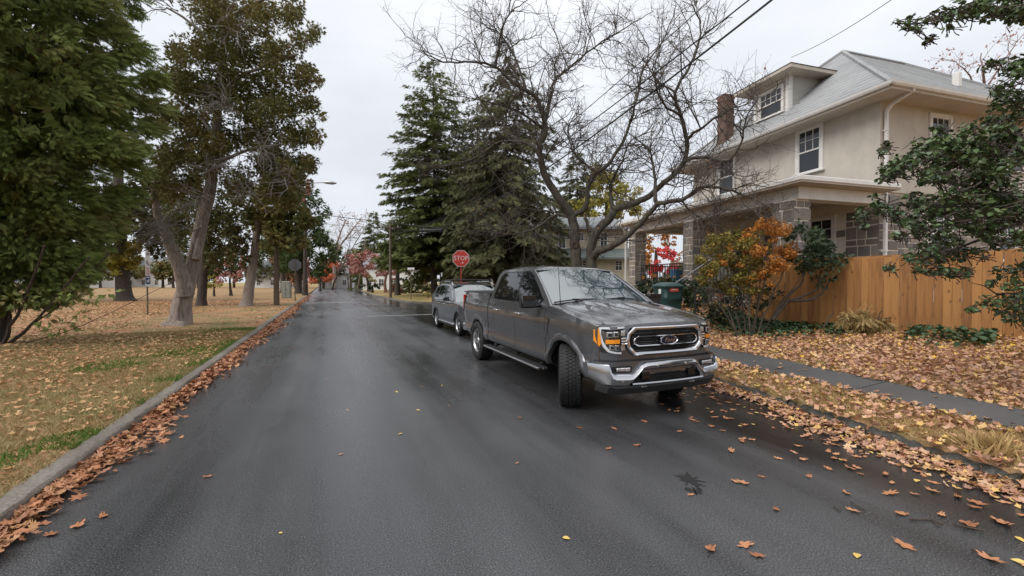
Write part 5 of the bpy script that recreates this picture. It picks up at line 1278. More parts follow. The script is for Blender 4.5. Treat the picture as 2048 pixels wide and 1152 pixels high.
b = MB(); b.grid([[(X(1085), -.7, Z(455)), (X(1266), -.7, Z(455))], [(X(1112), 3.5, Z(424)), (X(1236), 3.5, Z(424))]]); b.grid([[(X(1266), -.7, Z(455)), (X(1266), 8, Z(455))], [(X(1236), 3.5, Z(424)), (X(1236), 3.6, Z(424))]]); b.grid([[(X(1085), -.7, Z(455)), (X(1085), 8, Z(455))], [(X(1112), 3.5, Z(424)), (X(1112), 3.6, Z(424))]]); b.bx(X(1085), X(1266), -.7, -.6, Z(460), Z(455)); b.build('roof', M_GROOF2, hs)
for u, v0, v1, w_, pr_, yy in ((1209, 495, 466, .62, uw, .45), (1163, 480, 466, .45, uw, .45), (1125, 495, 468, .62, uw, .45), (1237, 540, 523, .62, lw, 0), (1172, 540, 522, .65, lw, 0), (1120, 540, 523, .65, lw, 0)):
    small_window(pr_, X(u), Z(v0), w_, Z(v1) - Z(v0), yy)
# stone house half hidden by the spruces
q = at(1000, 565, 58); h3 = thing('shaded_house', 'grey stone house with white columned porch hidden behind the dark spruces', 'house', (q.x, q.y, .1), -YAW)
mp3 = 58 / FPX; X = lambda u: (u - 1000) * mp3; Z = lambda v: CAMH - .1 + (HOR - v) * mp3
b = MB(); b.bx(X(895), X(1085), 0, 9, 0, Z(470)); hw3 = b.build('wall', pmat('tan_stone_far', [(.14, .12, .10), (.24, .20, .16)], scale=3, rough=.9), h3)
b = MB(); b.grid([[(X(885), -.8, Z(470)), (X(1095), -.8, Z(470))], [(X(930), 4, Z(425)), (X(1050), 4, Z(425))]]); b.grid([[(X(895), -2.4, Z(512)), (X(1085), -2.4, Z(512))], [(X(900), 0, Z(500)), (X(1080), 0, Z(500))]]); b.build('roof', M_GROOF2, h3)
for u in (910, 952, 985, 1008, 1060): b = MB(); b.bx(X(u) - .15, X(u) + .15, -2.3, -2.0, 0, Z(512)); b.build('porch_column', M_TRIM, h3)
for u, v0, v1 in ((930, 545, 522), (970, 545, 522), (1035, 545, 522), (930, 496, 478), (1000, 496, 478), (1060, 496, 478)): small_window(hw3, X(u), Z(v0), .9, Z(v1) - Z(v0), -.01)
# white houses in the distance
def far_house(label, u, d, w, h, vroof, wall_m, roof_m, lab_windows=3, rot=0.0):
    q = at(u, 565, d); t = thing('distant_house', label, 'house', (q.x, q.y, 0), -YAW + rot, 'houses far down the road'); 
    b = MB(); b.bx(-w / 2, w / 2, 0, 7, 0, h); wl = b.build('wall', wall_m, t)
    b = MB(); b.prism([(-w / 2 - .4, -.4, h), (-w / 2 - .4, 7.4, h), (-w / 2 - .4, 3.5, h + w * .32)], (w + .8, 0, 0)); b.build('roof', roof_m, t)
    for i in range(lab_windows): small_window(wl, -w / 2 + w * (i + .5) / lab_windows, 1.0, .9, 1.3, -.01); small_window(wl, -w / 2 + w * (i + .5) / lab_windows, 3.4, .9, 1.2, -.01) if h > 5 else None
far_house('small white house with grey roof seen beyond the road bend', 668, 120, 9, 4.2, 0, M_WHITEH, M_GROOF2); far_house('white house half hidden by the pink leaved trees', 775, 85, 10, 4.6, 0, M_WHITEH, M_GROOF2, 4)
far_house('low white house beyond the park behind the thin sign post', 300, 130, 16, 4.5, 0, M_WHITEH, M_GROOF2, 4); far_house('pale house at the far edge of the park behind the leaning cedar', 545, 120, 12, 4.2, 0, M_WHITEH, M_GROOF2); far_house('white house at the far left edge of the park', 150, 115, 14, 4.4, 0, M_WHITEH, M_GROOF2, 4)
# ------------------------------------------------------------------ trees and shrubs
M_BARKG = pmat('grey_brown_bark', [(.022, .019, .015), (.05, .042, .032), (.085, .074, .055), (.05, .052, .028)], scale=5, stretch=(1.5, 1.5, .5), rough=.85, bump=1, bscale=14, bdist=.04)
M_BARKC = pmat('cedar_bark', [(.13, .10, .085), (.31, .25, .21), (.44, .37, .32)], scale=5, stretch=(5, 5, .45), rough=.9, bump=1, bscale=9, bdist=.06)
M_BARKD = pmat('dark_bark', [(.022, .017, .014), (.06, .045, .036), (.085, .065, .05)], scale=6, stretch=(3, 3, .5), rough=.9, bump=1, bscale=10, bdist=.05)
M_TWIG = pmat('dark_twig', [(.04, .032, .026), (.085, .068, .055)], scale=3, rough=.8)
M_DEADTW = pmat('dead_grey_twig', [(.14, .125, .11), (.26, .24, .215)], scale=4, rough=.9)
M_TANTW = pmat('pale_pink_twig', [(.20, .14, .12), (.34, .25, .21)], scale=2, rough=.9)
def conif(name, cols, **k): return leafmat(name, cols, .18, .7, .55, spec=.12, big=k.pop('big', (.8, .35)))
M_CYP = conif('cypress_green', [(.055, .082, .024), (.115, .16, .042), (.17, .22, .06), (.21, .25, .085), (.22, .17, .07), (.125, .17, .048)])
M_CEDAR = conif('cedar_olive', [(.055, .06, .022), (.11, .115, .038), (.15, .145, .05), (.19, .14, .055), (.095, .11, .036)], big=(.5, .5))
M_CEDAR2 = conif('cedar_dark', [(.04, .046, .02), (.075, .08, .03), (.11, .10, .04), (.07, .08, .028)])
M_SPR = conif('spruce_green', [(.055, .068, .026), (.105, .125, .042), (.145, .165, .056), (.17, .17, .065)], big=(.25, .3))
M_SPRD = conif('spruce_dark', [(.05, .056, .028), (.09, .096, .045), (.125, .125, .06), (.10, .104, .05)], big=(.25, .3))
M_PINE = conif('pine_green', [(.035, .052, .02), (.07, .10, .035), (.11, .14, .052)])
M_YG = leafmat('yellow_green_leaf', [(.16, .15, .03), (.30, .27, .05), (.42, .36, .08), (.26, .24, .05)], .3)
M_RED = leafmat('crimson_leaf', [(.50, .03, .04), (.68, .06, .07), (.55, .10, .06)], .35)
M_ORED = leafmat('orange_red_leaf', [(.40, .09, .05), (.55, .15, .07), (.60, .22, .09)], .3)
M_PINK = leafmat('dusky_pink_leaf', [(.24, .10, .085), (.38, .17, .14), (.46, .22, .19), (.30, .13, .10)], .3)
M_ORANGE = leafmat('orange_shrub_leaf', [(.30, .12, .03), (.48, .20, .045), (.58, .27, .06), (.42, .14, .035)], .3)
M_OLIVE = leafmat('olive_shrub_leaf', [(.10, .11, .025), (.19, .17, .035), (.30, .21, .05), (.13, .14, .03)], .3)
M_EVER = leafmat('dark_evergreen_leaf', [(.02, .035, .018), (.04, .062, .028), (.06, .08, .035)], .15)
M_IVY = leafmat('ivy_leaf', [(.018, .045, .022), (.04, .08, .035), (.07, .11, .045)], .1, .4)
M_STRAWC = leafmat('dead_fern', [(.18, .12, .045), (.30, .21, .08), (.38, .27, .12), (.12, .10, .04)], .15, .7)
M_HOLLY = leafmat('holly_leaf', [(.032, .058, .022), (.06, .10, .036), (.10, .145, .052), (.14, .165, .07)], .08, .30)

def dirs(n, g=rng):
    v = g.normal(0, 1, (n, 3)); return v / np.linalg.norm(v, axis=1, keepdims=True)
def clump_pts(clumps, per, flat=.85, shell=.45):
    """points and outward directions in a set of (centre, radius) leaf clumps"""
    P, Dv = [], []
    for c, r in clumps:
        n = max(3, int(per * r * r)) if per > 0 else int(-per)
        d = dirs(n); q = (rng.random(n) * (1 - shell ** 3) + shell ** 3) ** (1 / 3)
        P.append(np.array(c) + d * (q * r)[:, None] * np.array([1, 1, flat])); Dv.append(d)
    return np.vstack(P), np.vstack(Dv)
DENS = 1.0
def leaf_cloud(name, clumps, per, proto, size, m, parent=None, mode='leaf', **k):
    per = per * DENS
    P, Dv = clump_pts(clumps, per, **k); n = len(P)
    if mode == 'leaf': RM = frames(Dv * .6 + rng.normal(0, .6, (n, 3)) + np.array([0, 0, .5]), rng.uniform(0, 6.28, n))
    elif mode == 'spray': RM = along(Dv + rng.normal(0, .45, (n, 3)) + np.array([0, 0, -.12]), rng.normal(0, .9, n))
    elif mode == 'droop': RM = along(Dv * .5 + rng.normal(0, .3, (n, 3)) + np.array([0, 0, -.8]), rng.uniform(0, 6.28, n))
    S = size * rng.uniform(.6, 1.3, n)
    return scatter(name, proto, P, RM, S, m, parent)
def pclumps(L, d, dd=0.0, sub=0, sr=.55):
    """(u, v, radius) in photo pixels at about d metres -> clumps in the place; sub splits each into smaller ones"""
    out = []
    for t in L:
        u, v, r = t[:3]; d0 = (t[3] if len(t) > 3 else d)
        R_ = r * d0 / FPX
        if not sub: out.append((np.array(at(u, v, d0 + random.uniform(-dd, dd))), R_))
        for _ in range(sub):
            o = dirs(1)[0] * R_ * random.uniform(.25, .95); c = np.array(at(u, v, d0 + random.uniform(-dd, dd))) + o
            out.append((c, R_ * random.uniform(.28, sr)))
    return out
def spline(P, n=5):
    P = [Vector(p) for p in P]
    if len(P) < 3: return P
    Q = [P[0] * 2 - P[1]] + P + [P[-1] * 2 - P[-2]]; out = []
    for i in range(1, len(Q) - 2):
        for k in range(n):
            t = k / n; a, b, c, d = Q[i - 1:i + 3]
            out.append(.5 * ((2 * b) + (c - a) * t + (2 * a - 5 * b + 4 * c - d) * t * t + (3 * b - a - 3 * c + d) * t ** 3))
    return out + [P[-1]]
def limb(b, pts, r0, r1, n=8, jit=.0, sub=4):
    S = spline(pts, sub); m = len(S); rad = [r0 + (r1 - r0) * (i / (m - 1)) ** .8 for i in range(m)]
    S = [p + Vector((random.gauss(0, jit), random.gauss(0, jit), random.gauss(0, jit))) * (i > 0) for i, p in enumerate(S)]
    b.tube(S, rad, n); return S, rad
def wander(p, d, L, n, wob, up):
    P = [Vector(p)]; d = Vector(d).normalized(); s = L / n
    for i in range(n):
        d = (d + Vector((random.gauss(0, wob), random.gauss(0, wob), random.gauss(0, wob) + up))).normalized(); P.append(P[-1] + d * s)
    return P
def ramify(b, S, rad, levels, tips=None, t0=.15):
    """levels: list of (count per metre, length, wobble, up, r_scale, sides, segs)"""
    if not levels: return
    dens, L0, wob, up, rs, sides, segs = levels[0]
    length = sum((S[i + 1] - S[i]).length for i in range(len(S) - 1)); cnt = max(1, int(dens * length + random.random()))
    for _ in range(cnt):
        f = t0 + (1 - t0) * random.random(); q = f * (len(S) - 1); i = min(int(q), len(S) - 2); p = S[i].lerp(S[i + 1], q - i); d = (S[i + 1] - S[i]).normalized()
        v = Vector(dirs(1)[0]); v = (v - d * v.dot(d)).normalized(); nd = d * random.uniform(.2, .8) + v * random.uniform(.6, 1) + Vector((0, 0, up * 2))
        L_ = L0 * random.uniform(.5, 1.25) * (1 - .35 * f); P = wander(p, nd, L_, segs, wob, up); r_ = min(rad[i] * .7, rs); R_ = [r_ * (1 - .6 * k / segs) for k in range(segs + 1)]
        b.tube(P, R_, sides, False)
        if tips is not None: tips.append((P[-1], nd))
        ramify(b, P, R_, levels[1:], tips, .1)
    if tips is not None: pass

# ---- the bare tree behind the pickup, limbs traced
zx = lambda X, Y, d: at(700 + X * .46875, Y * .46875, d)
bt = thing('bare_tree', 'leafless spreading tree with forked mossy trunks right behind the pickup truck', 'tree', tuple(at(1170, 600, 13.0)), 0)
bt.location.z = .5; BTI = Vector(bt.location)
def tl(pts, d0, d1): return [zx(x, y, d0 + (d1 - d0) * i / (len(pts) - 1)) - BTI for i, (x, y) in enumerate(pts)]
base_l = at(1147, 600, 13) - BTI; base_r = at(1190, 600, 12.8) - BTI; base_l.z = base_r.z = -.1
TR = [  # pixel path in the zoomed crop, depth at start and end, radii
    ([(965, 1130), (958, 1040), (955, 975), (945, 920)], 13, 13, .165, .135, 'l'),
    ([(945, 920), (880, 830), (832, 750), (815, 690), (808, 620), (835, 560), (800, 430), (750, 390), (690, 350), (620, 290), (520, 270), (400, 270), (310, 225)], 13, 11.6, .12, .012, 0),
    ([(620, 290), (635, 220), (650, 130), (690, 60), (760, 10)], 12, 11, .04, .01, 0),
    ([(812, 650), (740, 610), (640, 610), (520, 680), (380, 710), (240, 700)], 13, 14.5, .05, .01, 0),
    ([(808, 620), (850, 450), (870, 350), (930, 300), (1040, 210), (1180, 120), (1290, 60)], 13, 14, .06, .01, 0),
    ([(945, 925), (1005, 885), (1015, 790), (1050, 740), (1110, 690), (1180, 570), (1220, 420), (1250, 300), (1330, 180), (1380, 60)], 13, 12, .085, .01, 0),
    ([(940, 925), (870, 920), (800, 970), (700, 1000), (600, 985)], 13, 13.6, .05, .012, 0), ([(870, 912), (800, 900), (700, 970), (560, 960)], 13, 12.5, .035, .01, 0),
    ([(1032, 1130), (1030, 1050), (1050, 990), (1110, 930), (1125, 895)], 12.8, 12.7, .15, .115, 'r'),
    ([(1125, 895), (1110, 830), (1122, 760), (1160, 690), (1200, 600), (1290, 560)], 12.7, 13.8, .06, .012, 0),
    ([(1125, 895), (1200, 870), (1270, 840), (1340, 780), (1420, 700), (1432, 600), (1410, 500), (1385, 400), (1440, 300), (1470, 230), (1490, 120), (1450, 20)], 12.7, 11.2, .10, .012, 0),
    ([(1432, 600), (1500, 545), (1600, 480), (1720, 440)], 12, 10.6, .045, .01, 0), ([(1420, 695), (1500, 670), (1600, 690), (1660, 620), (1690, 500), (1740, 420)], 12, 10.4, .05, .01, 0),
    ([(1034, 1100), (1060, 1075), (1130, 1045), (1200, 990), (1270, 920), (1320, 870), (1420, 850), (1500, 800), (1600, 810), (1720, 850), (1800, 890)], 12.8, 10.2, .115, .014, 0),
    ([(1310, 880), (1300, 830), (1298, 740), (1270, 640), (1180, 560)], 11.9, 12.5, .065, .012, 0), ([(1400, 850), (1480, 920), (1560, 960), (1640, 1000)], 11.6, 10.5, .03, .008, 0),
    ([(1000, 930), (1030, 990), (1040, 1040)], 13, 12.8, .05, .05, 0), ([(835, 560), (720, 480), (600, 440), (480, 420)], 12.8, 11, .04, .009, 0), ([(1385, 400), (1300, 340), (1240, 240)], 11.6, 12.4, .03, .008, 0),
    ([(1050, 740), (960, 660), (930, 560), (980, 440)], 12.8, 14.2, .04, .009, 0), ([(1410, 500), (1330, 440), (1290, 300), (1330, 200)], 11.8, 10.6, .035, .008, 0), ([(750, 390), (700, 240), (640, 160), (540, 90)], 12.4, 13.4, .035, .008, 0)]
tw = MB(); tips = []
for pts, d0, d1, r0, r1, root in TR:
    P = tl(pts, d0, d1); r0 *= 1.12
    if root: P = [base_l if root == 'l' else base_r] + P
    b = MB(); S, rad = limb(b, P, r0, r1, 10 if r0 > .1 else 7, .012)
    b.build('trunk' if root else 'limb', M_BARKG, bt, smooth=True, angle=70)
    if not root: ramify(tw, S, rad, [(5.4, 2.1, .26, .05, .017, 4, 8), (5.0, .95, .32, .02, .0092, 3, 4), (4.6, .36, .33, .02, .0068, 3, 2)], tips, .18)
o = tw.build('twigs', M_TWIG, bt, fix=False); o['kind'] = 'stuff'
tp_ = random.sample(tips, 420); P = np.array([t[0] for t in tp_]); RM = frames(rng.normal(0, 1, (len(P), 3)), rng.uniform(0, 6, len(P)))
scatter('remaining_leaves', oval_leaf(.3), P, RM, rng.uniform(.03, .065, len(P)), leafmat('clinging_leaf', [(.16, .08, .03), (.34, .16, .05), (.45, .25, .06)], .3), bt)
b = MB(); q = at(1150, 490, 12.86) - BTI; b.lathe([(-.02, .10), (.02, .105), (.035, .085), (.02, .055), (-.03, .04), (-.03, .001)], 14, Matrix.Rotation(math.pi - YAW, 3, 'Z'), q); b.build('branch_scar', M_BARKD, bt, smooth=True)

# ---- left: broad cypress close by
FAN = spray(4, .36, .18, 3); FAN2 = frond(3, .7, .3, .6, 8); FAN3 = spray(4, .30, .3, 9)
cp = at(40, 565, 10.6)
cy = thing('cypress_tree', 'broad dark green cypress with layered foliage filling the left edge', 'tree', (cp.x, cp.y, .12)); CYI = Vector(cy.location)
crad = interp([(.9, .6), (1.5, 1.0), (2.5, 1.4), (4, 2.1), (5.3, 2.5), (6.5, 2.6), (8, 2.5), (9.5, 2.1), (11, 1.3), (12, .3)])
cl = []
for i in range(900):
    z = random.uniform(1.0, 11.6); a = random.uniform(0, 6.28); r = crad(z) * random.choice((random.uniform(.8, 1.02), random.uniform(.8, 1.02), random.uniform(.35, .85))) * (1 + .08 * math.sin(a * 5 + z * 2))
    cl.append((np.array([r * math.cos(a), r * math.sin(a), z]), random.uniform(.25, .48)))
n_per = 70; P, Dv = [], []
for c, r in cl:
    out = np.array([c[0], c[1], 0]); out /= np.linalg.norm(out) + 1e-6; n = 104 if float(np.dot(c[:2], np.array(CYI.xy))) < 0 else 12; d = dirs(n); P.append(c + d * r * rng.random((n, 1)) ** .5 * np.array([1, 1, .55])); Dv.append(out * 1.0 + d * .55 + np.array([0, 0, -.25]))
P, Dv = np.vstack(P), np.vstack(Dv); n = len(P)
k = np.arange(n) % 2 == 0
for kk, pr in ((k, FAN), (~k, FAN3)): scatter('foliage', pr, P[kk], along(Dv[kk] + rng.normal(0, .2, (kk.sum(), 3)), rng.normal(1.2, .6, kk.sum())), rng.uniform(.11, .24, kk.sum()), M_CYP, cy)
core = []
for i in range(260):
    z = random.uniform(2.0, 10.8); a = random.uniform(0, 6.28); r = crad(z) * random.uniform(.2, .72); core.append((np.array([r * math.cos(a), r * math.sin(a), z]), .55))
leaf_cloud('inner_foliage', core, 110, FAN2, .34, M_CYP, cy, 'droop', flat=.8, shell=.05)
for u0, v0, u1, v1, r in ((2, 690, -30, 540, .07), (5, 690, 50, 600, .05), (8, 688, 100, 610, .045), (12, 690, 130, 600, .03), (0, 690, -80, 500, .09), (20, 680, 190, 640, .014), (0, 690, 20, 590, .05)):
    p0 = at(u0, v0, 10.4) - CYI; p0.z = -.05; p1 = at(u1, v1, 10.3 + random.uniform(-.6, .6)) - CYI; b = MB(); limb(b, [p0, p0.lerp(p1, .5) + Vector((random.uniform(-.1, .1), 0, -.06)), p1, p1 + (p1 - p0) * .8 + Vector((0, 0, .3))], r, r * .4, 7, .01); b.build('stem', M_BARKD, cy, smooth=True)
b = MB(); limb(b, [(-.4, 0, -.1), (-.2, 0, 3), (0, 0, 7), (0, 0, 11)], .12, .03, 8, .02); b.build('trunk', M_BARKD, cy, smooth=True)
lows = pclumps([(120, 655, 24), (160, 632, 14), (90, 640, 16), (40, 600, 26), (185, 600, 18), (150, 590, 24), (215, 585, 12), (95, 592, 26)], 10.0, .3); leaf_cloud('foliage', [(c - np.array(CYI), r) for c, r in lows], 420, FAN2, .15, M_CYP, cy, 'spray', flat=.5, shell=.1)

# ---- cedars along the park kerb
SPC = frond(4, .75, .1, .5, 5); SPN = frond(3, .7, .25, .45, 9)
def tree_thing(name, label, base, group=None): t = thing(name, label, 'tree', tuple(base), 0, group); return t, Vector(t.location)
def rel(L, I): return [(c - np.array(I), r) for c, r in L]
pb0 = gpt(357, 648, .15); D1 = (CAMH - .15) * FPX / (648 - HOR)
ced, CI = tree_thing('cedar_tree', 'tall ragged cedar with pale forked leaning trunk nearest the park kerb', (pb0.x, pb0.y, .12), 'cedars in the park')
L = lambda pts, dz=0: [at(u, v, D1 + dz * i / max(1, len(pts) - 1)) - CI for i, (u, v) in enumerate(pts)]
b = MB(); P = L([(357, 652), (360, 640), (366, 600), (378, 560), (393, 500), (408, 430), (422, 380), (432, 300), (440, 200), (450, 90), (460, -40)], .6); S = spline(P, 5)
rad = [float(np.interp(i / (len(S) - 1), [0, .03, .1, .3, .5, 1], [.54, .39, .33, .235, .19, .08])) for i in range(len(S))]; P0 = S[0]; S[0] = Vector((P0.x, P0.y, -.12))
V0 = len(b.v); b.tube(S, rad, 28)
for i in range(len(S)):                       # fluted, twisting cedar bark with root flare
    for k in range(28):
        j = V0 + i * 28 + k; c = S[i]; v = Vector(b.v[j]); a = 2 * math.pi * k / 28; f = 1 + .09 * math.sin(a * 4 + i * .22) + .06 * math.sin(a * 9 - i * .3) + (.22 * max(0, math.sin(a * 5 + 1)) if i < 3 else 0) + random.uniform(-.02, .02); b.v[j] = tuple(c + (v - c) * f)
b.build('trunk', M_BARKC, ced, smooth=True, angle=80)
for pts, r0, r1, dz in (([(372, 590), (360, 540), (345, 500), (332, 470), (318, 430), (310, 380)], .27, .09, -.8), ([(392, 520), (402, 470), (404, 420), (398, 360)], .13, .06, .8), ([(405, 455), (385, 462), (378, 458)], .05, .02, -.6), ([(440, 200), (480, 160), (540, 130), (600, 110)], .08, .03, -1), ([(436, 280), (400, 230), (360, 200)], .08, .03, .5), ([(445, 120), (400, 60), (340, 20)], .08, .03, -.6), ([(455, 40), (560, 0), (640, 70)], .07, .015, -.5), ([(430, 330), (500, 300), (570, 290)], .07, .03, -1)):
    b = MB(); limb(b, L(pts, dz), r0, r1, 12, .015); b.build('limb', M_BARKC if r0 > .1 else M_DEADTW, ced, smooth=True, angle=70)
CR = [(440, 25, 55), (520, 45, 45), (585, 30, 30), (628, 72, 18), (480, 100, 55), (560, 115, 45), (612, 150, 30), (420, 105, 45), (375, 110, 35), (360, 160, 45), (425, 190, 50), (490, 180, 55), (560, 195, 50), (618, 212, 26), (365, 235, 40), (430, 260, 50), (500, 258, 55), (570, 262, 45), (618, 270, 26), (352, 300, 36), (420, 318, 42), (540, 322, 45), (590, 332, 40), (620, 325, 22), (385, 365, 35), (335, 380, 36), (480, 368, 36), (560, 378, 40), (595, 375, 30), (640, 165, 12), (645, 235, 10), (600, 80, 22), (340, 330, 30), (320, 250, 28)]
crl = rel(pclumps(CR, D1 + .4, 1.6, 14, .52), CI)
leaf_cloud('crown', crl, 1250, SPC, .13, M_CEDAR, ced, 'spray', shell=.15); leaf_cloud('crown', rel(pclumps(CR, D1 + 1.5, 1.2, 4, .5), CI), 520, SPN, .15, M_CEDAR2, ced, 'spray', shell=.15)
tw = MB()
for u, v, dx, nn in ((450, 215, -.2, 26), (335, 445, -.6, 34), (430, 330, .3, 26), (345, 480, -.5, 20), (520, 300, .5, 22), (400, 400, -.5, 18), (470, 60, .3, 16), (350, 20, -.6, 14), (480, 380, .6, 16), (560, 360, .5, 14)):
    for _ in range(nn):
        p = at(u + random.gauss(0, 10), v + random.gauss(0, 10), D1 - 1.3 + random.uniform(-.5, .3)) - CI; d = Vector((random.gauss(dx, .7), random.gauss(-.6, .4), random.gauss(-.15, .5)))
        P = wander(p, d, random.uniform(.5, 1.3), 7, .26, -.06); b = tw; b.tube(P, [.016 - .0016 * k for k in range(8)], 4, False)
        for _ in range(3): q = random.randint(2, 6); b.tube(wander(P[q], P[q] - P[q - 1] + Vector(dirs(1)[0]) * .12, random.uniform(.2, .5), 4, .3, -.05), [.008, .007, .006, .005, .004], 3, False)
o = tw.build('dead_twigs', M_DEADTW, ced, fix=False); o['kind'] = 'stuff'

DENS = 3.0
def simple_tree(name, label, u, vb, trunk, r0, r1, bark, parts, cat='tree', group=None, d=None, tw=None):
    """trunk: pixel path from the ground; parts: (part name, clumps, density, proto, size, material, mode, depth spread, sub)"""
    dd = d or (CAMH - .13) * FPX / (vb - HOR); p = at(u, vb, dd); t = thing(name, label, cat, (p.x, p.y, .08), 0, group); I = Vector(t.location)
    P = [at(a, c, dd + .15 * i) - I for i, (a, c) in enumerate(trunk)]; P[0].z = -.1
    b = MB(); S, rad = limb(b, P, r0, r1, 12, .01); k = len(b.v) // len(S)
    for i in (0, 1):
        for j in range(12): v = Vector(b.v[i * 12 + j]); c = S[i]; b.v[i * 12 + j] = tuple(c + (v - c) * (1.45 - .28 * i))
    b.build('trunk', bark, t, smooth=True, angle=70)
    for nm, L_, per, pr_, sz, m, mode, ds, sub in parts: leaf_cloud(nm, rel(pclumps(L_, dd, ds, sub), I), per, pr_, sz, m, t, mode, shell=.2)
    if tw:
        b = MB(); tips_ = []; ramify(b, S, rad, tw, tips_, .3); o = b.build('twigs', bark, t, fix=False); o['kind'] = 'stuff'
    return t, I, dd, S, rad
OVAL = oval_leaf(.3); QD = QUAD_LEAF
simple_tree('park_tree', 'thick dark trunk with yellow green lower leaves behind the parking sign post', 250, 602, [(250, 602), (247, 575), (245, 540), (243, 480), (240, 380), (235, 250)], .60, .3, M_BARKD,
    [('crown', [(250, 450, 50), (200, 470, 50), (160, 500, 50), (300, 440, 45), (345, 470, 40), (300, 490, 30), (180, 535, 26), (210, 400, 60), (290, 390, 55), (120, 480, 60), (340, 400, 50), (90, 520, 50)], 60, SPN, .5, M_CEDAR2, 'spray', 2.0, 6),
     ('yellow_leaves', [(250, 520, 30), (275, 525, 26), (222, 540, 20), (285, 500, 22), (240, 545, 16), (215, 505, 20), (262, 492, 20)], 150, OVAL, .26, M_YG, 'leaf', .8, 3)], group='trees in the park')
simple_tree('park_tree', 'dark slim trunk just behind the pale forked cedar', 402, 612, [(402, 612), (404, 580), (408, 540), (414, 480), (420, 380)], .30, .2, M_BARKD,
    [('crown', [(400, 470, 40), (440, 500, 36), (460, 440, 40), (430, 420, 40), (380, 440, 40), (470, 480, 30), (420, 530, 16), (360, 505, 26), (465, 400, 40)], 70, SPN, .42, M_CEDAR2, 'spray', 1.5, 6)], group='trees in the park')
simple_tree('cedar_tree', 'brown cedar with leaning ridged trunk left of the street lamp pole', 492, 612, [(492, 612), (497, 585), (503, 550), (509, 510), (515, 460), (525, 380), (535, 300)], .36, .16, M_BARKC,
    [('crown', [(540, 430, 38), (580, 420, 32), (600, 440, 26), (560, 465, 34), (520, 425, 30), (600, 478, 20), (540, 395, 36), (580, 385, 34), (500, 440, 24), (575, 490, 16), (545, 490, 14)], 130, SPC, .36, M_CEDAR, 'spray', 1.3, 7)], group='cedars in the park')
simple_tree('pine_tree', 'green pine with low spreading boughs over the road edge beyond the grey sign back', 600, 579, [(597, 581), (598, 560), (600, 520), (605, 450), (612, 400)], .45, .2, M_BARKD,
    [('crown', [(640, 520, 22), (610, 502, 26), (662, 503, 18), (592, 532, 20), (635, 540, 14), (672, 512, 10), (615, 470, 28), (645, 475, 20), (600, 445, 28), (632, 440, 20), (655, 425, 10), (580, 510, 22), (565, 540, 16), (610, 410, 20), (630, 545, 12), (560, 500, 20), (640, 410, 12), (620, 385, 16), (600, 360, 18)], 26, SPN, .75, M_PINE, 'spray', 2.0, 6)], group='trees in the park', d=58)
simple_tree('pine_tree', 'pine with a slim trunk deep in the park behind the brown cedar', 565, 578, [(566, 581), (566, 555), (568, 520), (570, 470)], .35, .2, M_BARKD,
    [('crown', [(560, 505, 20), (540, 495, 20), (520, 520, 14), (585, 520, 14), (555, 470, 22), (530, 460, 20)], 26, SPN, .75, M_PINE, 'spray', 1.5, 5)], group='trees in the park', d=62)
simple_tree('red_maple', 'small tree with dusky red leaves in the park left of the brown cedar', 462, 579, [(462, 582), (460, 560), (464, 530)], .16, .06, M_BARKD,
    [('crown', [(450, 545, 17), (472, 556, 14), (440, 560, 12), (485, 522, 13), (463, 502, 15), (478, 490, 10), (482, 545, 10), (455, 525, 14)], 60, QD, .38, M_PINK, 'leaf', 1.0, 4)], d=48, group='red leaved trees'); 
simple_tree('yellow_bush', 'yellow green bush glowing low in the park beside the dusky red tree', 428, 579, [(428, 582), (428, 570)], .1, .05, M_BARKD, [('leaves', [(425, 566, 14), (436, 572, 10), (415, 570, 10), (430, 555, 9)], 70, QD, .35, M_YG, 'leaf', .8, 3)], 'bush', d=46)
simple_tree('red_maple', 'orange red tree at the road bend beside the green pine', 640, 577, [(640, 579), (641, 565), (643, 545)], .2, .1, M_BARKD,
    [('crown', [(630, 560, 14), (652, 560, 13), (643, 548, 14), (620, 566, 10), (660, 545, 14), (668, 530, 10), (600, 565, 10), (580, 566, 8)], 40, QD, .5, M_ORED, 'leaf', 1.0, 4)], d=78, group='red leaved trees')
simple_tree('red_maple', 'tall pinkish tree peeking out high behind the street lamp arm', 610, 577, [(610, 579), (611, 480), (612, 400)], .25, .1, M_BARKD, [('crown', [(612, 385, 15), (602, 402, 12), (618, 370, 10), (598, 380, 10)], 50, QD, .4, M_PINK, 'leaf', 1, 4)], d=50, group='red leaved trees')
simple_tree('pink_tree', 'low wide tree with dusky pink leaves left of the brown utility pole', 738, 583, [(738, 584), (736, 565), (730, 545), (722, 520)], .3, .1, M_BARKD,
    [('crown', [(720, 528, 18), (745, 540, 20), (730, 512, 16), (755, 525, 16), (712, 545, 14), (740, 505, 10), (765, 545, 14), (725, 550, 14)], 34, QD, .5, M_PINK, 'leaf', 1.5, 5)], d=70, group='pink leaved trees')
simple_tree('pink_tree', 'reddish pink tree with twisting trunks right of the brown utility pole', 772, 583, [(772, 586), (770, 565), (775, 545), (785, 525)], .25, .1, pmat('red_brown_bark', [(.16, .07, .055), (.24, .11, .085)], scale=4, rough=.8),
    [('crown', [(800, 530, 17), (790, 546, 14), (812, 540, 11), (780, 520, 14), (795, 515, 12), (770, 548, 12), (808, 522, 9)], 40, QD, .45, M_PINK, 'leaf', 1.2, 5)], d=62, group='pink leaved trees')
simple_tree('evergreen_bush', 'dark bush with a yellow green top under the pink tree', 745, 582, [(745, 583), (745, 570)], .15, .1, M_BARKD, [('leaves', [(745, 573, 11), (735, 570, 10), (755, 574, 9)], 50, QD, .4, M_EVER, 'leaf', .8, 3), ('yellow_leaves', [(738, 560, 9), (750, 562, 8)], 60, QD, .4, M_YG, 'leaf', .6, 3)], 'bush', d=64)
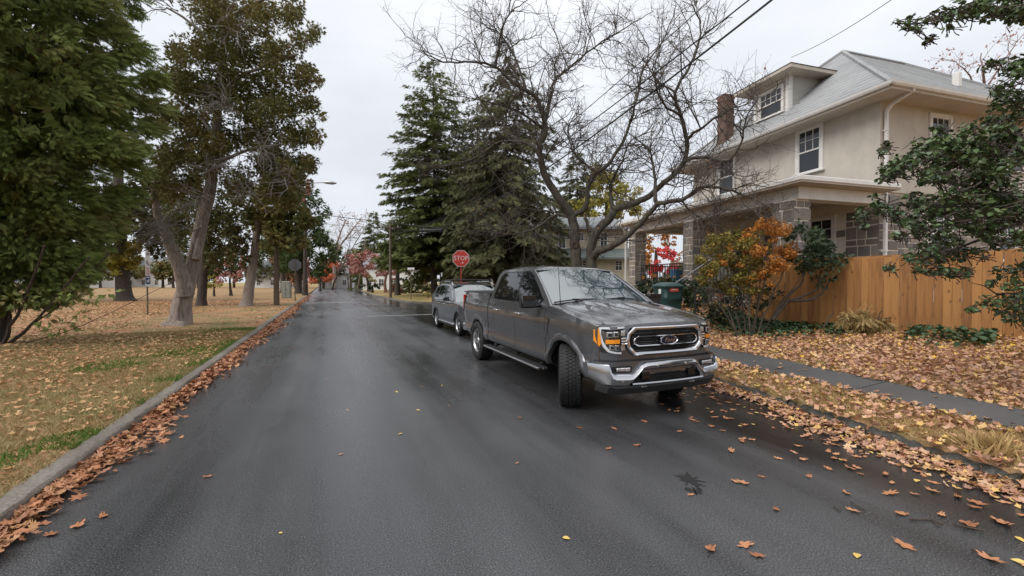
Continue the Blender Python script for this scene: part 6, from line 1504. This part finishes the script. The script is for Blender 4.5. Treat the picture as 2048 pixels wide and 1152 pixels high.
# hedge along the far corner
hd = thing('clipped_hedge', 'long clipped green hedge along the far corner lawn', 'hedge', tuple(at(835, 583, 56)), 0); hd.location.z = .1; I = Vector(hd.location)
leaf_cloud('leaves', rel(pclumps([(u, 573, 7.5) for u in range(788, 905, 6)] + [(u, 580, 7) for u in range(788, 905, 6)], 56, .4, 2, .9), I), 90, QD, .32, leafmat('hedge_leaf', [(.07, .085, .035), (.13, .14, .055), (.17, .17, .075)], .2), hd, 'leaf')
leaf_cloud('russet_leaves', rel(pclumps([(793, 575, 8), (800, 580, 7), (786, 578, 7)], 54.5, .3, 2, .9), I), 90, QD, .32, leafmat('russet_leaf', [(.12, .05, .04), (.20, .08, .06)], .2), hd, 'leaf')
simple_tree('corner_bush', 'small yellow green bush on the lawn left of the SUV', 856, 592, [(856, 596), (856, 590)], .05, .03, M_BARKD, [('leaves', [(856, 589, 9), (848, 591, 6), (864, 590, 7)], 120, QD, .22, M_YG, 'leaf', .4, 2)], 'bush', d=40)

# ---- spruces
def conifer(name, label, u, vt, d, Rb, prof, m, seed, group, z0=1.2, droop=.5, dens=1.0, bark=M_BARKD, size=.75):
    random.seed(seed); g = np.random.default_rng(seed); p = at(u, 565, d); t = thing(name, label, 'tree', (p.x, p.y, .1), 0, group); Ht = CAMH - .1 + (HOR - vt) / FPX * d
    b = MB(); limb(b, [(0, 0, -.1), (.05, 0, Ht * .4), (0, .05, Ht * .98)], .38 * Rb / 5, .03, 10); b.build('trunk', bark, t, smooth=True)
    P, Dv, S = [], [], []; bb = MB(); z = z0
    pf = interp(prof)
    while z < Ht - .2:
        f = (z - z0) / (Ht - z0); Rr = Rb * pf(f)
        for k in range(max(4, int(9 * (1 - f) + 4))):
            a = random.uniform(0, 6.28); L_ = Rr * random.uniform(.62, 1.12); ca, sa = math.cos(a), math.sin(a); zz = z + random.uniform(-.3, .3); lift = .35 if f > .6 else .1
            n_ = max(3, int(L_ * 2.4)); tipz = None
            pts = []
            for i in range(n_ + 1):
                q = i / n_; r = .15 + L_ * q; dz = lift * L_ * .5 * q - droop * L_ * (q ** 1.5) * .55 + .16 * L_ * max(0, q - .75) ; pts.append((r * ca, r * sa, zz + dz))
            if L_ > 1.2 and f < .8: bb.tube([pts[0], pts[n_ // 2], pts[-1]], [.05 * L_ / 4 + .012, .02, .008], 3, False)
            for i in range(1, n_ + 1):
                q = i / n_
                for s in range(int((5 + 5 * q) * dens + random.random())):
                    side = random.choice((-1, 1)); P.append((pts[i][0] + random.gauss(0, .12), pts[i][1] + random.gauss(0, .12), pts[i][2] + random.gauss(0, .08)))
                    sp = random.uniform(.3, 1.1); Dv.append((ca * (1 - .3 * sp) - side * sa * sp, sa * (1 - .3 * sp) + side * ca * sp, -droop * random.uniform(.2, 1.5) + lift * .3)); S.append(size * random.uniform(.55, 1.2) * (.6 + .4 * (1 - f)))
        z += random.uniform(.32, .5)
    for i in range(6): P.append((0, 0, Ht - .2 * i)); Dv.append((random.gauss(0, .3), random.gauss(0, .3), 1)); S.append(.5)
    P, Dv, S = np.array(P), np.array(Dv), np.array(S); o = bb.build('boughs', M_BARKD, t, fix=False); o['kind'] = 'stuff'
    scatter('foliage', spray(4, .34, .22, seed), P, along(Dv, g.normal(0, .8, len(P))), S, m, t); return t
PR = [(0, .88), (.12, 1.0), (.4, .97), (.6, .86), (.75, .7), (.88, .48), (.96, .25), (1, .06)]
conifer('spruce_tree', 'tall green spruce left of the red stop sign, lightest of the spruces', 868, 128, 46, 5.2, PR, M_SPR, 5, 'big spruces across the side street', 3.6, .42, .78)
conifer('spruce_tree', 'dark weeping spruce behind the SUV with hanging twigs', 1012, 104, 39, 5.4, [(0, .9), (.15, 1), (.45, .92), (.65, .75), (.82, .52), (.94, .28), (1, .05)], M_SPRD, 6, 'big spruces across the side street', 3.2, .75, .6)
conifer('spruce_tree', 'dark spruce standing close between the lighter spruce and the weeping one', 955, 200, 47, 4.8, PR, M_SPRD, 8, 'big spruces across the side street', 3, .6, .5)
conifer('spruce_tree', 'dark pointed spruce showing through the bare tree above the cream house', 1154, 300, 60, 4.2, [(0, 1), (.4, .8), (.7, .45), (1, .05)], M_SPRD, 9, 'big spruces across the side street', 5, .5, .4, size=1.0)
conifer('spruce_tree', 'slim distant spruce tip beyond the road bend', 748, 425, 92, 4.0, [(0, 1), (.4, .75), (.7, .42), (1, .05)], M_SPR, 12, 'big spruces across the side street', 1, .4, .4, size=1.2)
simple_tree('dark_evergreen', 'low dense evergreen drooping over the utility pole left of the big spruce', 795, 583, [(795, 586), (795, 540), (793, 480)], .3, .15, M_BARKD,
    [('crown', [(790, 500, 26), (770, 515, 20), (810, 490, 26), (800, 520, 16), (825, 520, 22), (840, 550, 20), (775, 490, 16), (820, 560, 14), (850, 520, 24), (835, 490, 22), (800, 470, 22)], 34, SPN, .7, M_SPR, 'droop', 1.6, 6)], d=50)
random.seed(101)
simple_tree('yellow_tree', 'tree of yellow green leaves rising behind the cream house', 1215, 580, [(1215, 582), (1214, 480), (1212, 400)], .4, .2, M_BARKD,
    [('crown', [(1190, 380, 36), (1225, 370, 36), (1255, 395, 30), (1170, 405, 28), (1215, 410, 34), (1275, 420, 22), (1205, 350, 26), (1150, 420, 20), (1240, 425, 26), (1290, 440, 20), (1180, 430, 22)], 28, QD, .5, M_YG, 'leaf', 2, 6)], d=56)
simple_tree('burning_bush', 'vivid crimson bush seen through the porch opening of the stone house', 1328, 570, [(1328, 575), (1328, 545)], .08, .04, M_BARKD,
    [('leaves', [(1318, 520, 18), (1336, 512, 18), (1328, 500, 14), (1308, 535, 14), (1345, 530, 16), (1325, 540, 16), (1300, 545, 10)], 200, QD, .2, M_RED, 'leaf', .7, 4)], 'bush', d=25)
simple_tree('orange_tree', 'pale orange leaved tree behind the crimson bush', 1310, 575, [(1310, 578), (1312, 500)], .2, .1, M_BARKD,
    [('crown', [(1300, 490, 22), (1325, 465, 22), (1345, 480, 18), (1305, 460, 18), (1290, 520, 16), (1355, 455, 14), (1360, 510, 14)], 70, QD, .34, M_ORANGE, 'leaf', 1, 4), ('yellow_leaves', [(1310, 450, 16), (1345, 440, 14), (1290, 470, 14)], 60, QD, .34, M_YG, 'leaf', 1, 4)], d=36)
# blue recycling tub by the porch rail
q = at(1352, 545, 20.5); b = MB(); b.box((0, 0, .35), (.5, .4, .7)); o = b.build('blue_tub', pmat('tub_blue', [(.06, .22, .38)], rough=.5), bevel=.04); o.location = (q.x, q.y, ZP + .05); tag(o, 'small light blue tub on the porch behind the black railing', 'tub')

# ---- distant bare trees
def bare(label, u, vb, d, path, r0, m, lv, group, leaves=None, seed=1):
    random.seed(seed); p = at(u, vb, d); t = thing('bare_tree', label, 'tree', (p.x, p.y, .05), 0, group); I = Vector(t.location); tips_ = []; tw_ = MB()
    for pts, r in path:
        P = [at(a, c, d + random.uniform(-.8, .8)) - I for a, c in pts]
        b = MB(); S, rad = limb(b, P, r, r * .2, 7, .03); b.build('trunk' if r == r0 else 'limb', m, t, smooth=True); ramify(tw_, S, rad, lv, tips_, .3)
    o = tw_.build('twigs', m, t, fix=False); o['kind'] = 'stuff'
    if leaves:
        q = random.sample(tips_, min(len(tips_), leaves[0])); P = np.array([a[0] for a in q]); scatter('leaves', QD, P, frames(rng.normal(0, 1, (len(P), 3)), rng.uniform(0, 6, len(P))), rng.uniform(.2, .5, len(P)) * leaves[2], leaves[1], t)
LV = [(1.0, 4.2, .22, .05, .07, 3, 5), (1.1, 2.2, .28, .03, .035, 3, 4), (1.2, 1.1, .3, .0, .022, 3, 2)]
bare('tall pale tan tree with bare fine twigs beyond the road bend', 672, 577, 95, [([(668, 578), (668, 540), (672, 500), (680, 470), (692, 440)], .5), ([(670, 520), (655, 480), (648, 450)], .25), ([(673, 500), (705, 460), (725, 435)], .25), ([(672, 510), (690, 480), (715, 475)], .2)], .5, M_TANTW, LV, 'bare trees beyond', (500, leafmat('tan_hanging_leaf', [(.30, .17, .12), (.42, .25, .16)], .3), 1), 21)
bare('bare tree with a dark trunk leaning right over the distant bend', 664, 577, 88, [([(664, 579), (672, 555), (690, 525), (712, 485), (735, 450)], .22), ([(690, 525), (700, 490), (700, 460)], .11), ([(710, 490), (730, 480), (748, 470)], .09)], .22, M_BARKG, [(.7, 3, .2, .05, .05, 3, 4), (1, 1.6, .25, .02, .03, 3, 3)], 'bare trees beyond', None, 22)
bare('small bare dark tree before the far white house', 697, 576, 100, [([(697, 579), (696, 560), (692, 540)], .18), ([(696, 560), (705, 545), (712, 535)], .12)], .18, M_BARKD, [(1.2, 2, .2, .05, .04, 3, 4), (1.2, 1, .25, .02, .03, 3, 3)], 'bare trees beyond', None, 23)
LV2 = [(1.3, 2.0, .25, .06, .02, 3, 5), (2.2, 1.0, .3, .03, .011, 3, 4), (2.8, .5, .3, .0, .008, 3, 2)]
bare('pinkish bare tree behind the roof of the stone house', 1960, 300, 30, [([(1975, 330), (1968, 220), (1960, 150), (1955, 110)], .16), ([(1968, 200), (1920, 140), (1890, 120)], .07), ([(1965, 180), (2010, 110), (2040, 70)], .07), ([(1975, 250), (1900, 180), (1870, 150)], .06), ([(1970, 230), (2040, 160), (2090, 100)], .08)], .16, pmat('reddish_twig', [(.13, .085, .075), (.22, .15, .13)], scale=2, rough=.9), LV2, 'bare trees beyond', (300, leafmat('pink_tip_leaf', [(.35, .17, .13), (.45, .25, .2)], .3), .5), 24)
# tree belts closing the park in the distance
random.seed(55)
KIND = [('distant dark evergreen on the far side of the park', M_CEDAR2), ('distant tan leaved tree on the far side of the park', leafmat('far_tan', [(.20, .12, .07), (.32, .20, .11)], .2)), ('distant russet tree on the far side of the park', M_PINK), ('distant olive tree on the far side of the park', M_CEDAR)]
for i in range(30):
    u = -420 + i * 37 + random.uniform(-12, 12); d = random.uniform(105, 150); k = random.choice((0, 0, 1, 2, 3, 3)); h = random.uniform(6, 12) if k else random.uniform(9, 15); p = at(u, 565, d)
    t = thing('far_tree', KIND[k][0], 'tree', (p.x, p.y, 0), 0, 'trees closing the park'); b = MB(); b.tube([(0, 0, -.1), (0, 0, h * .5)], [.35, .2], 6); b.build('trunk', M_BARKD, t)
    cl_ = [(np.array([random.gauss(0, h * .18), random.gauss(0, h * .18), h * random.uniform(.3, .9)]), h * random.uniform(.12, .22)) for _ in range(9)]; leaf_cloud('crown', cl_, 14, QD, .9, KIND[k][1], t, 'leaf')
for i in range(26):
    u = 640 + i * 30 + random.uniform(-10, 10); d = random.uniform(95, 150); p = at(u, 565, d); h = random.uniform(7, 13); k = random.choice((0, 1, 3, 2))
    t = thing('far_tree', ['dark evergreen far behind the cream house', 'tan leaved tree far behind the cream house', 'russet tree far behind the cream house', 'olive tree far behind the cream house'][k] , 'tree', (p.x, p.y, 0), 0, 'trees far behind the houses'); b = MB(); b.tube([(0, 0, -.1), (0, 0, h * .5)], [.35, .2], 6); b.build('trunk', M_BARKD, t)
    cl_ = [(np.array([random.gauss(0, h * .2), random.gauss(0, h * .2), h * random.uniform(.15, .9)]), h * random.uniform(.12, .22)) for _ in range(9)]; leaf_cloud('crown', cl_, 14, QD, .9, KIND[k][1], t, 'leaf')

# ---- shrubs in front of the porch
DENS = 1.0
random.seed(77)
q = at(1500, 640, 10.3); sh = thing('autumn_shrub', 'big leggy shrub turning from olive green to orange in front of the porch', 'shrub', (q.x, q.y, .35)); I = Vector(sh.location)
leaf_cloud('olive_leaves', rel(pclumps([(1430, 500, 34), (1470, 480, 32), (1450, 530, 34), (1500, 500, 32), (1420, 540, 28), (1480, 545, 34), (1520, 545, 26), (1400, 520, 20), (1440, 565, 26), (1500, 575, 22), (1465, 580, 24), (1405, 555, 20), (1520, 580, 14), (1535, 490, 14), (1555, 530, 14), (1510, 475, 14), (1570, 495, 9)], 10.4, .5, 7, .5), I), 4600, OVAL, .058, M_OLIVE, sh, 'leaf')
leaf_cloud('orange_leaves', rel(pclumps([(1530, 465, 30), (1560, 480, 34), (1570, 510, 28), (1520, 500, 28), (1545, 525, 26), (1505, 465, 20), (1585, 505, 20), (1550, 450, 16), (1490, 475, 14), (1440, 520, 14), (1525, 550, 18), (1460, 495, 8), (1480, 530, 9), (1500, 560, 10), (1425, 545, 9), (1540, 570, 8)], 10.2, .5, 7, .5), I), 4600, OVAL, .058, M_ORANGE, sh, 'leaf')
for u0, u1, v1 in ((1478, 1430, 560), (1488, 1450, 570), (1496, 1475, 560), (1500, 1500, 550), (1508, 1520, 560), (1514, 1560, 560), (1520, 1590, 570), (1484, 1415, 590), (1503, 1535, 540)):
    p0 = at(u0, 636, 10.3 + random.uniform(-.2, .2)) - I; p0.z = -.1; p1 = at(u1, v1, 10.3 + random.uniform(-.3, .3)) - I; b = MB(); S, rad = limb(b, [p0, p0.lerp(p1, .55) + Vector((0, 0, .12)), p1, p1 + (p1 - p0) * .5], .022, .008, 6, .012); b.build('stem', M_BARKG, sh, smooth=True)
tw_ = MB()
for _ in range(60):
    p = at(random.uniform(1420, 1580), random.uniform(560, 620), 10.4 + random.uniform(-.3, .4)) - I; tw_.tube(wander(p, (random.gauss(0, .6), random.gauss(0, .4), .8), random.uniform(.3, .8), 5, .25, .02), [.007, .006, .005, .004, .004, .003], 3, False)
o = tw_.build('twigs', M_TWIG, sh, fix=False); o['kind'] = 'stuff'
q = at(1640, 640, 10.1); yw = thing('dark_shrub', 'dark evergreen shrub on a bent trunk leaning over the fence end', 'shrub', (*at(1545, 640, 10.4).xy, .4)); I = Vector(yw.location)
leaf_cloud('leaves', rel(pclumps([(1620, 480, 30), (1640, 510, 30), (1600, 510, 26), (1655, 535, 24), (1620, 540, 26), (1660, 490, 20), (1590, 470, 20), (1680, 515, 14), (1640, 560, 16), (1600, 455, 16), (1665, 560, 10)], 10.4, .4, 7, .5), I), 1500, SPC, .12, M_EVER, yw, 'spray')
for pts in ([(1545, 640), (1575, 605), (1610, 590), (1635, 575), (1640, 540)], [(1548, 640), (1560, 610), (1600, 570), (1615, 530)], [(1580, 602), (1620, 600), (1645, 585), (1660, 560)]):
    b = MB(); P = [at(u, v, 10.3 + .02 * i) - I for i, (u, v) in enumerate(pts)]; limb(b, P, .04, .014, 7, .01); b.build('trunk', M_BARKD, yw, smooth=True)
he = thing('porch_hedge', 'dark ragged hedge below the porch railing dusted with orange leaves', 'hedge', (*at(1340, 600, 14.2).xy, .5)); I = Vector(he.location)
HB = [(u, v, 15) for u in range(1285, 1420, 17) for v in (566, 582, 600)]
leaf_cloud('leaves', rel(pclumps(HB, 14.2, .5, 4, .8), I), 900, OVAL, .12, M_EVER, he, 'leaf'); leaf_cloud('fallen_leaves', rel(pclumps([(u, 553 + random.uniform(-3, 3), 6) for u in range(1290, 1400, 12)], 14.0, .3, 1), I), 260, OVAL, .11, M_ORANGE, he, 'leaf', flat=.4)
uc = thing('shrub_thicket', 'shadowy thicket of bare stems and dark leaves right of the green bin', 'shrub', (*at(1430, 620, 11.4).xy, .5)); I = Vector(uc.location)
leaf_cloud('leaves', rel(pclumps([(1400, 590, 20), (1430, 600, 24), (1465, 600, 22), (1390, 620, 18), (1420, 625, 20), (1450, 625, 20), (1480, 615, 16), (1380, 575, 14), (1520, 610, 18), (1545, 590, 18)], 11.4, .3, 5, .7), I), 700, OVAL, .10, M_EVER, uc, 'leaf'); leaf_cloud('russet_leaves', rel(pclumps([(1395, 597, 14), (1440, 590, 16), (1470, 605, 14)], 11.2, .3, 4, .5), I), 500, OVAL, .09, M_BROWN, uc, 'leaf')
tw_ = MB()
for _ in range(70): p = at(random.uniform(1385, 1540), random.uniform(600, 640), 11.2 + random.uniform(-.3, .3)) - I; tw_.tube(wander(p, (random.gauss(0, .6), random.gauss(0, .4), .8), random.uniform(.3, .9), 5, .25, .02), [.010, .009, .008, .006, .005, .004], 3, False)
o = tw_.build('stems', M_TWIG, uc, fix=False); o['kind'] = 'stuff'

# ivy along the fence foot (ground cover)
def groundcover(name, n, ug, proto, size, m, hmax):
    P = []
    while len(P) < n:
        u0, v0, ru, rv = random.choice(ug); u = random.gauss(u0, ru); v = random.gauss(v0, rv); p = gpt(u, v, .42)
        if p.x > 12.0 - .16 * (p.y - 5) or v < 620: continue
        P.append((p.x, p.y, float(rz(p.x, p.y)) + random.uniform(.02, hmax)))
    strew(name, P, size, m, [proto], .6)
groundcover('ivy', 2600, [(1480, 650, 22, 6), (1530, 655, 28, 7), (1580, 658, 26, 7), (1630, 655, 25, 6), (1450, 645, 14, 6), (1680, 664, 12, 4)], oval_leaf(.42), .085, M_IVY, .16)
groundcover('ivy', 500, [(1830, 680, 12, 4), (1880, 684, 18, 5), (1930, 690, 18, 4), (1970, 694, 12, 4)], oval_leaf(.42), .09, M_IVY, .25)
groundcover('flowers', 60, [(1452, 632, 10, 6), (1440, 640, 8, 5)], oval_leaf(.4), .085, M_YEL, .3)

# brush pile
q = gpt(1715, 668, .44); bp = thing('brush_pile', 'heap of cut branches and dead tan fronds leaning at the fence foot', 'brush pile', (q.x, q.y, float(rz(q.x, q.y)))); I = Vector(bp.location); DB = (CAMH - .44) * FPX / (668 - HOR)
leaf_cloud('dead_fronds', rel(pclumps([(1690, 650, 16), (1715, 640, 18), (1745, 645, 18), (1770, 652, 16), (1725, 655, 16), (1700, 668, 14), (1740, 672, 14), (1790, 664, 9), (1670, 670, 14), (1712, 690, 12), (1760, 668, 16), (1655, 672, 10), (1735, 688, 12), (1800, 668, 12), (1700, 630, 10)], DB, .3, 6, .7), I), 2600, spray(5, .16, .3, 4), .2, M_STRAWC, bp, 'droop')
leaf_cloud('dark_fronds', rel(pclumps([(1725, 660, 14), (1760, 665, 14), (1698, 640, 8), (1775, 655, 10)], DB + .1, .2, 4, .6), I), 1300, spray(5, .16, .3, 4), .17, M_CEDAR2, bp, 'droop')
for pts, r in (([(1648, 655), (1665, 628), (1668, 626)], .018), ([(1750, 652), (1762, 626), (1764, 622)], .014), ([(1735, 645), (1780, 635), (1806, 631)], .016), ([(1730, 668), (1800, 678), (1850, 682)], .020), ([(1760, 672), (1790, 682), (1830, 694)], .022), ([(1840, 672), (1836, 655), (1830, 645)], .012), ([(1700, 655), (1760, 668), (1820, 676)], .014), ([(1625, 690), (1640, 682), (1660, 690)], .02), ([(1690, 700), (1740, 705), (1770, 698)], .016)):
    b = MB(); limb(b, [at(u, v, DB - .15) - I for u, v in pts], r, r * .5, 6, .006); b.build('branch', M_BARKD, bp)
tw_ = MB()
for u0, v0 in ((1728, 610), (1735, 600), (1722, 620), (1805, 615), (1812, 628), (1800, 610), (1720, 605), (1850, 655), (1740, 615), (1865, 650)):
    for _ in range(4): tw_.tube(wander(at(u0 + random.gauss(0, 6), v0 + 25, DB) - I, (random.gauss(0, .4), random.gauss(0, .2), 1), random.uniform(.2, .5), 6, .4, -.03), [.005] * 7, 3, False)
o = tw_.build('dry_twigs', M_STRAWC, bp, fix=False); o['kind'] = 'stuff'
leaf_cloud('seed_heads', rel(pclumps([(1730, 598, 9), (1738, 608, 8), (1722, 612, 7), (1806, 612, 7), (1815, 632, 6)], DB, .1), I), 900, QD, .03, M_STRAWC, bp, 'leaf')
# dead grass tuft on the verge
q = gpt(1985, 905, .14); P = np.array([(q.x + random.gauss(0, .07), q.y + random.gauss(0, .07), .14) for _ in range(500)]); blades('dry_grass_tuft', P, .17, M_STRAW)

# ---- evergreen boughs reaching in from the right
q = at(2420, 565, 5.4); hy = thing('holly_tree', 'glossy dark green broadleaf boughs hanging in from the right edge', 'tree', (q.x, q.y, .3)); I = Vector(hy.location)
b = MB(); limb(b, [Vector((0, 0, -.1)), Vector((.02, .05, 1.5)), Vector((0, 0, 3.2)), Vector((-.05, .1, 5.4))], .16, .06, 10, .01); b.build('trunk', M_BARKD, hy, smooth=True)
HL = [([(2420, 330), (2200, 300), (2080, 310), (1990, 300), (1900, 310), (1820, 330), (1765, 345)], .035), ([(2420, 420), (2250, 390), (2100, 380), (2000, 400), (1900, 410), (1800, 410), (1720, 425)], .04), ([(2420, 470), (2200, 450), (2060, 440), (1960, 480), (1880, 510), (1815, 525)], .035), ([(2420, 600), (2200, 570), (2080, 580), (2000, 590), (1960, 600)], .025), ([(2420, 100), (2250, 40), (2100, 20), (1960, 25), (1860, 45), (1775, 50)], .03), ([(2420, 240), (2200, 190), (2080, 180), (1990, 150)], .025), ([(2000, 590), (1960, 570), (1940, 565)], .01), ([(1900, 300), (1840, 280), (1800, 300)], .012), ([(2060, 440), (1980, 380), (1930, 350)], .015)]
for pts, r in HL:
    b = MB(); limb(b, [at(u, v, 5.3 - .0006 * (2420 - u) + .1 * math.sin(u * .02)) - I for u, v in pts], r, r * .18, 6, .008); b.build('bough', M_BARKD, hy, smooth=True)
HC_ = [(1985, 22, 34), (1935, 28, 32), (1885, 42, 26), (1840, 55, 18), (1800, 48, 16), (2035, 14, 44), (1850, 84, 8), (2090, 20, 50), (2020, 150, 30), (1982, 135, 16), (2035, 195, 36), (1985, 185, 15), (1800, 330, 34), (1850, 300, 36), (1900, 292, 42), (1960, 275, 42), (2015, 260, 44), (1880, 352, 38), (1940, 335, 42), (2005, 330, 44), (1765, 300, 14), (1770, 350, 14), (1760, 410, 24), (1722, 430, 16), (1830, 402, 28), (1900, 410, 34), (1960, 400, 36), (2020, 400, 40), (1850, 470, 34), (1900, 500, 34), (1830, 522, 22), (1880, 542, 18), (1945, 450, 30), (1995, 440, 32), (1955, 505, 14), (2045, 470, 34), (1800, 470, 14), (1790, 430, 18), (1870, 430, 34), (1820, 440, 24), (1970, 310, 40), (1925, 430, 34), (2010, 300, 40), (1985, 480, 24), (1900, 545, 12), (1860, 505, 26), (1840, 350, 30), (1990, 365, 40), (2030, 420, 40), (1930, 545, 10), (1780, 535, 10), (2030, 580, 32), (2000, 612, 26), (2044, 635, 28), (1982, 565, 10), (1946, 620, 8), (2046, 540, 30), (2035, 850, 14), (2046, 865, 14), (1915, 370, 20), (1870, 260, 12), (1730, 455, 8)]
cl_ = rel(pclumps(HC_, 4.95, .5, 7, .72), I)
P, Dv = clump_pts(cl_, 2700, .75, .1); n = len(P); k = rng.permutation(n)
RMs = frames(Dv * .35 + rng.normal(0, .5, (n, 3)) + np.array([0, -.1, .75]), rng.uniform(0, 6.28, n)); Sz = rng.uniform(.045, .08, n)
dist = np.linalg.norm(P + np.array(I) - np.array([0, 0, CAMH]), axis=1); order = np.argsort(dist - Sz * 8); near = order[:300]; rest = order[300:]
pv, pf = oval_leaf(.27, .3, .35); lme = np_mesh('leaf', pv, pf); lme.materials.append(pmat('holly_single', [(.026, .05, .02), (.05, .085, .032), (.09, .13, .05)], scale=2, rough=.28, objrand=.8))
for j in near:
    o = link('leaf', lme, None, hy); M4 = Matrix(RMs[j].tolist()).to_4x4(); M4.translation = Vector(P[j]); o.matrix_local = M4 @ Matrix.Scale(float(Sz[j]), 4)
scatter('foliage', (pv, pf), P[rest], RMs[rest], Sz[rest], M_HOLLY, hy)
tw_ = MB()
for c, r in cl_:
    for _ in range(5): p = Vector(c) + Vector(dirs(1)[0]) * r * .5; tw_.tube(wander(p, Vector((1.0, -.3, -.1)) + Vector(dirs(1)[0]) * .8, r * 2.2, 4, .2, .0), [.004, .005, .005, .006, .007], 3, False)
o = tw_.build('twigs', M_BARKD, hy, fix=False); o['kind'] = 'stuff'
# twigs dropped on the road
for i, (pts, r) in enumerate((([(1825, 1042), (1870, 1043), (1893, 1052)], .006), ([(1868, 1040), (1885, 1058)], .004), ([(1672, 1015), (1685, 1025)], .005), ([(1706, 1006), (1735, 1024)], .004), ([(1950, 1103), (1993, 1115)], .006), ([(1915, 1052), (1975, 1065)], .006))):
    b = MB(); P = [gpt(u, v, .01) for u, v in pts]; b.tube(P, r, 5); o = b.build('fallen_twig', M_BARKD); tag(o, ['long forked black twig on the wet road before the leafy right gutter', 'short side twig beside the long forked black twig on the road', 'tiny twig left of two brown leaves on the open road', 'thin straight twig pointing at a brown leaf on the open road', 'twig touching the lowest brown leaf at the bottom right', 'slanting twig between the leafy gutter and the forked black twig'][i], 'twig', 'twigs dropped on the road')
